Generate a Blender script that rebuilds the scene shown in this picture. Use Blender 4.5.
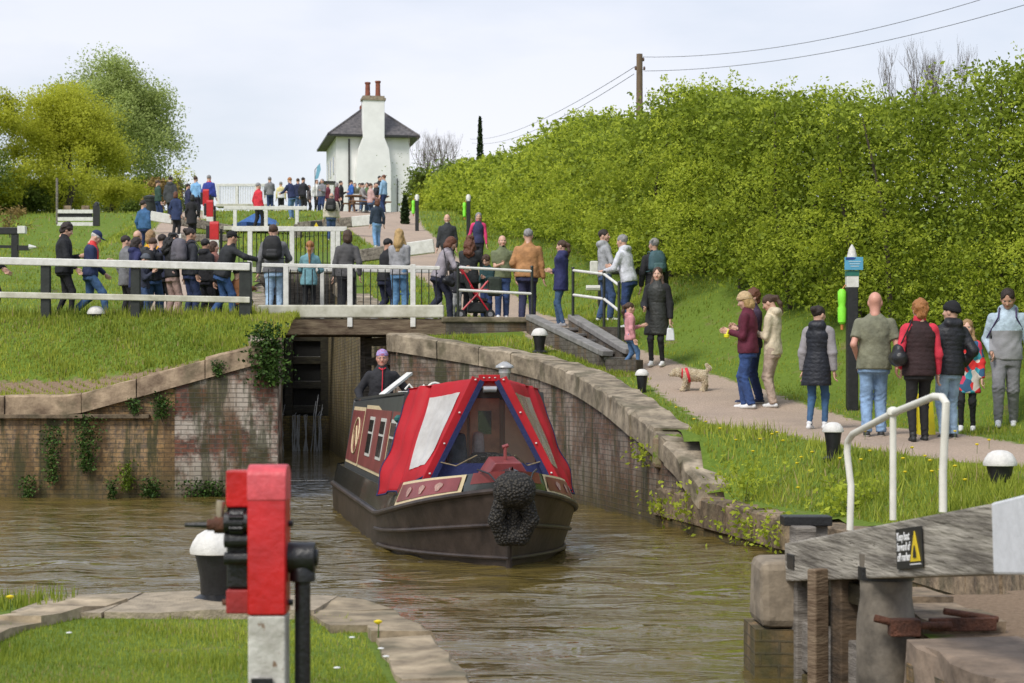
import bpy, math, random
import numpy as np
from mathutils import Vector, Matrix
R = math.radians
random.seed(7)
rng = np.random.default_rng(7)
for _o in list(bpy.data.objects):
    bpy.data.objects.remove(_o)
SC = bpy.context.scene
COL = SC.collection
# ------------------------------------------------------------------ camera
F, EYE, YH = 2000.0, 1.75, 393.0          # focal length in pixels, eye above the water, horizon row
cam = bpy.data.cameras.new('camera'); camo = bpy.data.objects.new('camera', cam); COL.objects.link(camo)
camo.location = (0, 0, EYE); camo.rotation_euler = (R(90), 0, 0)
cam.sensor_width = 36.0; cam.sensor_fit = 'HORIZONTAL'; cam.lens = F * 36.0 / 1024
cam.shift_y = (YH - 341.5) / 1024
cam.clip_start = 0.1; cam.clip_end = 5000
cam.dof.use_dof = True; cam.dof.focus_distance = 24.0; cam.dof.aperture_fstop = 5.6
SC.camera = camo
# ------------------------------------------------------------------ sky and sun
W = bpy.data.worlds.new('World'); SC.world = W; W.use_nodes = True
nt = W.node_tree; nt.nodes.clear()
wo = nt.nodes.new('ShaderNodeOutputWorld'); bg = nt.nodes.new('ShaderNodeBackground')
sky = nt.nodes.new('ShaderNodeTexSky'); sky.sky_type = 'NISHITA'; sky.sun_disc = False
SUN_EL, SUN_AZ = 48.0, 215.0     # azimuth measured clockwise from +Y (the view direction)
sky.sun_elevation = R(SUN_EL); sky.sun_rotation = R(SUN_AZ); sky.air_density = 1.0; sky.dust_density = 1.5
tc = nt.nodes.new('ShaderNodeTexCoord'); mp = nt.nodes.new('ShaderNodeMapping')
mp.inputs['Scale'].default_value = (1.0, 1.0, 3.2)
nz = nt.nodes.new('ShaderNodeTexNoise'); nz.inputs['Scale'].default_value = 3.4; nz.inputs['Detail'].default_value = 7; nz.inputs['Roughness'].default_value = .5
cr = nt.nodes.new('ShaderNodeValToRGB'); cr.color_ramp.elements[0].position = .30; cr.color_ramp.elements[1].position = .62
cr.color_ramp.elements[0].color = (.40,.40,.40,1); cr.color_ramp.elements[1].color = (.97,.97,.97,1)
sx = nt.nodes.new('ShaderNodeSeparateXYZ'); mr = nt.nodes.new('ShaderNodeMapRange')
mr.inputs['From Min'].default_value = 0.0; mr.inputs['From Max'].default_value = 0.28
mr.inputs['To Min'].default_value = 0.0; mr.inputs['To Max'].default_value = 1.0
lowc = nt.nodes.new('ShaderNodeMix'); lowc.data_type = 'RGBA'
lowc.inputs[6].default_value = (8.7, 8.55, 8.6, 1); lowc.inputs[7].default_value = (6.2, 6.7, 7.9, 1)
mx = nt.nodes.new('ShaderNodeMix'); mx.data_type = 'RGBA'
L = nt.links.new
L(tc.outputs['Generated'], mp.inputs[0]); L(mp.outputs[0], nz.inputs['Vector']); L(nz.outputs['Fac'], cr.inputs[0])
L(tc.outputs['Generated'], sx.inputs[0]); L(sx.outputs['Z'], mr.inputs['Value']); L(mr.outputs[0], lowc.inputs[0])
L(cr.outputs['Color'], mx.inputs[0]); L(sky.outputs[0], mx.inputs[6]); L(lowc.outputs[2], mx.inputs[7])
L(mx.outputs[2], bg.inputs['Color']); bg.inputs['Strength'].default_value = 0.095
L(bg.outputs[0], wo.inputs[0])
sun = bpy.data.lights.new('sun', 'SUN'); sun.energy = 2.1; sun.angle = R(20); sun.color = (1, .95, .87)
suno = bpy.data.objects.new('sun', sun); COL.objects.link(suno)
_a = R(SUN_AZ); _e = R(SUN_EL)
sd = Vector((math.sin(_a) * math.cos(_e), math.cos(_a) * math.cos(_e), math.sin(_e)))
suno.rotation_euler = sd.to_track_quat('Z', 'Y').to_euler(); suno.location = (0, 0, 60)
SC.view_settings.view_transform = 'Standard'; SC.view_settings.look = 'None'
SC.view_settings.gamma = 1.0; SC.view_settings.exposure = 0.42
SC.render.resolution_x = 1024; SC.render.resolution_y = 683

# ------------------------------------------------------------------ helpers
def at(px, py, s):                      # a point seen at pixel (px,py) where one metre spans s pixels
    return Vector(((px - 512) / s, F / s, EYE - (py - YH) / s))
def srgb(r, g, b):
    f = lambda c: ((c / 255 + .055) / 1.055) ** 2.4 if c > 10 else c / 255 / 12.92
    return (f(r), f(g), f(b))
_M = {}
def mat(name, col, rough=.75, var=.18, scale=12.0, bump=.0, bscale=None, metal=0.0, spec=.5, col2=None, coat=0, trans=0, stretch=None, alpha=1.0, sheen=0, chip=None, blk=False):
    key = (name, tuple(col), rough, var, scale, bump, metal)
    if key in _M: return _M[key]
    m = bpy.data.materials.new(name); m.use_nodes = True
    n = m.node_tree; b = n.nodes['Principled BSDF']; l = n.links.new
    b.inputs['Roughness'].default_value = rough; b.inputs['Metallic'].default_value = metal
    b.inputs['Specular IOR Level'].default_value = spec
    if coat: b.inputs['Coat Weight'].default_value = coat
    if trans: b.inputs['Transmission Weight'].default_value = trans
    if alpha < 1: b.inputs['Alpha'].default_value = alpha
    if sheen: b.inputs['Sheen Weight'].default_value = sheen
    c1 = tuple(max(0, c * (1 - var)) for c in col); c2 = col2 or tuple(min(1, c * (1 + var)) for c in col)
    t = n.nodes.new('ShaderNodeTexCoord'); no = n.nodes.new('ShaderNodeTexNoise')
    no.inputs['Scale'].default_value = scale; no.inputs['Detail'].default_value = 5; no.inputs['Roughness'].default_value = .62
    src = t.outputs['Object']
    if stretch:
        q = n.nodes.new('ShaderNodeMapping'); q.inputs['Scale'].default_value = stretch; l(src, q.inputs[0]); src = q.outputs[0]
    l(src, no.inputs['Vector'])
    r = n.nodes.new('ShaderNodeValToRGB'); r.color_ramp.elements[0].position = .33; r.color_ramp.elements[1].position = .67
    r.color_ramp.elements[0].color = (*c1, 1); r.color_ramp.elements[1].color = (*c2, 1)
    l(no.outputs['Fac'], r.inputs[0]); last = r.outputs[0]
    if blk:
        a = n.nodes.new('ShaderNodeAttribute'); a.attribute_name = 'var'; r2 = n.nodes.new('ShaderNodeValToRGB'); e = r2.color_ramp.elements
        e[0].color = (.76, .71, .63, 1); e[1].color = (1.15, 1.08, 1.0, 1); q = e.new(.5); q.color = (1.0, .93, .84, 1)
        l(a.outputs['Fac'], r2.inputs[0]); m2 = n.nodes.new('ShaderNodeMix'); m2.data_type = 'RGBA'; m2.blend_type = 'MULTIPLY'; m2.inputs[0].default_value = 1; l(last, m2.inputs[6]); l(r2.outputs[0], m2.inputs[7]); last = m2.outputs[2]
        n4 = n.nodes.new('ShaderNodeTexNoise'); n4.inputs['Scale'].default_value = 2.1; n4.inputs['Detail'].default_value = 8; l(src, n4.inputs['Vector']); r4 = n.nodes.new('ShaderNodeMapRange'); r4.inputs['From Min'].default_value = .52; r4.inputs['From Max'].default_value = .66; r4.inputs['To Max'].default_value = .75; l(n4.outputs['Fac'], r4.inputs['Value'])
        m4 = n.nodes.new('ShaderNodeMix'); m4.data_type = 'RGBA'; l(r4.outputs[0], m4.inputs[0]); l(last, m4.inputs[6]); m4.inputs[7].default_value = (.085, .075, .04, 1); last = m4.outputs[2]
    if chip:
        n3 = n.nodes.new('ShaderNodeTexNoise'); n3.inputs['Scale'].default_value = chip[1]; n3.inputs['Detail'].default_value = 9; n3.inputs['Roughness'].default_value = .7; l(src, n3.inputs['Vector'])
        r3 = n.nodes.new('ShaderNodeMapRange'); r3.inputs['From Min'].default_value = chip[2]; r3.inputs['From Max'].default_value = chip[2] + .015; l(n3.outputs['Fac'], r3.inputs['Value'])
        m3 = n.nodes.new('ShaderNodeMix'); m3.data_type = 'RGBA'; l(r3.outputs[0], m3.inputs[0]); l(last, m3.inputs[6]); m3.inputs[7].default_value = (*chip[0], 1); last = m3.outputs[2]
    l(last, b.inputs['Base Color'])
    if bump:
        n2 = n.nodes.new('ShaderNodeTexNoise'); n2.inputs['Scale'].default_value = bscale or scale * 3; n2.inputs['Detail'].default_value = 4
        l(src, n2.inputs['Vector']); bp = n.nodes.new('ShaderNodeBump'); bp.inputs['Strength'].default_value = bump; bp.inputs['Distance'].default_value = .02
        l(n2.outputs['Fac'], bp.inputs['Height']); l(bp.outputs[0], b.inputs['Normal'])
    _M[key] = m
    return m
def leafmat(name, cdark, clight, trans=.25, rough=.6, dry=None):
    key = ('leaf', name)
    if key in _M: return _M[key]
    m = bpy.data.materials.new(name); m.use_nodes = True
    n = m.node_tree; b = n.nodes['Principled BSDF']; l = n.links.new; out = n.nodes['Material Output']
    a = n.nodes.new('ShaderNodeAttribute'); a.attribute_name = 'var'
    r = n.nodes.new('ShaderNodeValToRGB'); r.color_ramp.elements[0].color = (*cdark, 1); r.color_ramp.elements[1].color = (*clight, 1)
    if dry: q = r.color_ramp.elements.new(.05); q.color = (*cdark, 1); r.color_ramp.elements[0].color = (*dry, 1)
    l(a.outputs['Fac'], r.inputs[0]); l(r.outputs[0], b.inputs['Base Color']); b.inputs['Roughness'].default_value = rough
    b.inputs['Specular IOR Level'].default_value = .25
    tr = n.nodes.new('ShaderNodeBsdfTranslucent'); l(r.outputs[0], tr.inputs['Color'])
    ms = n.nodes.new('ShaderNodeMixShader'); ms.inputs[0].default_value = trans
    l(b.outputs[0], ms.inputs[1]); l(tr.outputs[0], ms.inputs[2]); l(ms.outputs[0], out.inputs['Surface'])
    _M[key] = m
    return m
def fastmesh(name, V, Q, mats, var=None, smooth=False, mi=None, uv=None):
    """V (n,3), Q (m,k) faces all of one size k"""
    V = np.asarray(V, np.float32); Q = np.asarray(Q, np.int32)
    me = bpy.data.meshes.new(name); k = Q.shape[1]
    me.vertices.add(len(V)); me.vertices.foreach_set('co', V.ravel())
    me.loops.add(Q.size); me.loops.foreach_set('vertex_index', Q.ravel())
    me.polygons.add(len(Q)); me.polygons.foreach_set('loop_start', np.arange(0, Q.size, k, dtype=np.int32))
    try: me.polygons.foreach_set('loop_total', np.full(len(Q), k, np.int32))
    except Exception: pass
    for m in (mats if isinstance(mats, (list, tuple)) else [mats]): me.materials.append(m)
    if mi is not None: me.polygons.foreach_set('material_index', np.asarray(mi, np.int32))
    me.update(calc_edges=True)
    if smooth: me.polygons.foreach_set('use_smooth', np.ones(len(Q), bool))
    if var is not None:
        at_ = me.attributes.new('var', 'FLOAT', 'FACE'); at_.data.foreach_set('value', np.asarray(var, np.float32))
    me.validate()
    return me
def link(name, me, parent=None):
    o = bpy.data.objects.new(name, me); COL.objects.link(o)
    if parent is not None: o.parent = parent
    return o
def tag(o, label=None, cat=None, group=None, kind=None):
    if label: o['label'] = label
    if cat: o['category'] = cat
    if group: o['group'] = group
    if kind: o['kind'] = kind
    return o
def thing(name, label, cat, loc=(0, 0, 0), rz=0, group=None):
    o = bpy.data.objects.new(name, None); COL.objects.link(o); o.location = loc; o.rotation_euler = (0, 0, rz)
    o.empty_display_size = .1
    return tag(o, label, cat, group)
class MB:
    def __init__(s): s.v = []; s.f = []; s.m = []; s.uv = {}; s.mats = []
    def mi(s, m):
        if m is None: return 0
        if m not in s.mats: s.mats.append(m)
        return s.mats.index(m)
    def add(s, vs, fs, m=None):
        o = len(s.v); s.v += [tuple(v) for v in vs]; k = s.mi(m)
        for f in fs: s.f.append(tuple(i + o for i in f)); s.m.append(k)
        return s
    def box(s, c, d, m=None, rz=0, M=None, taper=1.0):
        hx, hy, hz = d[0] / 2, d[1] / 2, d[2] / 2
        vs = [Vector((x * (taper if z > 0 else 1), y * (taper if z > 0 else 1), z)) for z in (-hz, hz) for x, y in ((-hx, -hy), (hx, -hy), (hx, hy), (-hx, hy))]
        q = M if M is not None else Matrix.Rotation(rz, 3, 'Z')
        vs = [q @ v + Vector(c) for v in vs]
        return s.add(vs, [(3, 2, 1, 0), (4, 5, 6, 7), (0, 1, 5, 4), (1, 2, 6, 5), (2, 3, 7, 6), (3, 0, 4, 7)], m)
    def bar(s, a, b, w, h, m=None, w2=None, h2=None):
        """a timber from a to b, w wide (sideways) and h tall"""
        a = Vector(a); b = Vector(b); d = (b - a).normalized()
        up = Vector((0, 0, 1)) if abs(d.z) < .95 else Vector((0, 1, 0))
        side = d.cross(up).normalized(); up = side.cross(d)
        vs = []
        for p, ww, hh in ((a, w, h), (b, w2 or w, h2 or h)):
            for i, j in ((-1, -1), (1, -1), (1, 1), (-1, 1)): vs.append(p + side * (i * ww / 2) + up * (j * hh / 2))
        return s.add(vs, [(0, 1, 2, 3), (7, 6, 5, 4), (0, 4, 5, 1), (1, 5, 6, 2), (2, 6, 7, 3), (3, 7, 4, 0)], m)
    def tube(s, pts, r, n=8, m=None, cap=True):
        pts = [Vector(p) for p in pts]; rs = r if isinstance(r, (list, tuple)) else [r] * len(pts)
        vs = []; fs = []; prev = None
        for i, p in enumerate(pts):
            d = (pts[min(i + 1, len(pts) - 1)] - pts[max(i - 1, 0)]).normalized()
            if prev is None: prev = d.cross(Vector((0, 0, 1)) if abs(d.z) < .9 else Vector((1, 0, 0))).normalized()
            prev = (prev - d * prev.dot(d)).normalized(); q = d.cross(prev)
            for k in range(n):
                t = 2 * math.pi * k / n; vs.append(p + (prev * math.cos(t) + q * math.sin(t)) * rs[i])
        for i in range(len(pts) - 1):
            for k in range(n):
                a = i * n + k; b = i * n + (k + 1) % n; fs.append((a, b, b + n, a + n))
        if cap: fs.append(tuple(reversed(range(n)))); fs.append(tuple((len(pts) - 1) * n + k for k in range(n)))
        return s.add(vs, fs, m)
    def lathe(s, c, prof, n=20, m=None):
        vs = []; fs = []
        for r, z in prof:
            for k in range(n):
                t = 2 * math.pi * k / n; vs.append((c[0] + r * math.cos(t), c[1] + r * math.sin(t), c[2] + z))
        for i in range(len(prof) - 1):
            for k in range(n):
                a = i * n + k; b = i * n + (k + 1) % n; fs.append((a, b, b + n, a + n))
        fs.append(tuple(reversed(range(n)))); fs.append(tuple((len(prof) - 1) * n + k for k in range(n)))
        return s.add(vs, fs, m)
    def prism(s, poly, thick, m=None, org=(0, 0, 0), ux=(1, 0, 0), uy=(0, 0, 1)):
        """polygon in the plane (ux,uy) extruded along ux x uy"""
        ux = Vector(ux); uy = Vector(uy); nn = ux.cross(uy).normalized(); o = Vector(org); k = len(poly)
        a = [o + ux * p[0] + uy * p[1] for p in poly]; b = [q + nn * thick for q in a]
        fs = [tuple(reversed(range(k))), tuple(range(k, 2 * k))] + [(i, (i + 1) % k, (i + 1) % k + k, i + k) for i in range(k)]
        return s.add(a + b, fs, m)
    def build(s, name, m=None, parent=None, bevel=0, smooth=False, jitter=0, seg=2):
        me = bpy.data.meshes.new(name); vv = s.v
        if jitter:
            vv = [(v[0] + random.uniform(-jitter, jitter), v[1] + random.uniform(-jitter, jitter), v[2] + random.uniform(-jitter, jitter)) for v in s.v]
        me.from_pydata(vv, [], s.f)
        if s.mats:
            for q in s.mats: me.materials.append(q)
            me.polygons.foreach_set('material_index', s.m)
        elif m: me.materials.append(m)
        if m and s.mats and m not in s.mats: pass
        if smooth: me.polygons.foreach_set('use_smooth', [True] * len(me.polygons))
        me.update(); o = link(name, me, parent)
        if bevel:
            b = o.modifiers.new('bevel', 'BEVEL'); b.width = bevel; b.segments = seg; b.limit_method = 'ANGLE'; b.angle_limit = R(35)
        if smooth and bevel == 0:
            pass
        return o
def shade_auto(o, ang=40):
    me = o.data; me.polygons.foreach_set('use_smooth', [True] * len(me.polygons))
    try: me.set_sharp_from_angle(angle=R(ang))
    except Exception: pass
    return o
def uvbox(o, scale=1.0):
    """uv in metres: u along the horizontal run of each face, v = height (top faces: x,y)"""
    me = o.data; uv = me.uv_layers.new(name='UVMap')
    for p in me.polygons:
        nrm = p.normal
        if abs(nrm.z) > .7: a = Vector((1, 0, 0)); b = Vector((0, 1, 0))
        else:
            a = Vector((0, 0, 1)).cross(nrm).normalized(); b = Vector((0, 0, 1))
        for li in p.loop_indices:
            co = me.vertices[me.loops[li].vertex_index].co
            uv.data[li].uv = (co.dot(a) * scale, co.dot(b) * scale)
    return o
def smooth01(t):
    t = np.clip(t, 0, 1); return t * t * (3 - 2 * t)
# ================================================================== the lie of the land
TY = np.array([-20, 8, 12, 14, 18, 20, 22, 24.4, 25.3, 27.8, 29.4, 34, 36.3, 37.4, 39, 45, 62, 77, 90, 129, 200, 3000.])
TZ = np.array([.45, .45, .52, .6, .85, .95, 1.0, 1.15, 1.22, 1.3, 1.5, 2.15, 2.62, 2.95, 3.15, 3.5, 5.9, 8.1, 9.9, 13.2, 13.4, 13.4])
UL = -.138                                                     # the locks lean left by this much per metre
WA, WB, WC, WD, WE = (-2.1, 36.4), (-.21, 34.8), (.79, 32.8), (1.39, 29.9), (1.91, 26.6)
BANK = [(1.91, 26.6), (2.45, 24), (2.86, 22), (3.4, 19.5), (3.8, 15.5), (3.6, 13.1)]
CANAL = [(-60, 33.3), (-3.9, 33.3), (-7.76, 61.3), (-5.64, 61.3), (-2.33, 37.4), (-2.1, 36.9), WA, WB, WC, WD, WE] + BANK[1:] + \
        [(1.5, 12.9), (1.5, 12.35), (1.78, 12.2), (1.98, 10.2), (3.8, -3), (1.5, -3), (-.21, 9.0), (-.5, 11.1), (-.82, 12.35), (-1.15, 12.7), (-60, 12.9)]
HEDGE = [(15, 20), (8.8, 27.6), (5.6, 34), (4.0, 40), (2.95, 48), (2.0, 60), (0.5, 77), (-2.6, 100), (-4.6, 116)]
HEDGE_H = [3.9, 4.0, 3.85, 3.55, 3.35, 3.3, 2.7, 1.9, 1.5]
PATH_R = [(9.5, 15.5), (6.6, 20.5), (5.15, 23.8), (4.35, 26.2), (3.7, 28.6), (3.1, 31.4), (2.6, 34.0), (1.2, 36.5), (.5, 39), (.2, 42), (-.8, 50), (-2.6, 62), (-4.9, 77), (-7, 100), (-7.4, 116)]
PATH_R_W = [1.0, 1.0, 1.05, 1.1, 1.05, .85, .5, .75, .8, .8, .9, 1.0, 1.5, 2.0, 2.6]
PATH_L = [(-7.7, 38.6), (-7.9, 42), (-9, 52), (-11, 64), (-13, 77), (-15, 95)]
def segdist(x, y, pts, vals=None):
    best = np.full(np.shape(x), 1e9); bv = np.zeros(np.shape(x))
    for i in range(len(pts) - 1):
        ax, ay = pts[i]; bx, by = pts[i + 1]; dx, dy = bx - ax, by - ay
        t = np.clip(((x - ax) * dx + (y - ay) * dy) / (dx * dx + dy * dy), 0, 1)
        d = np.hypot(x - ax - t * dx, y - ay - t * dy)
        if vals is not None: bv = np.where(d < best, vals[i] + (vals[i + 1] - vals[i]) * t, bv)
        best = np.minimum(best, d)
    return (best, bv) if vals is not None else best
def inside(x, y, poly):
    c = np.zeros(np.shape(x), bool); j = len(poly) - 1
    for i in range(len(poly)):
        xi, yi = poly[i]; xj, yj = poly[j]
        if yi != yj:
            c ^= ((yi > y) != (yj > y)) & (x < (xj - xi) * (y - yi) / (yj - yi) + xi)
        j = i
    return c
def lwall_top(x):                                             # top of the coping of the left wall
    return np.interp(x, [-60, -7.6, -7.2, -3.9], [1.72, 1.72, 1.75, 2.66])
def hgt(x, y):
    x = np.asarray(x, float); y = np.asarray(y, float)
    z = np.interp(y, TY, TZ)
    z = np.where(y < 13.2, .43 + (.03 + .1 * smooth01((x - 3) / 2)) * (x > 1), z)
    # left bank above the wall
    zl = lwall_top(x) - .06 + (3.15 - lwall_top(x) + .06) * smooth01((y - 33.5) / 3.0)
    z = np.where((x < -3) & (y > 30) & (y < 36.9), zl, z)
    z = np.where((x < -3) & (y >= 36.9) & (y < 39), 3.15, z)
    # right bank falls to its old stone edging
    db = segdist(x, y, BANK)
    k = smooth01((db - .12) / 1.25); w = smooth01((26.0 - y) / 1.8) * smooth01((y - 14) / 2)
    z = z + (np.minimum(z, .42) - z) * (1 - k) * w * (x > 0)
    # the verge climbs to the foot of the hedge
    dh = segdist(x, y, HEDGE)
    z = z + 1.0 * smooth01(1 - dh / 2.3) * smooth01((y - 23) / 6) * smooth01((75 - y) / 20)
    # embankment left of the second lock
    z = z - 1.3 * smooth01((-14.2 - x - (y - 77) * .1) / 3.2) * smooth01((y - 60) / 12) * smooth01((100 - y) / 14)
    z = z + .05 * np.sin(x * 1.3 + y * .7) * np.sin(y * .9 - x * .4) * smooth01((y - 39) / 5)
    return z
def H(x, y): return float(hgt(np.array([x]), np.array([y]))[0])

def grid_terrain():
    xs = np.concatenate([-np.geomspace(12.2, 900, 46)[::-1], np.arange(-12, 12.01, .2), np.geomspace(12.2, 900, 46)])
    ys = np.concatenate([[-400, -100, -30, -8, 0, 2, 4], np.arange(5, 44, .2), np.arange(44, 130, .9), np.geomspace(131, 2200, 26)])
    X, Y = np.meshgrid(xs, ys); Z = hgt(X, Y)
    n = len(xs); V = np.stack([X, Y, Z], -1).reshape(-1, 3)
    i, j = np.meshgrid(np.arange(n - 1), np.arange(len(ys) - 1)); a = (j * n + i).ravel()
    Q = np.stack([a, a + 1, a + 1 + n, a + n], 1)
    cx = V[Q].mean(1); cut = inside(cx[:, 0], cx[:, 1], CANAL) | (segdist(cx[:, 0], cx[:, 1], CANAL + CANAL[:1]) < .17)
    Q = Q[~cut]
    me = fastmesh('ground', V, Q, [ground_material()], smooth=True)
    x, y = V[:, 0], V[:, 1]
    d, w = segdist(x, y, PATH_R, PATH_R_W); pr = d - w
    pl = segdist(x, y, PATH_L) - np.where(y > 50, .8, .62)
    wr = np.minimum(segdist(x, y, [(2.7, 13.2), (3.2, 11), (3.6, 7), (4, 2)]) - .95, segdist(x, y, [(-9.5, 34.0), (-7.4, 34.1), (-5.2, 33.8)]) - .30)
    # lockside trodden earth round the first lock
    p = np.minimum(pr, pl)
    for nm, arr in (('path', p), ('earth', wr)):
        A = me.attributes.new(nm, 'FLOAT', 'POINT'); A.data.foreach_set('value', np.clip(arr, -2, 2).astype(np.float32))
    o = link('ground', me); tag(o, kind='structure'); return o
def ground_material():
    m = bpy.data.materials.new('ground'); m.use_nodes = True; n = m.node_tree; l = n.links.new; b = n.nodes['Principled BSDF']
    N = n.nodes.new
    geo = N('ShaderNodeNewGeometry')
    def noise(sc, det=5, rough=.6):
        q = N('ShaderNodeTexNoise'); q.inputs['Scale'].default_value = sc; q.inputs['Detail'].default_value = det; q.inputs['Roughness'].default_value = rough
        l(geo.outputs['Position'], q.inputs['Vector']); return q.outputs['Fac']
    def ramp(f, p0, c0, p1, c1):
        r = N('ShaderNodeValToRGB'); e = r.color_ramp.elements; e[0].position = p0; e[0].color = (*c0, 1); e[1].position = p1; e[1].color = (*c1, 1)
        l(f, r.inputs[0]); return r.outputs[0]
    def mixc(f, a, c):
        q = N('ShaderNodeMix'); q.data_type = 'RGBA'; l(f, q.inputs[0]); l(a, q.inputs[6]); l(c, q.inputs[7]); return q.outputs[2]
    def math_(op, a, bb):
        q = N('ShaderNodeMath'); q.operation = op
        for i, v in enumerate((a, bb)):
            if isinstance(v, (int, float)): q.inputs[i].default_value = v
            else: l(v, q.inputs[i])
        return q.outputs[0]
    g = mixc(noise(.35, 3), ramp(noise(9, 8), .3, (.075, .13, .014), .7, (.15, .23, .028)), ramp(noise(22, 8), .3, (.10, .155, .02), .7, (.20, .27, .045)))
    dry = ramp(noise(1.7, 6), .60, (0, 0, 0), .72, (1, 1, 1))
    g = mixc(dry, g, ramp(noise(14, 6), .3, (.16, .135, .06), .7, (.26, .22, .10)))
    tarmac = ramp(noise(38, 9, .8), .34, (.29, .22, .165), .66, (.60, .47, .37))
    tarmac = mixc(ramp(noise(.8, 6), .45, (0, 0, 0), .70, (.6, .6, .6)), tarmac, ramp(noise(30, 6), .3, (.27, .215, .175), .7, (.36, .29, .24)))
    earth = ramp(noise(26, 9, .8), .28, (.13, .085, .05), .72, (.36, .26, .175))
    edge = math_('MULTIPLY', math_('SUBTRACT', noise(7, 6), .5), .5)
    for nm, c in (('path', tarmac), ('earth', earth)):
        a = N('ShaderNodeAttribute'); a.attribute_name = nm
        f = math_('ADD', a.outputs['Fac'], edge)
        fac = N('ShaderNodeMapRange'); fac.inputs['From Min'].default_value = .05; fac.inputs['From Max'].default_value = -.05; l(f, fac.inputs['Value'])
        g = mixc(fac.outputs[0], g, c)
    l(g, b.inputs['Base Color']); b.inputs['Roughness'].default_value = .92; b.inputs['Specular IOR Level'].default_value = .2
    bp = N('ShaderNodeBump'); bp.inputs['Strength'].default_value = .6; bp.inputs['Distance'].default_value = .03; l(noise(45, 6, .7), bp.inputs['Height']); l(bp.outputs[0], b.inputs['Normal'])
    return m
grid_terrain()
# ---- water: real ripples on one sheet
def water():
    m = bpy.data.materials.new('water'); m.use_nodes = True; n = m.node_tree; l = n.links.new; b = n.nodes['Principled BSDF']; N = n.nodes.new
    b.inputs['Base Color'].default_value = (.120, .088, .024, 1); b.inputs['Roughness'].default_value = .035; b.inputs['IOR'].default_value = 1.33
    b.inputs['Specular IOR Level'].default_value = .6
    geo = N('ShaderNodeNewGeometry'); hs = []
    for sc, st, dist, strn in ((1.0, (1.1, 2.6, 1), .20, .50), (2.4, (.8, 2.2, 1), .048, .5), (8, (1, 2.4, 1), .012, .45)):
        mpn = N('ShaderNodeMapping'); mpn.inputs['Scale'].default_value = st; mpn.inputs['Rotation'].default_value = (0, 0, R(8)); l(geo.outputs['Position'], mpn.inputs[0])
        q = N('ShaderNodeTexNoise'); q.inputs['Scale'].default_value = sc; q.inputs['Detail'].default_value = 3; q.inputs['Distortion'].default_value = .6
        l(mpn.outputs[0], q.inputs['Vector']); hh_ = q.outputs['Fac']
        if sc > 2:                                  # breeze patches: ripples come and go across the pool
            mq = N('ShaderNodeMapping'); mq.inputs['Scale'].default_value = (.35, 1.3, 1); mq.inputs['Location'].default_value = (sc, 3, 0); l(geo.outputs['Position'], mq.inputs[0])
            q2 = N('ShaderNodeTexNoise'); q2.inputs['Scale'].default_value = .9; q2.inputs['Detail'].default_value = 3; l(mq.outputs[0], q2.inputs['Vector'])
            m2 = N('ShaderNodeMapRange'); m2.inputs['From Min'].default_value = .42; m2.inputs['From Max'].default_value = .62; m2.inputs['To Min'].default_value = .25; m2.inputs['To Max'].default_value = 1.8; l(q2.outputs['Fac'], m2.inputs['Value'])
            mm = N('ShaderNodeMath'); mm.operation = 'MULTIPLY'; l(hh_, mm.inputs[0]); l(m2.outputs[0], mm.inputs[1]); hh_ = mm.outputs[0]
        hs.append((hh_, dist, strn))
    prev = None
    for h, dist, strn in hs:
        bp = N('ShaderNodeBump'); bp.inputs['Strength'].default_value = strn; bp.inputs['Distance'].default_value = dist
        l(h, bp.inputs['Height'])
        if prev: l(prev, bp.inputs['Normal'])
        prev = bp.outputs[0]
    l(prev, b.inputs['Normal'])
    xs = np.arange(-16, 8.01, .12); ys = np.arange(6, 40.01, .12)
    X, Y = np.meshgrid(xs, ys)
    Z = .012 * np.sin(Y * 4.1 + X * .8 + 1.3 * np.sin(X * .9)) + .009 * np.sin(Y * 7.3 - X * 1.9 + 1.1 * np.sin(Y * .8)) + .007 * np.sin(X * 5.2 + Y * 3.1 + np.sin(Y * 1.7))
    Z += .012 * np.sin(np.hypot(X + .15, Y - 20.6) * 6.0) * np.exp(-.22 * np.abs(np.hypot(X + .15, Y - 20.6) - 2.5))
    e = smooth01((X + 16) / 2) * smooth01((8 - X) / 2) * smooth01((Y - 6) / 1) * smooth01((40 - Y) / 2); Z = Z * e
    nx = len(xs); V = np.stack([X, Y, Z], -1).reshape(-1, 3)
    i, j = np.meshgrid(np.arange(nx - 1), np.arange(len(ys) - 1)); a = (j * nx + i).ravel(); Q = np.stack([a, a + 1, a + 1 + nx, a + nx], 1)
    # outer skirt quads
    k = len(V); ex = [(-60, -6), (-16, -6), (8, -6), (20, -6), (-60, 6), (-16, 6), (8, 6), (20, 6), (-60, 40), (-16, 40), (8, 40), (20, 40), (-60, 66), (-16, 66), (8, 66), (20, 66)]
    V = np.vstack([V, [(x, y, 0) for x, y in ex]])
    Q2 = [(k + r * 4 + c, k + r * 4 + c + 1, k + r * 4 + c + 5, k + r * 4 + c + 4) for r in range(3) for c in range(3) if not (r == 1 and c == 1)]
    o = link('water', fastmesh('water', V, np.vstack([Q, Q2]), [m], smooth=True)); tag(o, kind='structure')
water()

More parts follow.
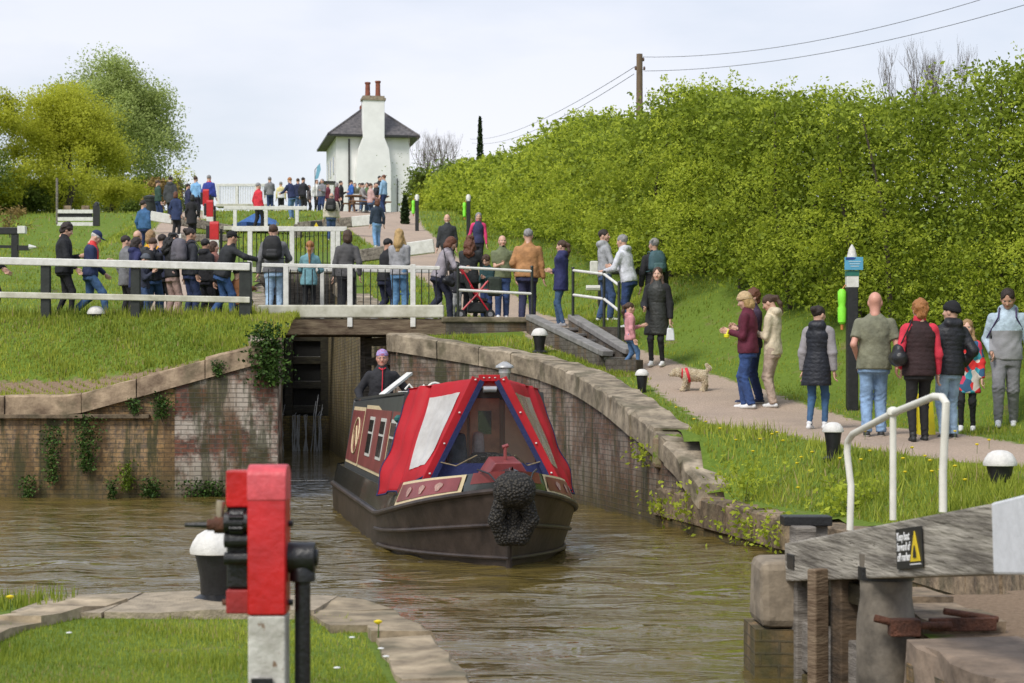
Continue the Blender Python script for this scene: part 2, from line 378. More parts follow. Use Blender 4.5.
# ================================================================== masonry
def brickmat(name, c1, c2, mortar, moss=.5, limes=.5, mosz=.5, seed=0, bw=.225, rh=.075, joint=.6):
    m = bpy.data.materials.new(name); m.use_nodes = True; n = m.node_tree; l = n.links.new; b = n.nodes['Principled BSDF']; N = n.nodes.new
    uv = N('ShaderNodeUVMap'); br = N('ShaderNodeTexBrick'); br.inputs['Scale'].default_value = 1.0
    br.inputs['Brick Width'].default_value = bw; br.inputs['Row Height'].default_value = rh; br.inputs['Mortar Size'].default_value = .008
    br.inputs['Mortar Smooth'].default_value = .3; br.inputs['Bias'].default_value = -.1
    br.inputs['Color1'].default_value = (*c1, 1); br.inputs['Color2'].default_value = (*c2, 1); br.inputs['Mortar'].default_value = (*mortar, 1)
    wv = N('ShaderNodeTexNoise'); wv.inputs['Scale'].default_value = 3; l(uv.outputs[0], wv.inputs['Vector'])
    mxv = N('ShaderNodeMix'); mxv.data_type = 'VECTOR'; mxv.inputs[0].default_value = .02; l(uv.outputs[0], mxv.inputs[4]); l(wv.outputs['Color'], mxv.inputs[5]); l(mxv.outputs[1], br.inputs['Vector'])
    geo = N('ShaderNodeNewGeometry')
    def noise(sc, det=5, st=(1, 1, 1)):
        mpn = N('ShaderNodeMapping'); mpn.inputs['Scale'].default_value = st; mpn.inputs['Location'].default_value = (seed, seed * 2, 0); l(geo.outputs['Position'], mpn.inputs[0])
        q = N('ShaderNodeTexNoise'); q.inputs['Scale'].default_value = sc; q.inputs['Detail'].default_value = det; q.inputs['Roughness'].default_value = .65; l(mpn.outputs[0], q.inputs['Vector']); return q.outputs['Fac']
    def mr_(f, a, bb, t0=0, t1=1):
        q = N('ShaderNodeMapRange'); q.inputs['From Min'].default_value = a; q.inputs['From Max'].default_value = bb; q.inputs['To Min'].default_value = t0; q.inputs['To Max'].default_value = t1; l(f, q.inputs['Value']); return q.outputs[0]
    def mixc(f, a, c, mode='MIX'):
        q = N('ShaderNodeMix'); q.data_type = 'RGBA'; q.blend_type = mode; l(f, q.inputs[0])
        if isinstance(a, tuple): q.inputs[6].default_value = (*a, 1)
        else: l(a, q.inputs[6])
        if isinstance(c, tuple): q.inputs[7].default_value = (*c, 1)
        else: l(c, q.inputs[7])
        return q.outputs[2]
    c = br.outputs['Color']
    c = mixc(mr_(noise(11, 9), .42, .62, 0, .8), c, (.055, .04, .032))
    c = mixc(mr_(noise(.9, 4), .50, .62, 0, .45), c, (.05, .045, .03))          # sooty bricks
    c = mixc(mr_(noise(1.5, 9), .455, .57, 0, limes), c, (.50, .45, .38))         # lime bloom
    c = mixc(mr_(noise(3.2, 7, (1, 1, .12)), .50, .60, 0, .7), c, (.13, .075, .03))
    c = mixc(mr_(noise(2.6, 6, (1.3, 1, .16)), .50, .57, 0, moss * .85), c, (.034, .042, .012))  # rust-brown run-off
    sep = N('ShaderNodeSeparateXYZ'); l(geo.outputs['Position'], sep.inputs[0])
    low = mr_(sep.outputs['Z'], mosz + .45, mosz - .35, 0, 1)
    mm = N('ShaderNodeMath'); mm.operation = 'MULTIPLY'; l(low, mm.inputs[0]); l(mr_(noise(3, 7, (1, 1, .5)), .30, .55, .25, 1), mm.inputs[1])
    m3 = N('ShaderNodeMath'); m3.operation = 'MULTIPLY'; l(mm.outputs[0], m3.inputs[0]); m3.inputs[1].default_value = moss
    c = mixc(m3.outputs[0], c, mixc(mr_(noise(9, 6), .4, .6), (.055, .05, .016), (.10, .075, .02)))
    jf = N('ShaderNodeMath'); jf.operation = 'MULTIPLY'; l(br.outputs['Fac'], jf.inputs[0]); jf.inputs[1].default_value = joint
    c = mixc(jf.outputs[0], c, (.07, .058, .045))
    l(c, b.inputs['Base Color']); b.inputs['Roughness'].default_value = .85
    bp = N('ShaderNodeBump'); bp.inputs['Strength'].default_value = .8; bp.inputs['Distance'].default_value = .012; bp.invert = True; l(br.outputs['Fac'], bp.inputs['Height'])
    b2 = N('ShaderNodeBump'); b2.inputs['Strength'].default_value = .5; b2.inputs['Distance'].default_value = .02; l(noise(22, 6), b2.inputs['Height']); l(bp.outputs[0], b2.inputs['Normal']); l(b2.outputs[0], b.inputs['Normal'])
    return m
M_brick = brickmat('old_brick', (.21, .075, .045), (.13, .055, .038), (.24, .20, .16), moss=.9, limes=.85, mosz=.28)
M_brickdark = brickmat('mossy_brick', (.42, .25, .10), (.30, .18, .075), (.20, .14, .065), moss=.95, limes=.12, mosz=.3, seed=4, joint=.22)
M_brickr = brickmat('wing_brick', (.22, .12, .085), (.15, .10, .075), (.25, .215, .18), moss=.95, limes=.40, mosz=.35, seed=9)
M_brickgrey = brickmat('grey_brick', (.10, .085, .07), (.065, .055, .05), (.11, .10, .085), moss=.2, limes=.2, mosz=-2, seed=2)
M_cham = brickmat('chamber_brick', (.34, .26, .08), (.26, .20, .06), (.12, .09, .04), moss=.75, limes=.25, mosz=.5, seed=6)
M_stone = mat('coping_stone', (.30, .22, .155), .88, .5, 3.5, .7, 16, col2=(.46, .37, .27), blk=True)
M_stoneg = mat('grey_stone', (.22, .19, .145), .9, .40, 4, .7, 14, col2=(.42, .37, .29), blk=True)
M_stonew = mat('warm_quay_stone', (.29, .24, .165), .9, .40, 4, .8, 14, col2=(.47, .40, .29), blk=True)
M_stoneold = mat('weathered_stone', (.19, .15, .11), .9, .45, 6, .9, 18, col2=(.34, .27, .19), blk=True)
def wall_run(pts, zbot, m, name, parent, flip=False, thick=.7):
    """pts: (x,y,ztop) along the wet face; a solid wall standing behind them"""
    mb = MB(); P3 = [Vector(p) for p in pts]; N2 = []
    for i in range(len(P3)):
        d = (P3[min(i + 1, len(P3) - 1)] - P3[max(i - 1, 0)]); d.z = 0; d.normalize(); nn = Vector((-d.y, d.x, 0))
        N2.append(nn * (-1 if flip else 1))
    vs = []
    for p, nn in zip(P3, N2):
        q = p + nn * thick
        vs += [(p.x, p.y, zbot), (p.x, p.y, p.z), (q.x, q.y, p.z), (q.x, q.y, zbot)]
    fs = []
    for i in range(len(P3) - 1):
        a = i * 4; b = a + 4
        for k in ((a, b, b + 1, a + 1), (a + 1, b + 1, b + 2, a + 2), (a + 2, b + 2, b + 3, a + 3)):
            fs.append(k if flip else tuple(reversed(k)))
    fs += [(0, 1, 2, 3), (len(vs) - 4, len(vs) - 1, len(vs) - 2, len(vs) - 3)]
    mb.add(vs, fs); o = mb.build(name, m, parent)
    # uv along the run
    me = o.data; uv = me.uv_layers.new(name='UVMap'); run = [0]
    for i in range(1, len(P3)): run.append(run[-1] + (P3[i].xy - P3[i - 1].xy).length)
    for p in me.polygons:
        for li in p.loop_indices:
            vi = me.loops[li].vertex_index; co = me.vertices[vi].co; k = vi % 4
            uv.data[li].uv = (run[vi // 4] + (0 if k < 2 else .35), co.z if k != 2 and k != 3 else co.z + .5)
    return o
def coping_run(pts, name, parent, m, w=.5, h=.26, block=.95, over=.05, flip=False, seed=1):
    """individually cut stones on top of a wall, pts = (x,y,ztop of stone)"""
    r = random.Random(seed); mb = MB(); blkv = []; P3 = [Vector(p) for p in pts]
    run = [0]
    for i in range(1, len(P3)): run.append(run[-1] + (P3[i] - P3[i - 1]).length)
    def ev(t):
        t = max(0, min(run[-1] - 1e-6, t)); i = max(k for k in range(len(run) - 1) if run[k] <= t)
        return P3[i].lerp(P3[i + 1], (t - run[i]) / (run[i + 1] - run[i]))
    t = 0
    while t < run[-1] - .05:
        e = min(run[-1], t + block * r.uniform(.75, 1.3))
        if run[-1] - e < .25: e = run[-1]
        a, b = ev(t + .008), ev(e - .008); d = b - a; d.z = 0; d.normalize(); nn = Vector((-d.y, d.x, 0)) * (-1 if flip else 1)
        o1 = over + r.uniform(-.015, .02); dz = r.uniform(-.012, .012); vs = []
        k = max(2, int((e - t) / .25))
        for q in range(k + 1):
            p = ev(t + .008 + (e - t - .016) * q / k)
            j = lambda s=.019: r.uniform(-s, s)
            for off, zz in ((-o1, -h), (-o1 + j(), -.035 + j()), (-o1 + .035 + j(), dz + j()), (w + j(), dz + j()), (w, -h)):
                v = p + nn * off; vs.append((v.x, v.y, v.z + zz))
        fs = []
        for q in range(k):
            A = q * 5; B = A + 5
            for i in range(4):
                f = (A + i, A + i + 1, B + i + 1, B + i); fs.append(tuple(reversed(f)) if not flip else f)
        fs += [tuple(range(5)) if not flip else tuple(reversed(range(5))), tuple(reversed([k * 5 + i for i in range(5)])) if not flip else tuple(k * 5 + i for i in range(5))]
        mb.add(vs, fs); blkv += [r.random()] * len(fs); t = e
    o = mb.build(name, m, parent); A = o.data.attributes.new('var', 'FLOAT', 'FACE'); A.data.foreach_set('value', blkv)
    return o
# left wing wall of the first lock
lw = thing('lock_wall', 'brick and stone wing wall left of the lock mouth, stained and mossy down to the water', 'wall', (-7, 33.3, 0))
lw.location = (0, 0, 0)
def lx(px, s=60.0): return (px - 512) / s
YW = 33.3
ct = lambda x: float(lwall_top(np.array([x]))[0])
low = [(-40, YW + .05, ct(-40) - .3), (-7.6, YW + .05, ct(-7.6) - .3), (lx(175), YW + .05, ct(lx(175)) - .33)]
wall_run(low, -1.0, M_brickdark, 'mossy_wall', lw)
wall_run([(lx(175), YW, ct(lx(175)) - .3), (-3.9, YW, ct(-3.9) - .26)], -1.0, M_brick, 'brick_wall', lw)
coping_run([(-40, YW, 1.72), (-7.6, YW, 1.72), (-7.2, YW, 1.75), (-3.86, YW, 2.67)], 'coping', lw, M_stone, w=.55, h=.34, block=1.05)
mb = MB(); mb.box(((-40 + lx(150)) / 2, YW + .02, 1.36), (40 + lx(150), .16, .07)); mb.build('stone_ledge', M_stoneold, lw, bevel=.01)
# lock chamber
ch = thing('lock_chamber', 'lock chamber side walls of slimy mossy brick running back under the footbridge', 'lock wall')
wall_run([(-3.94, YW + .35, 2.4), (-4.41, 37, 2.75), (-7.76, 61.3, 5.2)], -1, M_cham, 'chamber_wall', ch)
wall_run([(-2.6, 39.35, 2.95), (-5.64, 61.3, 5.2)], -1, M_cham, 'chamber_wall', ch, flip=True)
mb = MB(); mb.lathe((-2.42, 39.3, -1), [(.30, 0), (.30, 3.3), (.28, 3.75)], 18); shade_auto(mb.build('rounded_corner', M_cham, ch)); uvbox(ch.children[-1])
mb = MB(); mb.box((-2.0, 38.3, 1.0), (.26, 1.6, 3.96)); mb.build('gate_recess', M_stoneold, ch)
coping_run([(-3.9, YW + .3, 2.62), (-4.41, 37, 2.95), (-7.76, 61.3, 5.3)], 'coping', ch, M_stoneg, w=.5, h=.3, seed=3)
coping_run([(-2.6, 39.35, 3.2), (-5.64, 61.3, 5.3)], 'coping', ch, M_stoneg, w=.5, h=.3, flip=True, seed=4)
# right wing wall
rw = thing('wing_wall', 'curved brick wing wall right of the narrowboat with a worn stone top', 'wall')
def curve(ps, k=5):
    out = []; n = len(ps)
    for i in range(n - 1):
        p0 = Vector(ps[max(i - 1, 0)]); p1 = Vector(ps[i]); p2 = Vector(ps[i + 1]); p3 = Vector(ps[min(i + 2, n - 1)])
        for q in range(k):
            t = q / k; out.append(.5 * ((2 * p1) + (-p0 + p2) * t + (2 * p0 - 5 * p1 + 4 * p2 - p3) * t * t + (-p0 + 3 * p1 - 3 * p2 + p3) * t ** 3))
    return out + [Vector(ps[-1])]
rwp = curve([(-2.13, 37.3, 2.86), (*WA, 2.84), (*WB, 2.50), (*WC, 2.19), (*WD, 1.80), (*WE, 1.26)])
wall_run([(p.x, p.y, p.z - .3) for p in rwp], -1, M_brickr, 'brick_wall', rw, flip=False)
coping_run([(p.x, p.y, p.z) for p in rwp], 'coping', rw, M_stoneg, w=.50, h=.34, block=1.1, flip=False, seed=8)
# low stone edging of the right bank
eb = thing('bank_edging', 'low worn stone edging at the foot of the grassy bank on the right', 'wall')
bp_ = [(*WE, .50)] + [(x, y, z) for (x, y), z in zip(BANK[1:], (.46, .42, .42, .45, .5))]
wall_run([(x, y, z - .28) for x, y, z in bp_], -1, M_brickdark, 'brick_footing', eb, flip=False, thick=.5)
coping_run(bp_, 'edging_stone', eb, M_stoneold, w=.45, h=.36, block=.75, over=.02, flip=False, seed=5)
# step between wing wall end and bank
wall_run([(1.91, 26.62, 1.06), (2.14, 25.6, .80), (2.36, 24.6, .45)], -1, M_brickr, 'brick_return', rw, flip=False, thick=.42)
coping_run([(1.91, 26.62, 1.26), (2.14, 25.6, 1.0), (2.36, 24.6, .62)], 'coping', rw, M_stoneg, w=.5, h=.3, block=.8, flip=False, seed=31)
mb = MB(); mb.box((2.28, 26.62, .98), (.75, .62, .46), rz=-.2); mb.box((2.62, 26.0, .72), (.6, 1.0, .5), rz=-.2); mb.box((2.44, 27.0, .93), (.66, .9, .5), rz=-.2); mb.build('turf_bank', bpy.data.materials['ground'], rw, bevel=.06, jitter=.02)

# ---- near lock: quay on the left (camera side) and pier on the right
q = thing('quay_edge', 'pale worn stone quay edge with mooring bollard in the left foreground', 'quay')
qz = .47
qp = [(1.5, -3, qz), (-.21, 9.0, qz), (-.5, 11.1, qz - .005), (-.82, 12.35, qz - .01), (-1.15, 12.7, qz - .01), (-30, 12.9, qz - .03)]
qq = [Vector(p) for p in qp]
wall_run([(p.x, p.y, p.z - .25) for p in qq], -1, M_brickdark, 'footing', q, flip=False, thick=.6)
coping_run(qp[:3], 'coping', q, M_stonew, w=.30, h=.3, block=1.3, over=.03, seed=11)
coping_run(qp[2:5], 'coping', q, M_stonew, w=.5, h=.3, block=.9, over=.03, seed=12)
coping_run([(-1.1, 12.7, qz), (-2.9, 12.78, qz)], 'coping', q, mat('gritty_stone', (.33, .27, .19), .92, .3, 9, .6, 60), w=1.05, h=.3, block=1.4, over=.03, seed=13)
coping_run([(-2.85, 12.8, qz - .1), (-30, 12.95, qz - .12)], 'coping', q, M_stoneg, w=.3, h=.3, block=1.4, over=.0, seed=14)
coping_run([(-2.7, 12.35, qz + .005), (-3.05, 11.2, qz + .005), (-3.1, 9.5, qz), (-3.0, 6, qz)], 'inner_stone', q, M_stonew, w=.36, h=.2, block=.8, over=.0, seed=15, flip=False)
pier = thing('lock_pier', 'brick and stone pier with rounded coping block beside the open lower gate', 'wall')
pz = .71
wall_run([(3.6, 13.15, pz - .45), (1.5, 12.95, pz - .42), (1.5, 12.35, pz - .42), (1.80, 12.3, pz - .42), (1.82, 12.18, .18)], -1, M_brickdark, 'brick_footing', pier, flip=False, thick=.35)
mb = MB(); mb.box((2.00, 12.62, .50), (.93, .62, .42)); uvbox(mb.build('coping_block', mat('pale_coping', (.24, .195, .14), .9, .4, 5, .6, 14), pier, bevel=.05, jitter=.012))
wall_run([(2.10, 12.2, .42), (2.22, 10.75, .38), (2.24, 10.3, .38), (2.0, 10.15, .38), (2.12, 9.2, .36), (3.8, -3, .40)], -1, M_brickdark, 'brick_wall', pier, flip=False, thick=.6)
coping_run([(2.10, 12.2, .56), (2.22, 10.7, .52)], 'coping', pier, M_stoneold, w=.42, h=.2, block=.7, over=.0, flip=False, seed=21)
coping_run([(2.0, 10.2, .50), (2.12, 9.2, .49), (2.35, 7.4, .5), (3.8, -3, .5)], 'coping', pier, mat('brown_coping', (.22, .165, .12), .9, .4, 4, .7, 14), w=.6, h=.32, block=1.0, over=.02, flip=False, seed=22)
# ================================================================== people: signed distance shapes meshed by surface nets
def seg(P, a, b, ra, rb):
    a = np.asarray(a, np.float32); b = np.asarray(b, np.float32); ab = b - a
    t = np.clip(((P - a) @ ab) / max(1e-9, float(ab @ ab)), 0, 1)
    return np.linalg.norm(P - a - t[..., None] * ab, axis=-1) - (ra + (rb - ra) * t)
def ell(P, c, r):
    q = (P - np.asarray(c, np.float32)) / np.asarray(r, np.float32); k = np.linalg.norm(q, axis=-1)
    return (k - 1) * min(r)
def smin(a, b, k):
    h = np.maximum(k - np.abs(a - b), 0) / k
    return np.minimum(a, b) - h * h * k * .25
def union(P, prims, k=.03):
    d = None
    for p in prims:
        v = seg(P, *p[:4]) if len(p) >= 4 else ell(P, *p)
        d = v if d is None else smin(d, v, k)
    return d
def nets(f, lo, hi, v):
    lo = np.asarray(lo, np.float32); hi = np.asarray(hi, np.float32); n = np.maximum(4, np.ceil((hi - lo) / v).astype(int) + 1)
    g = np.stack(np.meshgrid(*[lo[i] + np.arange(n[i]) * v for i in range(3)], indexing='ij'), -1).astype(np.float32)
    D = f(g); ins = D < 0
    nc = n - 1; acc = np.zeros((*nc, 3), np.float32); cnt = np.zeros(nc, np.float32)
    def sl(off, ax=None):
        return tuple(slice(off[i], off[i] + nc[i]) for i in range(3))
    for ax in range(3):
        for o1 in (0, 1):
            for o2 in (0, 1):
                off = [0, 0, 0]; oth = [i for i in range(3) if i != ax]; off[oth[0]] = o1; off[oth[1]] = o2
                off2 = list(off); off2[ax] = 1
                a = D[sl(off)]; b = D[sl(off2)]; cross = (a < 0) != (b < 0)
                t = np.where(cross, a / np.where(cross, a - b, 1), 0)
                for i in range(3):
                    acc[..., i] += np.where(cross, off[i] + (t if i == ax else 0), 0)
                cnt += cross
    mask = cnt > 0; idx = np.full(nc, -1, np.int64); idx[mask] = np.arange(mask.sum())
    cell = np.stack(np.nonzero(mask), -1); V = lo + (cell + acc[mask] / cnt[mask][:, None]) * v
    Q = []
    for ax in range(3):
        o = [i for i in range(3) if i != ax]
        if ax == 1: o = o[::-1]
        s0 = [slice(1, nc[i]) for i in range(3)]; s0[ax] = slice(0, nc[ax]); s1 = list(s0); s1[ax] = slice(1, nc[ax] + 1)
        a = ins[tuple(s0)]; b = ins[tuple(s1)]; c = np.stack(np.nonzero(a != b), -1)
        if not len(c): continue
        fl = a[tuple(c.T)]; base = c.copy()
        for i in o: base[:, i] += 1
        def at_(d0, d1):
            q = base.copy(); q[:, o[0]] -= d0; q[:, o[1]] -= d1; return idx[tuple(q.T)]
        q4 = np.stack([at_(1, 1), at_(0, 1), at_(0, 0), at_(1, 0)], 1)
        q4 = np.where(fl[:, None], q4, q4[:, ::-1]); Q.append(q4)
    Q = np.concatenate(Q); Q = Q[(Q >= 0).all(1)]
    return V, Q
def bounds(prims, m):
    lo = np.array([1e9] * 3); hi = -lo
    for p in prims:
        if len(p) >= 4:
            for c, r in ((p[0], p[2]), (p[1], p[3])): lo = np.minimum(lo, np.asarray(c) - r - m); hi = np.maximum(hi, np.asarray(c) + r + m)
        else: lo = np.minimum(lo, np.asarray(p[0]) - np.asarray(p[1]) - m); hi = np.maximum(hi, np.asarray(p[0]) + np.asarray(p[1]) + m)
    return lo, hi
# ---- templates (for a person 1.75 m tall): head, hand
def make_head():
    sk = [((0, -.008, .035), (.077, .093, .093)), ((0, .02, -.035), (.058, .066, .07)), ((0, .022, -.078), (.032, .045, .03))]
    def f(P):
        d = union(P, sk, .045)
        d = smin(d, seg(P, (0, .083, .012), (0, .106, -.022), .008, .0145), .015)      # nose
        d = smin(d, seg(P, (-.03, .074, .030), (.03, .074, .030), .010, .010), .02)      # brow
        d = smin(d, seg(P, (-.016, .083, -.053), (.016, .083, -.053), .0075, .0075), .008)  # lips
        d = smin(d, ell(P, (0, .066, -.088), (.02, .018, .016)), .02)
        for s in (-1, 1):
            d = smin(d, ell(P, (s * .079, -.008, -.004), (.012, .022, .034)), .010)
            d = -smin(-d, ell(P, (s * .031, .088, .010), (.016, .012, .011)), .012)
            d = smin(d, ell(P, (s * .04, .058, -.022), (.024, .024, .024)), .02)
        d = smin(d, seg(P, (0, -.012, -.04), (0, -.03, -.15), .052, .056), .04)
        return d
    V, Q = nets(f, (-.105, -.125, -.17), (.105, .135, .145), .0085)
    c = V[Q].mean(1); mi = np.zeros(len(Q), int)
    mi[(np.abs(c[:, 2] + .053) < .008) & (c[:, 1] > .072) & (np.abs(c[:, 0]) < .024)] = 2
    for s in (-1, 1):      # eyes
        e, q = nets(lambda P: ell(P, (s * .031, .074, .011), (.0145, .012, .0115)), (s * .031 - .02, .055, -.008), (s * .031 + .02, .092, .028), .0045)
        cc = e[q].mean(1); m = np.where(np.hypot(cc[:, 0] - s * .031, cc[:, 2] - .011) < .0075, 3, 4)
        Q = np.vstack([Q, q + len(V)]); V = np.vstack([V, e]); mi = np.concatenate([mi, m])
        e, q = nets(lambda P: seg(P, (s * .018, .082, .030), (s * .046, .073, .031), .0045, .0035), (s * .031 - .03, .06, .02), (s * .031 + .03, .095, .042), .004)
        Q = np.vstack([Q, q + len(V)]); V = np.vstack([V, e]); mi = np.concatenate([mi, np.full(len(q), 5)])
    return V, Q, mi
def make_hand():
    pr = [((-.022, 0, -.03), (-.026, 0, -.085), .014, .011), ((.022, 0, -.03), (.024, 0, -.085), .014, .011), ((0, 0, .01), (0, 0, -.08), .022, .017)]
    fing = []
    for x, ln, c in ((-.030, .068, .3), (-.010, .078, .25), (.011, .074, .3), (.030, .058, .4)):
        p = np.array([x, 0, -.088]); a = .12
        for k, fr in enumerate((.45, .30, .25)):
            a += c * (.6 + .4 * k); q = p + np.array([x * .12, math.sin(a), -math.cos(a)]) * ln * fr
            fing.append((tuple(p), tuple(q), .0088 - .0009 * k, .0083 - .0009 * k)); p = q
    th = [((-.026, .0, -.025), (-.046, .014, -.055), .014, .011), ((-.046, .014, -.055), (-.050, .028, -.085), .010, .0085)]
    def f(P):
        d = union(P, pr, .02)
        for g in fing: d = smin(d, seg(P, *g), .004)
        for g in th: d = smin(d, seg(P, *g), .008)
        return d
    return nets(f, (-.075, -.035, -.19), (.055, .085, .045), .0055)
HEAD_T = make_head(); HAND_T = make_hand()
def fbm(P, sc, ph=0.0):
    x, y, z = P[..., 0] * sc, P[..., 1] * sc, P[..., 2] * sc
    return (np.sin(x + 1.7 * np.sin(y * 1.1 + ph)) * np.sin(z * 1.2 + 1.3 * np.sin(x * .8 + ph)) + .5 * np.sin(2.3 * y + ph + 1.5 * np.sin(z * 1.9)) * np.sin(2.1 * x + z * 1.3))
_HAIR = {}
def make_hair(style):
    if style in _HAIR: return _HAIR[style]
    cap = ((0, -.016, .044), (.087, .102, .094))
    ex = []
    if style in ('long', 'curly'):
        ex = [((0, -.055, -.02), (0, -.095, -.17), .078, .088), ((-.066, -.02, -.02), (-.088, .02, -.17), .034, .040), ((.066, -.02, -.02), (.088, .02, -.17), .034, .040), ((-.088, .02, -.17), (-.085, .075, -.29), .040, .026), ((.088, .02, -.17), (.085, .075, -.29), .040, .026)]
        if style == 'curly': ex += [((0, -.07, -.1), (0, -.09, -.24), .11, .11)]
        else: ex += [((0, -.07, -.14), (0, -.10, -.28), .085, .05)]
    elif style == 'bob': ex = [((0, -.045, -.0), (0, -.055, -.075), .088, .080), ((-.055, -.02, -.01), (-.06, -.02, -.08), .034, .034), ((.055, -.02, -.01), (.06, -.02, -.08), .034, .034)]
    elif style in ('pony', 'plait'):
        ln = -.22 if style == 'pony' else -.38
        ex = [((0, -.10, .055), (0, -.145, .03), .026, .032), ((0, -.145, .03), (0, -.155, -.08), .036, .032), ((0, -.155, -.08), (0, -.13, ln), .034, .014)]
    elif style == 'bun': ex = [((0, -.10, .08), (0, -.115, .082), .042, .042)]
    elif style == 'mop': ex = [((0, -.02, .05), (0, -.02, .06), .098, .09), ((0, -.06, .0), (0, -.065, -.05), .07, .062)]
    elif style == 'bald': ex = []
    rough = {'curly': .014, 'mop': .009, 'bob': .004, 'long': .005}.get(style, .0035)
    def f(P):
        d = ell(P, *cap)
        # clear the face: a slanted hairline
        face = np.maximum(P[..., 2] - (.082 - .25 * (.06 - P[..., 1])), -(P[..., 1] - (.012 + .5 * np.maximum(P[..., 2] - .03, 0))))
        d = np.maximum(d, -np.where((P[..., 1] > .0), -np.maximum(-(P[..., 1] - .022 + .35 * np.minimum(P[..., 2], .05)), P[..., 2] - .088), -9) * 1.0) if False else d
        cut = np.maximum(.020 + .25 * (P[..., 2] - .0) - P[..., 1], P[..., 2] - (.096 - .10 * np.abs(P[..., 0]) / .08))   # <0 inside the face region
        d = np.maximum(d, -cut)
        low = {'short': -.052, 'bald': -.03}.get(style, -.075)
        d = np.maximum(d, low - P[..., 2] + np.maximum(0, P[..., 1]) * .4)
        if style in ('short', 'bun', 'pony', 'plait'): d = d + np.clip(-P[..., 2] + .01, 0, .07) * .13
        if style == 'bald': d = np.maximum(d, P[..., 2] - .02)
        for e in ex: d = smin(d, seg(P, *e), .03)
        return d + rough * fbm(P, 42 if style != 'curly' else 34) + .0012 * np.sin(P[..., 0] * 330 + 9 * P[..., 2] + 3 * np.sin(P[..., 2] * 40))
    _HAIR[style] = nets(f, (-.17, -.235, -.42 if style in ('long', 'curly', 'plait', 'pony') else -.16), (.17, .11, .165), .010)
    return _HAIR[style]
def make_hat(kind):
    if kind in _HAIR: return _HAIR[kind]
    def f(P):
        z = P[..., 2]
        if kind == 'beanie':
            d = np.maximum(ell(P, (0, -.014, .045), (.097, .112, .108)), .028 - z + .1 * (.1 - P[..., 1]) * 0 + np.where(P[..., 1] < 0, P[..., 1] * .5, 0) * 1.0)
            d = smin(d, np.maximum(np.abs(z - .045 - P[..., 1] * .25) - .02, ell(P, (0, -.014, .045), (.103, .118, .5))), .01)
            return d + .002 * np.sin(np.arctan2(P[..., 0], P[..., 1]) * 40)
        if kind == 'bandana':
            d = np.maximum(ell(P, (0, -.014, .043), (.091, .106, .100)), .038 - z + np.where(P[..., 1] < 0, P[..., 1] * .4, 0))
            return smin(d, seg(P, (0, -.11, .02), (0, -.15, -.03), .016, .012), .02)
        d = np.maximum(ell(P, (0, -.014, .045), (.093, .108, .103)), .045 - z)
        br = np.maximum(ell(P, (0, .10, .052), (.072, .085, .3)), np.abs(z - .054 + 1.2 * P[..., 0] ** 2 * 6 * .5 - .0) - .005)
        return smin(d, np.maximum(br, .02 - P[..., 1]), .01)
    _HAIR[kind] = nets(f, (-.125, -.18, -.06), (.125, .205, .165), .008)
    return _HAIR[kind]

SKIN = {'pale': (.62, .37, .27), 'tan': (.50, .28, .19), 'olive': (.40, .22, .14), 'brown': (.22, .11, .065), 'red': (.62, .31, .23)}
HAIRC = {'black': (.010, .009, .009), 'dark': (.026, .015, .011), 'brown': (.065, .033, .018), 'auburn': (.13, .045, .02), 'blond': (.46, .30, .12), 'fair': (.33, .20, .09), 'grey': (.28, .27, .27), 'white': (.62, .60, .58), 'ginger': (.36, .15, .045)}
ARM = {'down': (.045, .02, -.312), 'swing': (.035, .13, -.27), 'back': (.05, -.11, -.27), 'pocket': (.012, .045, -.262), 'rail': (.0, .20, -.17), 'rail2': (-.05, .22, -.13),
       'hold': (-.075, .155, -.13), 'cross': (-.15, .12, -.14), 'phone': (-.07, .19, -.05), 'reach': (.02, .30, -.06), 'behind': (-.05, -.10, -.24), 'side': (.26, .08, -.13), 'lap': (-.03, .2, -.2), 'hang': (.06, .0, -.315)}
def ik(a, t, l1, l2, pole):
    a = np.asarray(a, float); t = np.asarray(t, float); d = t - a; L_ = np.linalg.norm(d); m = min(L_, (l1 + l2) * .999)
    if L_ > m: t = a + d / L_ * m; d = t - a
    u = d / m; x = (l1 * l1 - l2 * l2 + m * m) / (2 * m); h = math.sqrt(max(0, l1 * l1 - x * x))
    p = np.asarray(pole, float); p = p - u * (p @ u); p = p / (np.linalg.norm(p) + 1e-9)
    return a + u * x + p * h, t
def rotx(a):
    c, s = math.cos(a), math.sin(a); return np.array([[1, 0, 0], [0, c, -s], [0, s, c]])
def rotz(a):
    c, s = math.cos(a), math.sin(a); return np.array([[c, -s, 0], [s, c, 0], [0, 0, 1]])
PROF_T = np.array([-.40, -.20, -.08, 0, .06, .13, .20, .255, .29, .315, .335, .35])
PROF_X = np.array([.108, .102, .098, .098, .092, .084, .092, .100, .090, .062, .044, .02])
PROF_Y = np.array([.080, .074, .070, .070, .066, .060, .066, .067, .060, .048, .034, .015])
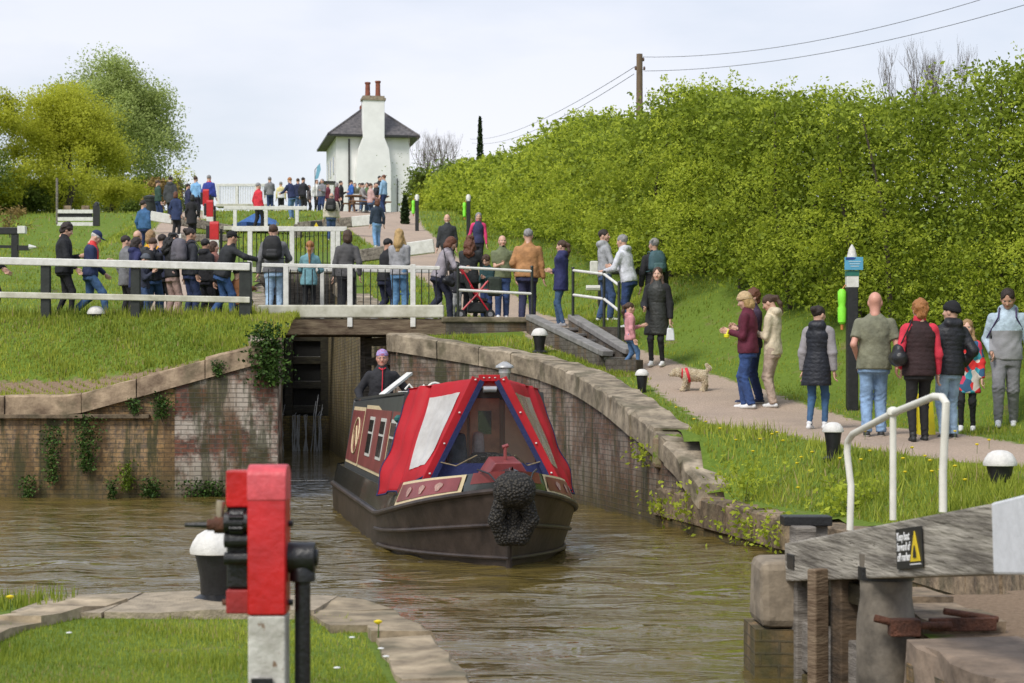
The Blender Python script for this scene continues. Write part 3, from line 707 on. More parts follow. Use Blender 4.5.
def trunk(P, pel, u, h, fat, inf, tlo, flare=0.0, ws=1.0):
    # one continuous tapering trunk along the spine
    un = u.astype(np.float32); q = P - pel.astype(np.float32); s = (q @ un) / h
    fx = np.interp(s, PROF_T, PROF_X) * (1 - (1 - ws) * np.exp(-((s - .13) / .07) ** 2)) * (1 - (1 - ws) * .5 * (s > .2)); fy = np.interp(s, PROF_T, PROF_Y)
    k = 1 + (fat - 1) * .8 * np.clip((.33 - s) / .1, 0, 1)
    fl = 1 + flare * np.clip(-s / .2, 0, 1.5)
    rx = fx * k * fl * h + inf; ry = fy * (1 + (fat - 1) * .9 * np.clip((.30 - s) / .12, 0, 1)) * fl * h + inf
    r = q - (q @ un)[..., None] * un; y_ = r[..., 1] + .0; x_ = r[..., 0]
    e = np.sqrt((x_ / rx) ** 2 + (y_ / ry) ** 2); d = (e - 1) * np.minimum(rx, ry) * .85
    return np.maximum(d, np.maximum((s - .348) * h - inf, (tlo - s) * h))
def solve_feet(px, feet, lo, hi):
    best = None
    for d in np.arange(lo, hi, .05):
        x = (px - 512) * d / F; z = H(x, d); e = abs(YH - (z - EYE) * F / d - feet)
        if best is None or e < best[0]: best = (e, x, d, z)
    return best[1:]
def solve_place(px, head, Hm, lo, hi, deck=None):
    best = None
    for d in np.arange(lo, hi, .05):
        x = (px - 512) * d / F; z = deck if deck is not None else H(x, d)
        e = abs(YH - (z + Hm - EYE) * F / d - head)
        if best is None or e < best[0]: best = (e, x, d, z)
    return best[1:]
def person(px, head, Hm, label, face=0, lo=24, hi=60, deck=None, pos=None, skin='pale', hair='brown', style='short', hat=None, hatc=(.02, .02, .02),
           top=(.02, .02, .025), topkind='jacket', sleeve=None, hem=.03, fat=1.0, legs=(.02, .03, .07), legfit='jeans', shoes=(.7, .7, .7), stride=0.0, wide=.052,
           lean=0, side=0, aL='down', aR='down', hp=0, hy=0, sit=0, hood=None, collar=True, quilt=False, beard=None, child=False, group=None, dress=None, glasses=False, feet=None, strap=None, pattern=None, kneel=False):
    """one person facing 'face' degrees clockwise from straight away from the camera"""
    if pos is None and feet: x, y, z = solve_feet(px, feet, lo, hi); Hm = min(2.0, max(1.0, (feet - head) * y / F)); print('H', label[:30], round(Hm, 2), round(y, 1))
    elif pos is None: x, y, z = solve_place(px, head, Hm, lo, hi, deck)
    else: x, y, z = pos
    z -= .012; s_px = F / y; near = s_px > 50; far = s_px < 36
    v = .016 if s_px > 62 else (.020 if near else (.026 if not far else .036))
    root = thing('person', label, 'person', (x, y, z), -R(face), group)
    h = Hm; hs = (Hm / 1.75) ** .55 if child else Hm / 1.75 * 1.03; fw = fat
    # --- joints
    if sit: hz = sit / h * 1.0
    else: hz = .045 + math.sqrt(max(.02, .478 ** 2 - (stride / 2) ** 2)) - (.0 if not kneel else .0)
    if kneel: hz = .24
    rp = random.Random(sum(ord(c_) * (i_ + 3) for i_, c_ in enumerate(label))); side = side + rp.uniform(-2.6, 2.6); hy = hy + rp.uniform(-9, 9); hp = hp + rp.uniform(-2, 5)
    wst = .86 if style in ('long', 'bob', 'pony', 'bun', 'curly', 'plait') else 1.0
    if not sit and not kneel and stride < .05: stride = .05 + .05 * rp.random()
    lean_ = R(lean); u = np.array([math.sin(R(side)), math.sin(lean_), math.cos(lean_)]); u = u / np.linalg.norm(u)
    pel = np.array([0, 0 if not sit else -.02, hz]); 
    fwd = np.array([0, math.cos(lean_), -math.sin(lean_)])
    che = pel + u * .225; sho = pel + u * .300; nek = pel + u * .335
    hd = R(hp) + lean_ * .55; hu = np.array([math.sin(R(side)) * .5, math.sin(hd), math.cos(hd)]); hc = (nek * h + hu * .1385 * hs) / 1.0
    J = {}
    if child: nek = pel + u * .315
    LG = []
    for sgn in (-1, 1):
        hj = pel + np.array([sgn * .047, 0, -.005])
        if sit:
            kn = hj + np.array([sgn * .03, .235, -.01]); an = kn + np.array([0, .02, -(kn[2] - .045)])
        elif kneel:
            kn = hj + np.array([sgn * .04, .20, .03 if sgn > 0 else -.18]); an = np.array([sgn * .05, .08 if sgn > 0 else -.12, .045])
        else:
            fy = stride / 2 * sgn; lift = .03 if fy < -.08 else 0
            kn, an = ik(hj, (sgn * wide, fy, .045 + lift), .245, .24, (0, 1, 0))
        LG.append((hj * h, kn * h, an * h))
    AR = []
    for sgn, a in ((-1, aL), (1, aR)):
        sj = sho + np.array([sgn * (.098 if not child else .09) * (.5 + .5 * fw), 0, 0]) - u * .026
        o = ARM[a] if isinstance(a, str) else a
        w = sj + np.array([sgn * o[0] + rp.uniform(-.012, .012), o[1] + rp.uniform(-.02, .02), o[2] + rp.uniform(-.008, .012)])
        el, w = ik(sj, w, .168, .152, (sgn * .5, -1, -.2))
        AR.append((sj * h, el * h, w * h))
    pel, che, sho, nek = pel * h, che * h, sho * h, nek * h
    ex = np.array([1., 0, 0])
    def T(a, w, b, r): return (a - ex * w * h * fw, a + ex * w * h * fw, r * h, r * h)
    torso = [T(che + u * .02 * h, .062, 0, .066 * (.6 + .4 * fw)), T(sho - u * .02 * h, .075, 0, .046), T((pel + che) / 2, .042, 0, .062 * (.5 + .5 * fw)), T(pel + u * .005, .045, 0, .066)]
    neckp = (sho, nek + hu * .03, .040 * h, .034 * h)
    def legp(i, r0, r1, r2): a, b, c = LG[i]; return [(a, b, r0 * h, r1 * h), (b, c, r1 * h, r2 * h)]
    def armp(i, r0, r1, r2): a, b, c = AR[i]; return [(a, b, r0 * h, r1 * h), (b, c, r1 * h, r2 * h)]
    # --- body (one continuous skin)
    sk = [(p[0], p[1], p[2] * .5, p[3] * .5) for p in torso] + [neckp, (nek, hc + hu * .0, .036 * h, .03)]
    for i in (0, 1): sk += legp(i, .034, .026, .02) + armp(i, .029, .0225, .0155) + [(LG[i][2] - np.array([0, .01, .02]) * h, LG[i][2] + np.array([0, .075, -.03]) * h, .018 * h, .015 * h)]
    lo_, hi_ = bounds(sk, .03)
    V, Q = nets(lambda P: smin(union(P, sk, .025), trunk(P, pel, u, h, fw * .9, -.014 * h, -.02), .03), lo_, hi_, max(v, .020)); mi = np.zeros(len(Q), int)
    # head
    hv, hq, hm = HEAD_T; Rm = rotz(-R(hy)) @ rotx(-hd)
    place = lambda A: (A * hs) @ Rm.T + hc
    Q = np.vstack([Q, hq + len(V)]); V = np.vstack([V, place(hv)]); mi = np.concatenate([mi, hm])
    for i, sgn in ((0, -1), (1, 1)):
        a, b = AR[i][1], AR[i][2]; d = (b - a) / (np.linalg.norm(b - a) + 1e-9)
        zz = -d; xx = np.cross(np.array([sgn * 1.0, .15, 0]), zz); xx /= np.linalg.norm(xx) + 1e-9; yy = np.cross(zz, xx)
        M_ = np.stack([xx * (1 if True else 1), yy, zz], 1); hv, hq = HAND_T; A = hv.copy()
        if sgn > 0: A[:, 0] *= 1
        A = (A * hs * .97) @ M_.T + b
        Q = np.vstack([Q, hq + len(V)]); V = np.vstack([V, A]); mi = np.concatenate([mi, np.zeros(len(hq), int)])
    sc = SKIN[skin]; hcl = HAIRC[hair]
    mats = [mat('skin_' + skin, sc, .5, .08, 8), None, mat('lips', tuple(a * b for a, b in zip(sc, (.85, .5, .5))), .4, .05), mat('iris', (.03, .02, .015), .2, .1), mat('eye_white', (.7, .68, .64), .2, .03), mat('brow_' + hair, tuple(c * .8 for c in hcl), .7, .1)]
    mats[1] = mats[0]
    link('body', fastmesh('body', V, Q, mats, smooth=True, mi=mi), root)
    # --- hair and hat
    hairm = mat('hair_' + hair, hcl, .55, .35, 30, .5, 60, stretch=(4, 4, .6))
    if style:
        hv, hq = make_hair(style); link('hair', fastmesh('hair', place(hv), hq, [hairm], smooth=True), root)
    if beard:
        bv = [((-.045, .035, -.055), (0, .062, -.088), .020, .026), ((.045, .035, -.055), (0, .062, -.088), .020, .026), ((-.02, .083, -.037), (.02, .083, -.037), .006, .006)]
        hv, hq = nets(lambda P: union(P, bv, .015) + .002 * fbm(P, 90), (-.09, -.0, -.14), (.09, .12, -.01), .008)
        link('beard', fastmesh('beard', place(hv), hq, [mat('hair_' + beard, HAIRC[beard], .7, .3, 30)], smooth=True), root)
    if hat:
        hv, hq = make_hat(hat); link({'cap': 'cap', 'beanie': 'beanie', 'bandana': 'bandana'}[hat], fastmesh(hat, place(hv), hq, [hatc if not isinstance(hatc, tuple) else mat('hat_%s' % hat, hatc, .85, .2, 20, .3)], smooth=True), root)
    if glasses:
        g = MB()
        for sgn in (-1, 1): g.tube([place(np.array([[sgn * .031 + .019 * math.cos(t), .098, .010 + .016 * math.sin(t)]]))[0] for t in np.linspace(0, 6.28, 9)], .0022, 5); g.tube([place(np.array([[sgn * .05, .096, .012]]))[0], place(np.array([[sgn * .08, .0, .012]]))[0]], .002, 5)
        g.build('glasses', mat('spectacle_frame', (.01, .01, .01), .3), root)
    # --- trousers
    fit = {'jeans': (.056, .043, .036), 'slim': (.052, .036, .026), 'leggings': (.049, .033, .0225), 'wide': (.060, .052, .048), 'joggers': (.058, .044, .030)}[legfit]
    tp = [T(pel + u * .01, .034, 0, .064), T(pel + u * .05 * h, .030, 0, .056)]
    for i in (0, 1): tp += legp(i, *fit)
    zc = [LG[i][2][2] for i in (0, 1)]
    def ftr(P):
        d = union(P, tp[:2], .04); w = .0045 * h
        for i in (0, 1):
            a, b, c = LG[i]; e = smin(seg(P, a, b, fit[0] * h, fit[1] * h), seg(P, b, c, fit[1] * h, fit[2] * h), .03)
            dn = (c - b) / (np.linalg.norm(c - b) + 1e-9); e = np.maximum(e, (P - c) @ dn.astype(np.float32) - .012 * h)
            d = smin(d, e, .02)
        kz = np.exp(-((P[..., 2] - .27 * h) / .07) ** 2) + np.exp(-((P[..., 2] - .08 * h) / .06) ** 2)
        sw = ((P - pel.astype(np.float32)) @ u.astype(np.float32)) / h
        d = smin(d, np.maximum(trunk(P, pel, u, h, fw, -.003 * h, -.075), (sw - .03) * h), .03)
        return d + w * (.15 + kz) * np.sin(P[..., 2] * 95 + 4.0 * np.sin(P[..., 0] * 21 + P[..., 1] * 17)) * .7 + .003 * fbm(P, 22, 1.0)
    lo_, hi_ = bounds(tp, .03); V, Q = nets(ftr, lo_, hi_, v)
    bl = {'jeans': .3}.get(legfit, .15)
    lm = mat('trousers_' + legfit, legs, .85, bl, 9, .7, 18)
    link('leggings' if legfit == 'leggings' else ('jeans' if legfit in ('jeans', 'slim') and legs[2] > legs[0] * 1.25 else 'trousers'), fastmesh('trousers', V, Q, [lm], smooth=True), root)
    # --- shoes
    if not far or True:
        for i in (0, 1):
            a = LG[i][2]; back = -.10 if LG[i][2][2] > .06 * h else 0
            g0 = a + np.array([0, -.022, -.024]) * h; g1 = a + np.array([0, .082, -.029 + back * .4]) * h
            sp = [(g0, g1, .0215 * h, .0195 * h), (a + np.array([0, .0, .01]) * h, a + np.array([0, .03, -.015]) * h, .024 * h, .02 * h)]
            base = min(g0[2], g1[2]) - .016 * h
            lo_, hi_ = bounds(sp, .02); V, Q = nets(lambda P: np.maximum(union(P, sp, .02), base - P[..., 2]), lo_, hi_, max(.011, v * .7))
            cz = V[Q].mean(1)[:, 2]; smi = (cz < base + .012 * h).astype(int)
            link('shoe', fastmesh('shoe', V, Q, [mat('shoe', shoes, .6, .12, 20), mat('sole', (.6, .58, .54) if sum(shoes) > .9 or shoes[0] < .3 and legfit == 'jeans' else (.03, .03, .03), .8)], smooth=True, mi=smi), root)
    # --- top garment
    inf = {'tee': .009, 'jumper': .009, 'jacket': .012, 'coat': .014, 'vest': .013, 'puffer': .022}[topkind] * h
    tt = [(p[0], p[1], p[2] + inf, p[3] + inf) for p in torso]
    tt += [T(pel - u * .01, .043, 0, .066 + inf / h)]
    hemz = (pel - u * hem * h)
    if hem > .06:
        hb = pel - np.array([0, 0, 1]) * hem * h; tt += [T(hb, .046 + .03 * (stride > 0), 0, .078 + .02 * hem / .2 * (1.4 if dress else .7))]
    col_ = [(sho + u * .0, nek + hu * .012 * h, .048 * h, .043 * h)] if collar else []
    tt += col_
    if hood: hdp = [(sho + (u * .03 - fwd * .048) * h - ex * .035 * h, sho + (u * .03 - fwd * .048) * h + ex * .035 * h, .040 * h, .040 * h), (nek - fwd * .03 * h - ex * .03 * h, nek - fwd * .03 * h + ex * .03 * h, .034 * h, .034 * h)]
    else: hdp = []
    slr = {'tee': (.036, .033, .0), 'jumper': (.037, .032, .024), 'jacket': (.038, .034, .027), 'coat': (.039, .035, .028), 'vest': (.034, .030, .022), 'puffer': (.041, .038, .029)}[topkind]
    bot = hem * h
    def sleeves(P, d, both=True):
        for i in (0, 1):
            a, b, c = AR[i]
            if topkind == 'tee':
                e = seg(P, a, a + (b - a) * .72, .038 * h, .037 * h); dn = (b - a) / np.linalg.norm(b - a); e = np.maximum(e, (P - (a + (b - a) * .72)) @ dn.astype(np.float32))
            else:
                e = smin(seg(P, a, b, slr[0] * h, slr[1] * h), seg(P, b, c, slr[1] * h, slr[2] * h), .03)
                dn = (c - b) / (np.linalg.norm(c - b) + 1e-9); e = np.maximum(e, (P - c) @ dn.astype(np.float32) + .004)
                e = e + .0045 * np.exp(-(np.linalg.norm(P - b.astype(np.float32), axis=-1) / .11) ** 2) * np.sin(P @ (dn.astype(np.float32) * 75) + 2 * np.sin(P[..., 0] * 20))
            d = e if d is None else smin(d, e, .03)
        return d
    un = u.astype(np.float32); hp_ = (pel - u * hem * h) if hem <= .06 else pel - np.array([0, 0, hem * h])
    cutn = un if hem <= .06 else np.array([0, 0, 1], np.float32)
    def ftop(P):
        d = trunk(P, pel, u, h, fw, inf, -hem - .02, ws=wst, flare= .12 if hem > .12 else (.35 if dress else 0))
        if col_: d = smin(d, union(P, col_, .02), .035)
        if quilt: d = d - .0055 * np.abs(np.sin((P @ un) * (math.pi / .055))) + .004
        else: d = d + .0045 * fbm(P, 17, sum(map(ord, label)) % 7) + .003 * np.sin((P @ un) * 38 + 5 * np.sin(P[..., 0] * 9 + P[..., 1] * 7)) * np.exp(-(((P - pel.astype(np.float32)) @ un - .07 * h) / .11) ** 2)
        d = np.maximum(d, -((P - hp_.astype(np.float32)) @ cutn))
        for q in hdp: d = smin(d, seg(P, *q), .025)
        if sleeve is None: d = sleeves(P, d)
        return d
    allp = tt + [(q[0], q[1], q[2], q[3]) for q in hdp]
    if sleeve is None:
        for i in (0, 1): allp = allp + armp(i, .05, .045, .035)
    lo_, hi_ = bounds(allp, .03); V, Q = nets(ftop, lo_, hi_, v)
    tm = pattern or mat('cloth_' + topkind, top, .82 if topkind != 'puffer' else .55, .22, 9, .75, 16)
    tl = [tm]; tmi = None
    c = V[Q].mean(1)
    if isinstance(strap, dict) and 'two' in strap:
        tl = [tm, mat('cloth_lower', strap['two'], .85, .12, 6, .3, 70)]
        core = np.abs(c[:, 0]) < .115 * h
        tmi = ((c[:, 2] < sho[2] - .12 * h) & core).astype(int)
    elif isinstance(strap, dict) and 'lj' in strap:
        tl = [tm, mat('lifejacket', strap['lj'], .6, .1)]
        yy = (c - che) @ fwd; ax_ = np.abs(c[:, 0]); hh = (c - che) @ u
        tmi = (((ax_ > .022 * h) & (ax_ < .062 * h) & (yy > -.02 * h) & (hh > -.12 * h)) | ((hh > .10 * h) & (ax_ < .065 * h))).astype(int)
    nm = {'tee': 't_shirt', 'jumper': 'sweatshirt', 'jacket': 'jacket', 'coat': 'coat', 'vest': 'gilet', 'puffer': 'puffer_jacket'}[topkind]
    link(nm, fastmesh(nm, V, Q, tl, smooth=True, mi=tmi), root)
    if sleeve is not None:
        topkind_ = topkind; pr = []
        for i in (0, 1): pr += armp(i, .045, .04, .032)
        lo_, hi_ = bounds(pr + ([(sho, nek, .05 * h, .05 * h)]), .03)
        ug = [(sho + u * .01, nek + hu * .022 * h, .044 * h, .046 * h)] + [(torso[1][0], torso[1][1], .046 * h + inf * .3, .046 * h + inf * .3)]
        V, Q = nets(lambda P: sleeves(P, union(P, ug, .03)) + .003 * fbm(P, 22), lo_, hi_, v)
        link('sleeves', fastmesh('sleeves', V, Q, [mat('cloth_sleeve', sleeve, .85, .12, 6, .3, 70)], smooth=True), root)
    root['_j'] = 1; del root['_j']
    info = dict(root=root, h=h, sho=sho, che=che, pel=pel, nek=nek, AR=AR, LG=LG, u=u, fwd=fwd, hc=hc, yaw=-R(face), loc=Vector((x, y, z)), fw=fw)
    return info
def wpt(p, v):
    """a point of a person's own frame in world metres"""
    return Matrix.Rotation(p['yaw'], 3, 'Z') @ Vector([float(a) for a in v]) + p['loc']
def backpack(p, label, col=(.02, .02, .022), col2=None, size=1.0, straps=True):
    h = p['h']; root = thing('backpack', label, 'backpack', p['loc'], p['yaw']); u = p['u']; f = p['fwd']; ex = np.array([1., 0, 0])
    c = p['che'] - f * .135 * h - u * .0; s = size * h
    pr = [(c + u * .075 * s - ex * .028 * s, c + u * .075 * s + ex * .028 * s, .046 * s, .046 * s), (c + u * .02 * s - ex * .036 * s, c + u * .02 * s + ex * .036 * s, .054 * s, .054 * s), (c - u * .05 * s - ex * .040 * s, c - u * .05 * s + ex * .040 * s, .056 * s, .056 * s)]
    lo_, hi_ = bounds(pr, .03); V, Q = nets(lambda P: union(P, pr, .08) + .003 * fbm(P, 25), lo_, hi_, .018)
    m = mat('backpack', col, .7, .15, 12, .3, 80)
    link('bag', fastmesh('bag', V, Q, [m], smooth=True), root)
    c2 = c - u * .045 * s - f * .038 * s; pr2 = [(c2 - ex * .032 * s + u * .018 * s, c2 + ex * .032 * s + u * .018 * s, .026 * s, .026 * s), (c2 - ex * .032 * s - u * .018 * s, c2 + ex * .032 * s - u * .018 * s, .027 * s, .027 * s)]
    lo_, hi_ = bounds(pr2, .02); V, Q = nets(lambda P: union(P, pr2, .02), lo_, hi_, .018)
    link('front_pocket', fastmesh('pocket', V, Q, [mat('backpack', col2 or tuple(a * 1.6 + .01 for a in col), .7, .15, 12, .3, 80)], smooth=True), root)
    mb = MB(); 
    for sg in (-1, 1):
        a = c + u * .085 * s + ex * sg * .045 * s; top_ = p['sho'] + u * .045 * h + ex * sg * .058 * h; fr = p['che'] + f * .085 * h + ex * sg * .062 * h + u * .05 * h; lowp = p['che'] - f * .02 * h + ex * sg * .125 * h * p['fw'] - u * .10 * h
        if straps: mb.tube([a, top_ - f * .02 * h, top_ + f * .03 * h, fr, lowp, c - u * .09 * s + ex * sg * .05 * s], [.011] * 6, 6)
    if straps: mb.tube([c + u * .11 * s - f * .02 - ex * .02, c + u * .145 * s - f * .02, c + u * .11 * s - f * .02 + ex * .02], .006, 6); shade_auto(mb.build('strap', m, root))
    return root
def shoulder_bag(p, label, side=-1, col=(.015, .015, .017), drop=.3, size=1.0, fwdo=0.0):
    h = p['h']; root = thing('shoulder_bag', label, 'handbag', p['loc'], p['yaw']); u = p['u']; ex = np.array([1., 0, 0])
    c = p['sho'] - u * drop * h + ex * side * (.15 * h) + p['fwd'] * fwdo * h; s = size * h
    pr = [(c - p['fwd'] * .055 * s - u * .02 * s, c + p['fwd'] * .055 * s - u * .02 * s, .05 * s, .05 * s), (c - p['fwd'] * .03 * s + u * .04 * s, c + p['fwd'] * .03 * s + u * .04 * s, .03 * s, .03 * s)]
    lo_, hi_ = bounds(pr, .03); V, Q = nets(lambda P: union(P, pr, .04) + .003 * fbm(P, 30), lo_, hi_, .016)
    m = mat('bag_leather', col, .4, .2, 14, .2, 60); link('bag', fastmesh('bag', V, Q, [m], smooth=True), root)
    mb = MB(); t = p['sho'] + u * .055 * h + ex * side * .055 * h
    mb.tube([c + u * .05 * s + p['fwd'] * .04 * s, p['sho'] + p['fwd'] * .07 * h + ex * side * .09 * h, t, p['sho'] - p['fwd'] * .08 * h + ex * side * .09 * h, c + u * .05 * s - p['fwd'] * .04 * s], .009, 6)
    shade_auto(mb.build('strap', m, root)); return root
# ================================================================== the people on the path at the right
BLK = (.013, .013, .016); NAVY = (.018, .026, .075); JEAN = (.045, .10, .24); DJEAN = (.02, .04, .12); LJEAN = (.26, .38, .56); WHITE = (.72, .72, .70); GREY = (.33, .34, .37)
n = None
p = person(753, 287, 1.70, 'person with dark red hair half hidden behind the maroon sweatshirt wearer', face=250, lo=26, hi=33, pos=(3.62, 30.1, H(3.62, 30.1)), hair='auburn', style='mop', top=(.05, .03, .06), topkind='jacket', legs=DJEAN, aL='hold', aR='hold', shoes=(.03, .04, .09))
pm = person(748, 293, 1.70, 'person in maroon sweatshirt and blue jeans on the path by the dog', feet=408, face=290, lo=26, hi=32, hair='blond', style='bob', top=(.105, .012, .03), topkind='jumper', legs=(.03, .065, .19), legfit='jeans', aL='hold', aR='hold', hp=18, fat=1.18, hem=.04, hat='beanie', hatc=(.50, .36, .20))
person(773, 295, 1.68, 'young person in cream hoodie and beige trousers with brown ponytail', feet=407, face=300, lo=26, hi=32, hair='brown', style='pony', top=(.62, .53, .38), topkind='jumper', legs=(.42, .32, .25), legfit='jeans', aL='hold', aR='hold', hp=22, hood=True, hem=.05)
person(817, 307, 1.70, 'woman in long black quilted gilet with grey sleeves and blue jeans on the path', feet=429, face=25, lo=22, hi=30, hair='dark', style='bun', top=(.012, .014, .022), topkind='puffer', quilt=True, sleeve=(.30, .28, .29), legs=(.045, .11, .22), legfit='leggings', hem=.16, hood=True, hy=35, aL='down', aR='down', fat=.95)
person(874, 293, 1.82, 'bald man in olive green t-shirt and light blue jeans seen from behind', feet=436, face=5, lo=22, hi=29, skin='red', hair='ginger', style=None, top=(.185, .185, .125), topkind='tee', legs=(.22, .34, .52), legfit='jeans', fat=1.22, aL='pocket', aR='down', stride=.06, hem=.05, collar=False, shoes=(.03, .03, .03))
pr_ = person(919, 301, 1.70, 'woman in red hoodie under a dark brown quilted gilet with a black handbag', feet=441, face=0, lo=21, hi=27, hair='ginger', style='mop', top=(.03, .013, .014), topkind='vest', quilt=True, sleeve=(.62, .035, .065), legs=(.012, .011, .012), legfit='slim', stride=.10, shoes=(.02, .02, .02), fat=1.12, aL='pocket', aR='down', hem=.05)
shoulder_bag(pr_, 'black leather handbag hanging from the shoulder of the woman in the red hoodie', -1, drop=.20, size=1.15)
p = person(949, 303, 1.72, 'person in black beanie, black puffer jacket and pale blue jeans walking away', feet=438, face=-12, lo=21, hi=27, hair='dark', style='short', hat='beanie', hatc=(.008, .008, .01), top=(.012, .013, .018), topkind='puffer', quilt=True, legs=(.27, .38, .50), legfit='jeans', hood=True, hy=-40, aL='pocket', aR='pocket', shoes=(.03, .03, .035), hem=.05)
def flowers():
    m = bpy.data.materials.new('floral_print'); m.use_nodes = True; nn = m.node_tree; l = nn.links.new; b = nn.nodes['Principled BSDF']
    t = nn.nodes.new('ShaderNodeTexCoord'); vo = nn.nodes.new('ShaderNodeTexVoronoi'); vo.inputs['Scale'].default_value = 11; l(t.outputs['Object'], vo.inputs['Vector'])
    r = nn.nodes.new('ShaderNodeValToRGB'); r.color_ramp.interpolation = 'CONSTANT'; e = r.color_ramp.elements
    e[0].position = 0; e[0].color = (.70, .03, .03, 1); e[1].position = .42; e[1].color = (.05, .33, .42, 1)
    for pos, c in ((.6, (.70, .62, .55, 1)), (.72, (.65, .05, .12, 1)), (.85, (.03, .10, .20, 1))): q = e.new(pos); q.color = c
    s = nn.nodes.new('ShaderNodeSeparateColor'); l(vo.outputs['Color'], s.inputs[0]); l(s.outputs[0], r.inputs[0]); l(r.outputs[0], b.inputs['Base Color']); b.inputs['Roughness'].default_value = .8
    return m
person(967, 321, 1.36, 'young girl in bright red and turquoise floral coat and black leggings', face=195, lo=21, hi=27, feet=431, hair='fair', style='long', top=(.5, .05, .05), topkind='coat', pattern=flowers(), hem=.17, dress=True, legs=(.012, .012, .014), legfit='leggings', child=True, aL='down', aR='hold', stride=.08)
pg = person(1006, 288, 1.84, 'man in pale blue and grey top, grey joggers and purple rucksack straps', feet=427, face=195, lo=22, hi=28, skin='tan', hair='dark', style='short', top=(.42, .52, .60), topkind='jumper', strap={'two': (.27, .27, .28)}, legs=(.19, .19, .20), legfit='joggers', fat=1.15, hp=28, aL='down', aR='pocket', stride=.16, hood=True)
backpack(pg, 'purple strapped rucksack on the back of the man in the grey tracksuit', (.05, .03, .10))
pc = person(657, 268, 1.72, 'long haired woman in long black coat holding a small girl by the hand', feet=366, face=200, lo=31, hi=38, hair='brown', style='long', top=(.022, .024, .020), topkind='puffer', sleeve=(.014, .014, .016), hem=.20, legs=(.012, .012, .014), legfit='leggings', aL='down', aR=(-.02, .16, -.20), quilt=True, stride=.05)
mb = MB(); q_ = wpt(pc, pc['AR'][0][2]) ; t = thing('carrier_bag', 'small white bag dangling from the hand of the woman in the long black coat', 'bag', q_); mb.box((0, 0, -.26), (.16, .07, .22), taper=.7); shade_auto(mb.build('bag', mat('white_plastic', (.7, .72, .74), .4, .06), t, bevel=.02)); mb = MB(); mb.tube([(-.04, 0, -.16), (0, 0, -.05), (.04, 0, -.16)], .004, 5); mb.build('handle', mat('white_plastic', (.7, .72, .74), .4, .06), t)
person(630, 304, 1.14, 'little girl in pink coat and blue jeans beside the woman in long coat', face=80, lo=31, hi=37, feet=370, hair='brown', style='pony', top=(.60, .27, .29), topkind='coat', hem=.06, hood=True, legs=(.08, .16, .30), legfit='slim', child=True, aL=(.0, .2, -.1), aR='down', stride=.22, shoes=(.5, .5, .52))
# ------------------------------------------------------------------ by the top of the steps
LO, HI = 35, 44
person(527, 227, 1.80, 'grey haired man in tan jacket and navy trousers seen from behind by the bridge', face=8, pos=(.29, 38.7, H(.29, 38.7)), hair='grey', style='short', top=(.42, .21, .085), topkind='jacket', legs=(.028, .03, .075), legfit='jeans', fat=1.35, stride=.10, aL='pocket', aR='down', shoes=(.03, .02, .02))
person(562, 243, 1.62, 'woman in navy raincoat and slim jeans with folded arms beside the steps', face=290, pos=(.93, 37.9, H(.93, 37.9)), hair='brown', style='pony', top=(.022, .026, .10), topkind='coat', hem=.10, legs=(.05, .10, .19), legfit='slim', aL='cross', aR='cross', hood=True, shoes=(.3, .3, .32))
person(606, 242, 1.78, 'bearded man in pale grey hoodie and jeans leaning by the handrail', face=80, pos=(1.82, 39.3, H(1.82, 39.3)), hair='dark', style='short', beard='dark', top=(.36, .37, .39), topkind='jumper', hood=True, legs=(.05, .09, .20), aL='hold', aR='rail', stride=.04, hy=20)
person(628, 248, 1.75, 'grey haired man in white hoodie and navy jeans leaning on the handrail', face=300, pos=(2.2, 37.6, H(2.2, 37.6)), hair='grey', style='short', top=(.60, .61, .66), topkind='jumper', hood=True, legs=(.025, .05, .14), aL='rail', aR='hold', lean=12, fat=1.1)
pq = person(655, 240, 1.75, 'grey haired walker in black jacket with teal rucksack behind the woman in the long coat', face=-10, pos=(2.72, 38.0, 2.93), hair='grey', style='short', top=BLK, topkind='jacket', legs=BLK, stride=.12, hy=-30)
backpack(pq, 'teal grey rucksack worn by the grey haired walker beyond the handrail', (.05, .11, .13), (.07, .14, .15), 1.05)
# ------------------------------------------------------------------ on the footbridge
D = 3.17
person(350, 227, 1.66, 'woman with brown bob in grey coat and wide black trousers on the footbridge', face=0, pos=(at(350, 0, 51.5).x, at(0, 0, 51.5).y - .9, D), hair='brown', style='bob', top=(.085, .082, .085), topkind='jacket', legs=BLK, legfit='wide', aL='down', aR='down', hem=.05, shoes=BLK)
YB = 37.95
def on_bridge(px, head, Hm, label, **k):
    return person(px, head, Hm, label, pos=((px - 512) * YB / F, YB, D), **k)
pa = on_bridge(274, 219, 1.76, 'man in grey hooded jacket and light blue jeans with black backpack on the footbridge', face=0, hair='brown', style='short', top=(.16, .16, .17), topkind='jacket', hood=True, legs=(.34, .48, .66), legfit='jeans', aL='hang', aR='rail', fat=1.15, shoes=(.5, .55, .6))
backpack(pa, 'black backpack on the man in light jeans on the footbridge', (.012, .012, .014), (.03, .03, .033), 1.15)
on_bridge(309, 234, 1.44, 'girl in light blue jacket with long ginger plait and maroon boots on the footbridge', face=0, hair='ginger', style='plait', top=(.16, .33, .38), topkind='jacket', legs=BLK, legfit='leggings', aL='rail', aR='rail', shoes=(.16, .015, .045), child=True, hem=.08)
on_bridge(399, 222, 1.68, 'woman with long blonde hair in grey sweatshirt and flared blue jeans on the footbridge', face=20, hair='blond', style='long', top=(.33, .33, .35), topkind='jumper', legs=(.10, .22, .38), legfit='jeans', aL='hold', aR='hold', shoes=(.3, .3, .3))
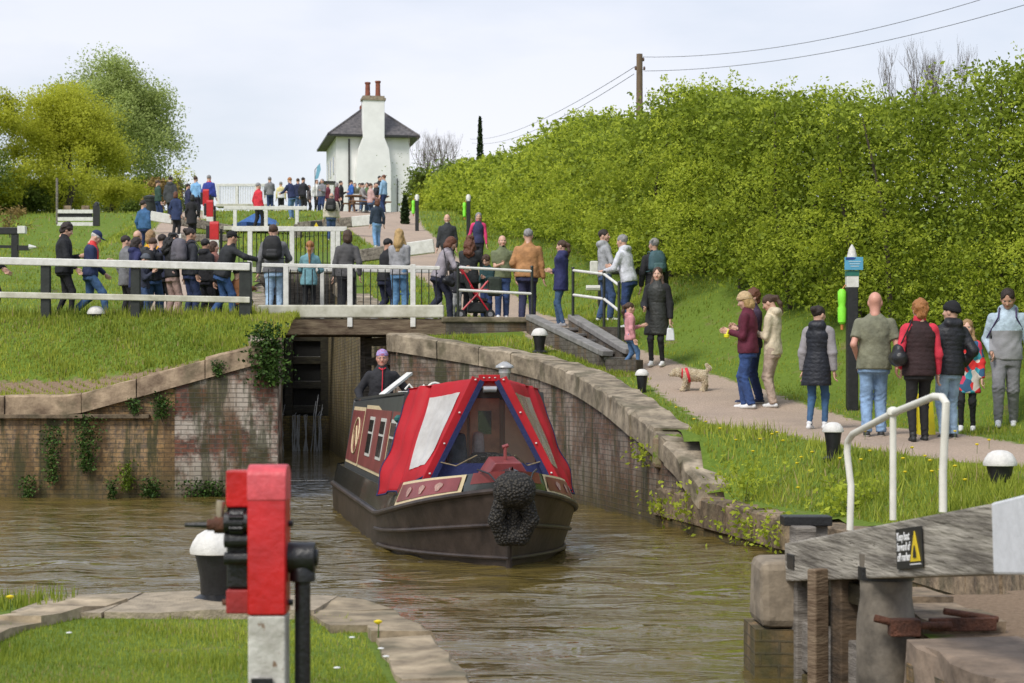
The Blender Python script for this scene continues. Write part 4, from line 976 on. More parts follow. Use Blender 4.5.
person(383, 221, 1.66, 'dark haired man in black perched behind the blonde woman on the footbridge', face=60, pos=((384 - 512) * 39.6 / F, 39.6, 3.16), hair='black', style='short', skin='tan', top=BLK, topkind='jacket', legs=(.018, .022, .05), legfit='jeans', aL='hold', aR='hold', stride=.2, lean=8)
pb = person(441, 231, 1.66, 'person with short brown hair in mauve grey top leaning over a pram', face=70, pos=((438 - 512) * 38.2 / F, 38.2, 3.15), hair='auburn', style='bob', top=(.30, .27, .30), topkind='jumper', legs=(.02, .023, .045), legfit='jeans', stride=.26, lean=22, aL='rail', aR='rail', hp=12)
shoulder_bag(pb, 'black camera bag slung in front of the person in the mauve top', 1, drop=.32, size=.8, fwdo=.1)
person(455, 249, 1.12, 'small dark haired child in white trousers between the pram and the rail', face=180, pos=((456 - 512) * 39.0 / F, 39.0, 3.15), hair='black', style='short', skin='tan', top=(.03, .03, .04), legs=(.6, .6, .6), legfit='jeans', child=True)
person(470, 231, 1.66, 'woman with long curly auburn hair in black leather jacket behind the pram', face=15, pos=((470 - 512) * 38.9 / F, 38.9, 3.15), hair='auburn', style='curly', top=(.03, .033, .035), topkind='jacket', legs=BLK, legfit='slim', aL='hold', aR='rail', hem=.08, fat=1.05)
person(487, 253, 1.24, 'boy with brown hair in dark teal jacket looking down beside the pram', face=200, pos=((487 - 512) * 38.6 / F, 38.6, 3.15), hair='brown', style='mop', top=(.02, .06, .065), topkind='jacket', legs=DJEAN, child=True, hp=30, hem=.06, aL='hold', aR='hold')
person(503, 246, 1.70, 'bearded balding man in olive t-shirt and jeans facing the canal', face=175, pos=((502 - 512) * 41.2 / F, 41.2, H(-.2, 41.2)), hair='dark', style='bald', beard='dark', top=(.15, .17, .09), topkind='tee', legs=(.03, .06, .16), fat=1.15, aL='down', aR='hold')
# ------------------------------------------------------------------ crowd at the left of the bridge
YL = 38.2
def left(px, label, dy=0, Hm=1.7, **k):
    y = YL + dy; x = (px - 512) * y / F
    return person(px, 0, Hm, label, pos=(x, y, 3.15 if y < 39.2 else H(x, y)), **k)
person(64, 221, 1.78, 'dark haired man in black jacket and black trousers walking by the white rail', face=78, pos=((64 - 512) * 37.3 / F, 37.3, 3.15), hair='dark', style='mop', top=(.010, .011, .014), topkind='jacket', legs=BLK, legfit='slim', stride=.14, hp=22, fat=1.2, aL='hold', aR='swing', hem=.05, shoes=BLK)
person(90, 229, 1.70, 'older man in navy cap and navy jacket with red lifejacket straps striding in jeans', face=80, pos=((90 - 512) * 37.35 / F, 37.35, 3.15), hair='white', style='short', hat='cap', hatc=(.02, .035, .10), top=(.018, .03, .085), topkind='jacket', strap={'lj': (.6, .03, .03)}, legs=(.05, .11, .23), stride=.36, hp=25, aL='swing', aR='hold', fat=1.1, lean=4, shoes=(.10, .05, .03))
person(-9, 240, 1.75, 'person in dark coat reaching in from beyond the left edge', face=80, pos=((-9 - 512) * 37.4 / F, 37.4, 3.15), hair='dark', style='short', top=BLK, topkind='jacket', legs=BLK, aL=(.0, .13, -.27), aR='swing')
left(136, 'woman in navy coat with grey hood and dark trousers at the left of the crowd', .2, 1.58, face=60, hair='dark', style='bob', top=(.022, .026, .10), topkind='coat', hem=.13, hood=True, legs=BLK, aL='hold', aR='pocket', hp=10)
left(137, 'broad person in charcoal anorak seen from behind at the back of the crowd', 1.9, 1.78, face=20, hair='fair', style='bald', top=(.045, .05, .052), topkind='jacket', legs=DJEAN, fat=1.3, hood=True)
left(152, 'person in mustard yellow jacket with fair hair at the back of the crowd', 2.5, 1.80, face=20, hair='fair', style='bob', top=(.75, .36, .012), topkind='jacket', legs=DJEAN, fat=1.1)
pk = left(153, 'short haired man in black jacket and blue jeans with small black rucksack in the crowd', .35, 1.60, face=15, hair='brown', style='short', top=(.02, .022, .03), topkind='jacket', legs=(.04, .09, .22), stride=.22, hp=15, aL='hold', aR='hold')
backpack(pk, 'small black rucksack on the short haired man in the crowd', BLK, None, .95)
left(144, 'child in grey woolly hat in front of the crowd looking at a phone', -.1, 1.22, face=110, hair='dark', style='short', hat='beanie', hatc=(.09, .10, .12), top=(.03, .035, .06), child=True, legs=(.05, .09, .2), aL='phone', aR='phone', hp=25, stride=.1)
left(172, 'woman with dark curly hair in black leather jacket and dusty pink trousers', .1, 1.66, face=50, hair='black', style='curly', top=(.018, .018, .02), topkind='jacket', legs=(.42, .28, .25), legfit='jeans', aL='hold', aR='hold', hp=10, skin='tan')
pj = left(190, 'smiling woman with hair tied back in navy jeans carrying a grey rucksack', -.15, 1.72, face=55, hair='dark', style='bun', skin='tan', top=(.02, .022, .03), topkind='jacket', legs=(.018, .03, .085), legfit='jeans', hy=15, hp=5, fat=1.1)
backpack(pj, 'grey rucksack on the smiling woman with hair tied back', (.12, .11, .13), (.09, .085, .10), 1.25)
left(206, 'dark haired person in black jacket half hidden behind the man in the black cap', .9, 1.60, face=40, hair='black', style='short', skin='tan', top=BLK, topkind='jacket', legs=(.02, .02, .03), hood=True)
left(222, 'man in black baseball cap and black jacket stretching out an arm to the rail', -.2, 1.70, face=60, hair='black', style='short', skin='tan', hat='cap', hatc=(.01, .01, .012), top=(.022, .024, .028), topkind='jacket', legs=(.035, .085, .22), legfit='jeans', stride=.2, lean=14, side=10, aL=(.10, .15, -.17), aR=(.12, .26, -.10), fat=1.15)
left(238, 'child with black hair in brown coat crouching at the foot of the bridge rail', -.1, 1.35, face=20, hair='black', style='short', kneel=True, top=(.22, .09, .035), topkind='jacket', child=True, legs=BLK, aL='rail', aR='reach', hem=.03)
# ------------------------------------------------------------------ farther up the flight
def up(px, head, Hm, label, lo=45, hi=125, **k): return person(px, head, Hm, label, lo=lo, hi=hi, **k)
up(448, 216, 1.74, 'bald man with white beard in black jacket walking down the path', 55, 68, face=180, hair='white', style='bald', beard='white', top=(.03, .033, .038), legs=BLK, stride=.1, fat=1.15)
up(478, 213, 1.70, 'grey haired woman in navy gilet with bright pink sleeves walking down the path', 55, 68, face=180, hair='grey', style='bob', top=(.03, .035, .10), topkind='vest', sleeve=(.70, .05, .18), legs=(.02, .02, .03), legfit='slim', stride=.08)
up(144, 201, 1.74, 'man in blue jacket over a white shirt standing left of the white beam end', 52, 66, face=30, hair='dark', style='short', top=(.04, .12, .26), legs=DJEAN, fat=1.2)
up(171, 175, 1.85, 'tall man in dark grey hooded coat at the second lock', 70, 82, face=10, hair='dark', style='short', top=(.05, .055, .06), topkind='coat', hem=.1, hood=True, legs=BLK)
up(176, 192, 1.60, 'woman with auburn hair in navy coat beside the second lock beam', 66, 76, face=20, hair='auburn', style='bob', top=(.02, .035, .10), topkind='coat', hem=.16, legs=BLK)
up(188, 184, 1.62, 'person in dark navy jacket left of the man in the pale blue shirt', 72, 84, face=60, hair='dark', style='short', top=(.02, .025, .07), legs=(.03, .03, .05))
up(196, 176, 1.74, 'man in pale blue shirt at the second lock', 72, 86, face=20, hair='brown', style='short', top=(.22, .45, .72), topkind='jumper', legs=(.03, .03, .05))
up(192, 195, 1.55, 'dark haired person in long black coat by the red paddle posts', 64, 75, face=0, hair='black', style='bob', top=BLK, topkind='coat', hem=.18, legs=BLK)
up(209, 175, 1.78, 'grey haired person in royal blue jacket with a red scarf behind the red paddle posts', 70, 84, face=20, hair='grey', style='short', top=(.03, .05, .28), topkind='jacket', strap={'lj': (.6, .03, .04)}, legs=(.16, .18, .12), fat=1.35)
up(258, 183, 1.76, 'grey haired man in bright red jacket standing on the second lock bridge', 70, 82, face=50, hair='grey', style='short', top=(.62, .03, .05), topkind='jacket', legs=BLK, stride=.14, fat=1.15, hem=.05)
up(281, 187, 1.66, 'person in yellow and white top beyond the second lock', 90, 104, face=0, hair='grey', style='short', top=(.72, .62, .30), strap={'two': (.7, .7, .72)}, legs=BLK)
up(292, 183, 1.75, 'man in navy jacket and jeans leaning left beyond the second lock', 84, 98, face=-50, hair='ginger', style='short', top=(.02, .03, .09), legs=(.12, .22, .38), lean=10, aL='rail', aR='hold', fat=1.1)
up(298, 184, 1.72, 'dark haired person in navy behind the man leaning left', 88, 100, face=0, hair='brown', style='short', top=(.018, .025, .07), legs=(.10, .16, .3))
up(309, 187, 1.60, 'dark haired person at the cottage garden wearing grey', 96, 110, face=90, hair='dark', style='bob', top=(.12, .10, .10), legs=BLK)
ps = up(331, 194, 1.66, 'bald person in cream jacket with black rucksack near the cottage corner', 70, 82, face=0, hair='grey', style='bald', top=(.62, .56, .46), legs=(.05, .09, .2), fat=1.2)
backpack(ps, 'black rucksack on the person in the cream jacket', BLK, (.05, .05, .05), 1.2)
up(328, 189, 1.65, 'person in maroon jacket standing at the cottage corner', 92, 108, face=120, hair='dark', style='short', top=(.16, .03, .05), legs=BLK)
up(337, 193, 1.55, 'person in dark wine red coat right of the cream jacket', 84, 100, face=70, hair='grey', style='bob', top=(.12, .02, .04), topkind='coat', legs=BLK, hem=.12)
up(351, 183, 1.78, 'tall man dressed all in blue at the cottage wall', 92, 106, face=60, hair='dark', style='short', top=(.03, .12, .42), legs=(.08, .20, .42))
up(360, 184, 1.72, 'person in khaki jacket behind the drinkers by the cottage', 96, 112, face=150, hair='dark', style='short', top=(.10, .12, .06), legs=BLK)
up(355, 187, 1.64, 'person in olive top among the group by the cottage', 94, 106, face=170, hair='brown', style='short', top=(.14, .14, .10), legs=DJEAN)
up(377, 199, 1.62, 'woman with auburn hair in dark navy top and pale jeans behind the white beam end', 60, 75, face=-20, hair='auburn', style='bob', top=(.02, .035, .06), legs=(.18, .34, .58), stride=.12)
XTRA = [(303, 96, 'person in black coat far off beyond the top lock left of the flag', (.02, .02, .03), 'dark', 40), (317, 103, 'person in white top close to the feather flag', (.7, .7, .68), 'brown', 160), (322, 99, 'person in grey coat between the flag and the porch', (.2, .2, .22), 'grey', 200),
 (341, 103, 'person in black by the cottage porch post', (.02, .02, .02), 'black', 100), 
 (380, 93, 'person in black carrying nothing at the right end of the picnic table', (.015, .016, .02), 'black', 150),
 (384, 88, 'person in pale blue top at the foot of the cottage wall', (.25, .42, .6), 'auburn', 300), (158, 82, 'person in dark green coat at the far left of the second lock group', (.03, .07, .05), 'brown', 60), (270, 96, 'person in grey jacket by the far white fence', (.2, .2, .21), 'grey', 0)]
for px, yy, lb, c, hc_, fc in XTRA:
    x = (px - 512) * yy / F; person(px, 0, 1.7, lb, pos=(x, yy, H(x, yy)), face=fc, hair=hc_, style='short', top=c, legs=BLK if px % 2 else DJEAN, aL='hold' if px % 3 else 'down', aR='phone' if px % 3 == 0 else 'down')
left(163, 'dark haired person in navy anorak at the back of the crowd beside the mustard jacket', 1.6, 1.70, face=30, hair='dark', style='short', top=(.02, .025, .06), topkind='jacket', legs=BLK, fat=1.1)
left(214, 'person with light brown hair in terracotta top squeezed behind the outstretched arm', 1.3, 1.56, face=70, hair='brown', style='bob', top=(.30, .13, .10), topkind='jacket', legs=BLK)
left(126, 'person in mid grey coat half hidden at the left end of the crowd', 1.0, 1.66, face=60, hair='dark', style='short', top=(.17, .17, .18), topkind='coat', hem=.1, legs=BLK)
SEATS = [(363, 'person in grey jumper sitting at the cottage table', (.30, .28, .27), 'dark', 90), (367, 'person in green top sitting at the cottage table', (.09, .15, .06), 'black', 91.5), (371, 'person in pale pink top sitting at the cottage table', (.55, .36, .34), 'brown', 89.3), (375, 'person in black top sitting at the end of the cottage table', (.02, .02, .025), 'dark', 91)]
for i, (px, lb, c, hc_, yy) in enumerate(SEATS):
    x = (px - 512) * yy / F; person(px, 0, 1.7, lb, pos=(x, yy, H(x, yy)), face=(110, 200, 60, 250)[i], sit=.52, hair=hc_, style='short', top=c, legs=(.10, .17, .3), aL='lap', aR='lap')
t = thing('picnic_table', 'wooden picnic table with people sitting round it by the cottage wall', 'table', ((367 - 512) * 90.2 / F, 90.2, H(-6.54, 90.2)), .3)
mw = mat('picnic_wood', (.20, .11, .06), .8, .3, 5, .3)
for nm, cy, cz, w in (('tabletop', 0, .74, .7), ('bench', -.62, .45, .26), ('bench', .62, .45, .26)):
    mb = MB(); mb.box((0, cy, cz), (1.9, w, .05)); mb.build(nm, mw, t)
for sx_ in (-.7, .7):
    mb = MB(); mb.bar((sx_, -.55, 0), (sx_, -.2, .72), .09, .05); mb.bar((sx_, .55, 0), (sx_, .2, .72), .09, .05); mb.bar((sx_, -.7, .40), (sx_, .7, .40), .05, .09); mb.build('leg_frame', mw, t)
# the yellow thing held
hnd = wpt(pm, pm['AR'][0][2]); t = thing('toy', 'small yellow plastic scoop held by the person in the maroon sweatshirt', 'toy', hnd + Vector((-.05, -.03, -.1)))
mb = MB(); mb.lathe((0, 0, 0), [(.02, 0), (.04, .015), (.042, .05), (.03, .06)], 12); shade_auto(mb.build('cup', mat('yellow_plastic', (.75, .72, .02), .4, .05), t)); mb = MB(); mb.tube([(0, 0, .05), (.03, .01, .13)], .012, 8); mb.build('handle', mat('yellow_plastic', (.75, .72, .02), .4, .05), t)
# ---- helmsman
BOATO = Vector((-.03, 20.0, 0)); BYAW = math.atan2(.155, 1)
BM = Matrix.Rotation(BYAW, 4, 'Z'); BM.translation = BOATO
def bw(x, y, z): return BM @ Vector((x, y, z))
hp_ = bw(-.36, 10.45, .63)
def bandm():
    m = mat('bandana_print', (.55, .10, .16), .8, .3, 30, col2=(.35, .38, .75)); return m
ph = person(0, 0, 1.76, 'helmsman in black jacket and red and blue bandana steering the narrowboat', face=172, pos=tuple(hp_), hair='grey', style='bald', hat='bandana', hatc=bandm(), top=(.018, .018, .022), topkind='jacket', strap=None, legs=DJEAN, fat=1.15, aL=(.16, .05, -.24), aR=(.08, .13, -.22), glasses=True, hy=8, skin='red')
mb = MB(); f_ = ph['fwd']; c_ = ph['che']; hh_ = ph['h']
mb.tube([ph['nek'] + f_ * .075 * hh_, c_ + f_ * .098 * hh_ + ph['u'] * .03 * hh_, c_ + f_ * .098 * hh_ - ph['u'] * .12 * hh_], .008, 6); mb.tube([ph['nek'] - np.array([.05, 0, 0]) + f_ * .045 * hh_, ph['nek'] + f_ * .085 * hh_ - ph['u'] * .03, ph['nek'] + np.array([.05, 0, 0]) + f_ * .045 * hh_], .011, 6)
shade_auto(mb.build('red_zip', mat('red_trim', (.6, .02, .04), .6, .05), ph['root']))
# ================================================================== footbridge, rails, gates
M_white = mat('white_paint', (.66, .65, .60), .55, .10, 9, .15, 30, col2=(.78, .77, .73), chip=((.16, .13, .09), 9, .69))
M_whited = mat('dirty_white_paint', (.50, .48, .36), .6, .22, 3, .2, 20, col2=(.68, .66, .56))
M_blackp = mat('black_paint', (.018, .018, .018), .45, .3, 12, .2, 30)
M_darkp = mat('dark_green_black_paint', (.022, .026, .022), .5, .3, 8, .2, 25)
M_timber = mat('grey_timber', (.17, .145, .12), .85, .45, 4, .5, 20, col2=(.30, .27, .235), stretch=(1, 1, 6))
M_beam = mat('weathered_oak_beam', (.15, .125, .10), .85, .5, 3.0, .6, 12, col2=(.33, .29, .24), stretch=(5, .8, 5))
M_brownt = mat('rusty_brown_timber', (.13, .075, .045), .85, .5, 4, .5, 16, col2=(.22, .17, .11), stretch=(.7, 1, 4))
M_wett = mat('wet_black_timber', (.014, .013, .010), .35, .5, 5, .4, 16, col2=(.045, .040, .022), stretch=(1, 1, 5))
M_red = mat('red_paint', (.50, .008, .010), .42, .16, 6, .25, 30, coat=.15, chip=((.10, .035, .025), 16, .665))
M_iron = mat('black_iron', (.012, .012, .013), .38, .3, 20, .2, 60)
M_rust = mat('rust', (.095, .035, .018), .8, .5, 14, .6, 60)
fb = thing('footbridge', 'white railed timber footbridge over the mouth of the lock', 'bridge')
YF, YK = 37.0, 38.6
def bx(px, y=YF): return (px - 512) * y / F
def zy(py, y=YF): return EYE - (py - YH) * y / F
mb = MB(); mb.box(((bx(256) + bx(446)) / 2, YF + .85, 3.07), (bx(446) - bx(256), 1.55, .12)); mb.build('deck', M_timber, fb, bevel=.006)
mb = MB(); mb.box(((bx(258) + bx(444)) / 2, YF, (zy(305) + zy(318)) / 2), (bx(444) - bx(258), .12, zy(305) - zy(318))); mb.build('edge_board', M_whited, fb, bevel=.03, seg=3)
mb = MB(); mb.box(((bx(262) + bx(446)) / 2, YF + .12, (zy(319) + zy(335)) / 2), (bx(446) - bx(262), .28, zy(319) - zy(335))); mb.build('bearer', M_brownt, fb, bevel=.015)
mb = MB(); mb.box(((bx(262) + bx(446)) / 2, YF + 1.3, (zy(320) + zy(335)) / 2), (bx(446) - bx(262), .26, .28)); mb.build('bearer', M_brownt, fb, bevel=.015)
mb = MB(); mb.box((bx(416), YF + .2, 2.2), (.12, .14, 1.25)); mb.build('prop', M_brownt, fb, bevel=.01)
for yy, pxs in ((YF - .02, (286, 350, 413)), (YF + 1.66, (250, 322, 395, 440))):
    mb = MB(); mb.bar((bx(262, yy), yy, zy(265, yy) if yy < 37.5 else 4.15), (bx(440, yy), yy, zy(268, yy) if yy < 37.5 else 4.1), .055, .07); mb.build('top_rail', M_white, fb, bevel=.012)
    for px in pxs: mb = MB(); mb.box((bx(px, yy), yy + .01, 3.55 if yy < 37.5 else 3.6), (.095, .08, 1.16) if yy < 37.5 else (.08, .07, 1.05)); mb.build('post', M_white, fb, bevel=.008)
mb = MB()
for i in range(24): x = bx(268) + i * (bx(436) - bx(268)) / 23; mb.tube([(x, YF + .09, 3.16), (x, YF + .09, zy(269))], .010, 5)
mb.bar((bx(264), YF + .09, 3.30), (bx(438), YF + .09, 3.30), .02, .025); mb.build('balusters', M_iron, fb)
# stone/brick abutment right of the bridge with black and white railing
ab = thing('bridge_abutment', 'low grey brick wall at the right end of the footbridge', 'wall')
wall_run([(bx(444), YF - .02, 3.06), (bx(532), YF + .25, 3.06)], 1.8, M_brickgrey, 'brickwork', ab, thick=.4)
mb = MB(); mb.bar((bx(440), YF + .16, 3.11), (bx(533), YF + .42, 3.11), .44, .10); mb.build('capping', M_stoneg, ab, bevel=.02, jitter=.004)
def rail(name, label, posts, rails, pm=None, rm=None, pr=.028, rr=.026, cat='railing'):
    t = thing(name, label, cat)
    for (a, b) in posts: m_ = MB(); m_.tube([a, b], pr, 8); m_.tube([Vector(b) - Vector((0, 0, .0)), Vector(b) + Vector((0, 0, .025))], [pr * 1.3, pr * .9], 8); shade_auto(m_.build('post', pm or M_darkp, t))
    for (a, b) in rails: m_ = MB(); m_.tube([a, b], rr, 8); shade_auto(m_.build('rail', rm or M_white, t))
    return t
P1 = [(bx(458, 37.1), 37.1), (bx(532, 37.3), 37.3)]
rail('handrail', 'black posted handrail with two white bars beside the pram', [((x, y, 3.12), (x, y, 4.13 - i * .03)) for i, (x, y) in enumerate(P1)],
     [((P1[0][0], P1[0][1], 4.08), (P1[1][0], P1[1][1], 4.02)), ((P1[0][0], P1[0][1], 3.66), (P1[1][0], P1[1][1], 3.60))])
P2 = [(bx(573, 37.6), 37.6, 0), (bx(604, 37.0), 37.0, 0), (bx(619, 36.2), 36.2, 0)]
rail('handrail', 'handrail of two white bars running down beside the two men in hoodies', [((x, y, H(x, y) - .05), (x, y, H(x, y) + (1.12, 1.16, 1.15)[i])) for i, (x, y, q) in enumerate(P2)],
     [((P2[i][0], P2[i][1], H(*P2[i][:2]) + dz + (0, .04, .02)[i]), (P2[i + 1][0], P2[i + 1][1], H(*P2[i + 1][:2]) + dz + (0, .04, .02)[i + 1])) for dz in (1.08, .62) for i in (0, 1)])
# left fence
fe = thing('fence', 'white two rail fence with square black posts along the left bank', 'fence')
YQ = 36.2
def fx(px): return (px - 512) * YQ / F
for px in (-95, 45, 135, 245): mb = MB(); mb.box((fx(px), YQ + .07, 3.5), (.17 if px != 245 else .22, .13, 1.25), taper=.98); mb.build('post', M_darkp, fe, bevel=.012)
for a, b, h in ((257.5, 267, .17), (292, 300, .14)):
    mb = MB(); mb.bar((fx(-140), YQ, zy(a - 4 + 4, YQ)), (fx(250), YQ, zy(b - 0, YQ)), .07, h * .8); mb.build('rail', M_white if h > .15 else M_whited, fe, bevel=.015)
# steps
st = thing('steps', 'flight of grey brick steps between two sloping stone kerbs', 'steps')
def spt(px, py, s): v = at(px, py, s); return v
kA = (spt(531, 317, 53.8), spt(604, 352, 58.5)); kB = (spt(573, 317, 53.0), spt(627, 350, 57.5))
for k in (kA, kB):
    mb = MB(); mb.bar(k[0], k[1], .22, .10); mb.bar(k[1] + Vector((0, .0, 0)), k[1] + (k[1] - k[0]).normalized() * .0 + Vector((.06, -.12, -.03)), .22, .10); mb.build('kerb', mat('blue_grey_stone', (.23, .22, .21), .85, .25, 6, .4), st, bevel=.015)
    mb = MB(); d = k[1] - k[0]; sd_ = Vector((d.y, -d.x, 0)).normalized() * .09
    a0, b0 = k[0], k[1]; dn = Vector((0, 0, -1.1))
    vs = [a0 - sd_ - Vector((0, 0, .05)), b0 - sd_ - Vector((0, 0, .05)), b0 - sd_ + dn * .55, a0 - sd_ + dn, a0 + sd_ - Vector((0, 0, .05)), b0 + sd_ - Vector((0, 0, .05)), b0 + sd_ + dn * .55, a0 + sd_ + dn]
    mb.add(vs, [(0, 1, 2, 3), (7, 6, 5, 4), (0, 4, 5, 1), (1, 5, 6, 2), (2, 6, 7, 3), (3, 7, 4, 0)]); uvbox(mb.build('side_wall', M_brickgrey, st))
NS = 6
for i in range(NS):
    t0 = i / NS; t1 = (i + 1) / NS; a = kA[0].lerp(kA[1], t0); b = kB[0].lerp(kB[1], t0); a1 = kA[0].lerp(kA[1], t1); b1 = kB[0].lerp(kB[1], t1)
    z = a1.z - .12; mb = MB(); q = [a, b, b1, a1]; mb.add([(p.x, p.y, z) for p in q] + [(p.x, p.y, z - .9) for p in q], [(3, 2, 1, 0), (4, 5, 6, 7), (0, 1, 5, 4), (1, 2, 6, 5), (2, 3, 7, 6), (3, 0, 4, 7)]); uvbox(mb.build('step', M_brickgrey, st))
    mb = MB(); mb.bar((a1.x, a1.y, z + .012), (b1.x, b1.y, z + .012), .10, .05); mb.build('nosing', mat('blue_grey_stone', (.23, .22, .21), .85, .25, 6, .4), st, bevel=.008)
wl = thing('brick_plinth', 'low brick retaining wall behind the steps under the handrail', 'wall')
wall_run([(bx(578, 37.3), 37.3, 3.0), (bx(618, 36.4), 36.4, 2.95)], 2.0, M_brickgrey, 'brickwork', wl, thick=.22)
mb = MB(); mb.box((spt(624, 362, 59).x, spt(624, 362, 59).y - .1, 2.16), (.55, .4, .30), rz=-.35); uvbox(mb.build('brickwork', M_brickgrey, wl, bevel=.01))
# lower mitre gate of the first lock, half folded back (right)
mg = thing('lock_gate', 'old timber lower lock gate folded back behind the helmsman', 'gate')
g0 = Vector((-2.13, 37.35, 0)); g1 = Vector((-2.80, 38.35, 0)); gd = (g1 - g0).normalized(); gn = Vector((gd.y, -gd.x, 0))
for p, nm in ((g0, 'heel_post'), (g1, 'mitre_post')): mb = MB(); mb.box((p.x, p.y, 1.2), (.17, .17, 3.5), rz=math.atan2(gd.y, gd.x)); mb.build(nm, M_timber, mg, bevel=.015)
for z in (2.72, 2.35, 2.02, 1.5, .9, .3): mb = MB(); mb.bar(g0 + Vector((0, 0, z)), g1 + Vector((0, 0, z)), .13, .15); mb.build('cross_rail', M_timber, mg, bevel=.01)
mb = MB(); mb.bar(g0 + Vector((0, .12, .6)), g1 + Vector((0, .12, .6)), .05, 2.0); mb.build('planking', M_wett, mg)
# top gate of the first lock
tg = thing('lock_gate', 'tall black timber gate leaking water at the far end of the lock chamber', 'gate')
TGY = 61.2; xg0, xg1 = -7.9, -5.5
def gx(px): return (px - 512) * TGY / F
mb = MB(); mb.box(((xg0 + xg1) / 2, TGY + .12, 3.1), (xg1 - xg0, .08, 4.1)); mb.build('planking', mat('black_wet_planks', (.008, .008, .007), .5, .5, 6, .3, 20, stretch=(6, 1, 1)), tg)
for px in (262, 289, 325): mb = MB(); mb.box((gx(px), TGY, 3.2), (.26, .2, 4.3)); mb.build('stile', M_wett, tg, bevel=.015)
for z in (1.25, 2.0, 2.75, 3.45, 4.15, 4.9): mb = MB(); mb.box(((xg0 + xg1) / 2, TGY + .0, z), (xg1 - xg0 - .1, .16, .24)); mb.build('cross_rail', M_wett, tg, bevel=.015)
mb = MB(); mb.box(((xg0 + xg1) / 2, TGY - .35, .15), (xg1 - xg0 + .6, .8, 1.8)); uvbox(mb.build('cill', M_cham, tg))
M_leak = mat('falling_water', (.75, .78, .80), .3, .2, 30, alpha=.55)
for px, z0, w in ((281, 1.9, .10), (284, 1.5, .14), (297, 1.15, .05), (301, 1.1, .05), (309, 1.1, .06), (318, 1.7, .12), (322, 1.4, .08)):
    t = thing('water_leak', {281: 'strand of water spurting from the left edge of the black gate'}.get(px, 'thin white strand of water leaking down the black far gate'), 'water leak', group='leaks of the far lock gate'); mb = MB(); x = gx(px); r_ = random.Random(px)
    for k in range(5): xx = x + r_.uniform(-w, w) * .6; mb.tube([(xx, TGY - .2, z0 - .1 * k), (xx + r_.uniform(-.03, .03), TGY - .82 - .06 * r_.random(), 1.08), (xx + r_.uniform(-.05, .05), TGY - .9, .5), (xx + r_.uniform(-.06, .06), TGY - .95, .0)], [.007, .010, .014, .018], 5)
    mb.build('strand', M_leak, t)
# cover behind the top gate: pound of the next lock
mb = MB(); 
bk = thing('lock_apron', 'dark timber apron above the cill between the first and second locks', 'lock wall'); mb.box(((xg0 + xg1) / 2 - .3, TGY + 1.2, 2.2), (3.4, 1.6, 5.6)); uvbox(mb.build('apron', M_cham, bk))

# ---- footbridges and rails of the upper locks
def walkway(label, y, pxa, pxb, rail_py, base_py, posts, bars=0, extra=None, d=.9):
    t = thing('footbridge', label, 'bridge'); s = F / y
    xa, xb = (pxa - 512) / s, (pxb - 512) / s; zr = EYE - (rail_py - YH) / s; zb = EYE - (base_py - YH) / s
    mb = MB(); mb.bar((xa, y, zr), (xb, y, zr - .1 * 0), .09, .13); mb.build('rail', M_white, t, bevel=.01)
    for px in posts: mb = MB(); x = (px - 512) / s; mb.box((x, y + .01, (zr + zb) / 2), (.13, .1, zr - zb)); mb.build('post', M_white, t, bevel=.008)
    mb = MB(); mb.box(((xa + xb) / 2, y + .35, zb + .03), (xb - xa, d, .14)); mb.build('deck', M_whited, t, bevel=.01)
    if bars:
        mb = MB(); 
        for i in range(bars): x = xa + (xb - xa) * (i + .5) / bars; mb.tube([(x, y + .06, zb), (x, y + .06, zr)], .014, 4)
        mb.build('balusters', M_iron if bars < 30 else M_white, t)
    return t
walkway('white railed footbridge over the upper gate of the first lock', 56.5, 232, 347, 229, 271, (250, 292, 333, 338), bars=26)
walkway('white railed footbridge crossing the second lock below the man in red', 73.5, 224, 307, 208, 229, (235, 266, 297))
walkway('far white fence like footbridge at the top of the lock flight', 98.0, 216, 273, 185, 206, (218, 237, 256, 272), bars=34)
# retaining boards and stone between the locks
tm = thing('lock_gate', 'weathered grey timber top gate showing above the first footbridge deck', 'gate')
for px in range(262, 345, 5):
    x = (px - 512) * 57.6 / F; mb = MB(); mb.box((x, 57.6, 4.55), (.125, .08, 1.45 + .06 * math.sin(px))); mb.build('board', M_timber, tm, bevel=.006)
# balance beams up the flight
def beam(label, y, pts, th=.30, white=.3, w=.3, sign=False, name='balance_beam', dy=0, white_at_b=True):
    """pts: pixel ends a -> b; the white painted part is at b"""
    t = thing(name, label, 'beam'); s = F / y
    a = at(pts[0][0], pts[0][1], s); b = at(pts[1][0], pts[1][1], F / (y + dy)); c = b.lerp(a, white)
    mb = MB(); mb.bar(a, c, w, th * .9, w2=w, h2=th); mb.build('beam', M_beam, t, bevel=.02)
    mb = MB(); mb.bar(c, b, w + .004, th + .004, h2=th * 1.05); mb.build('white_end', M_white, t, bevel=.02)
    for p, nm in ((a, 'gate_post'),): mb = MB(); mb.box((p.x, p.y, p.z - .45), (.28, .28, 1.1)); mb.build(nm, M_timber, t, bevel=.02)
    if sign:
        q = a.lerp(b, sign); mb = MB(); mb.box((q.x, q.y - w / 2 - .012, q.z), (.42, .02, .26)); pl_ = mb.build('warning_plate', M_blackp, t)
        mb = MB(); mb.prism([(-.09, -.09), (.09, -.09), (0, .09)], .01, org=(q.x, q.y - w / 2 - .024, q.z), ux=(1, 0, 0), uy=(0, 0, 1)); mb.build('triangle', mat('yellow_sign', (.75, .55, .02), .5, .05), pl_)
    return t
beam('weathered beam with long white end beside the second lock, left side', 74, ((234, 230), (151, 216)), th=.34, white=.26)
beam('grey beam with yellow warning triangle pointing at the cottage path', 72, ((298, 227), (373, 220)), th=.36, white=.28, sign=.25)
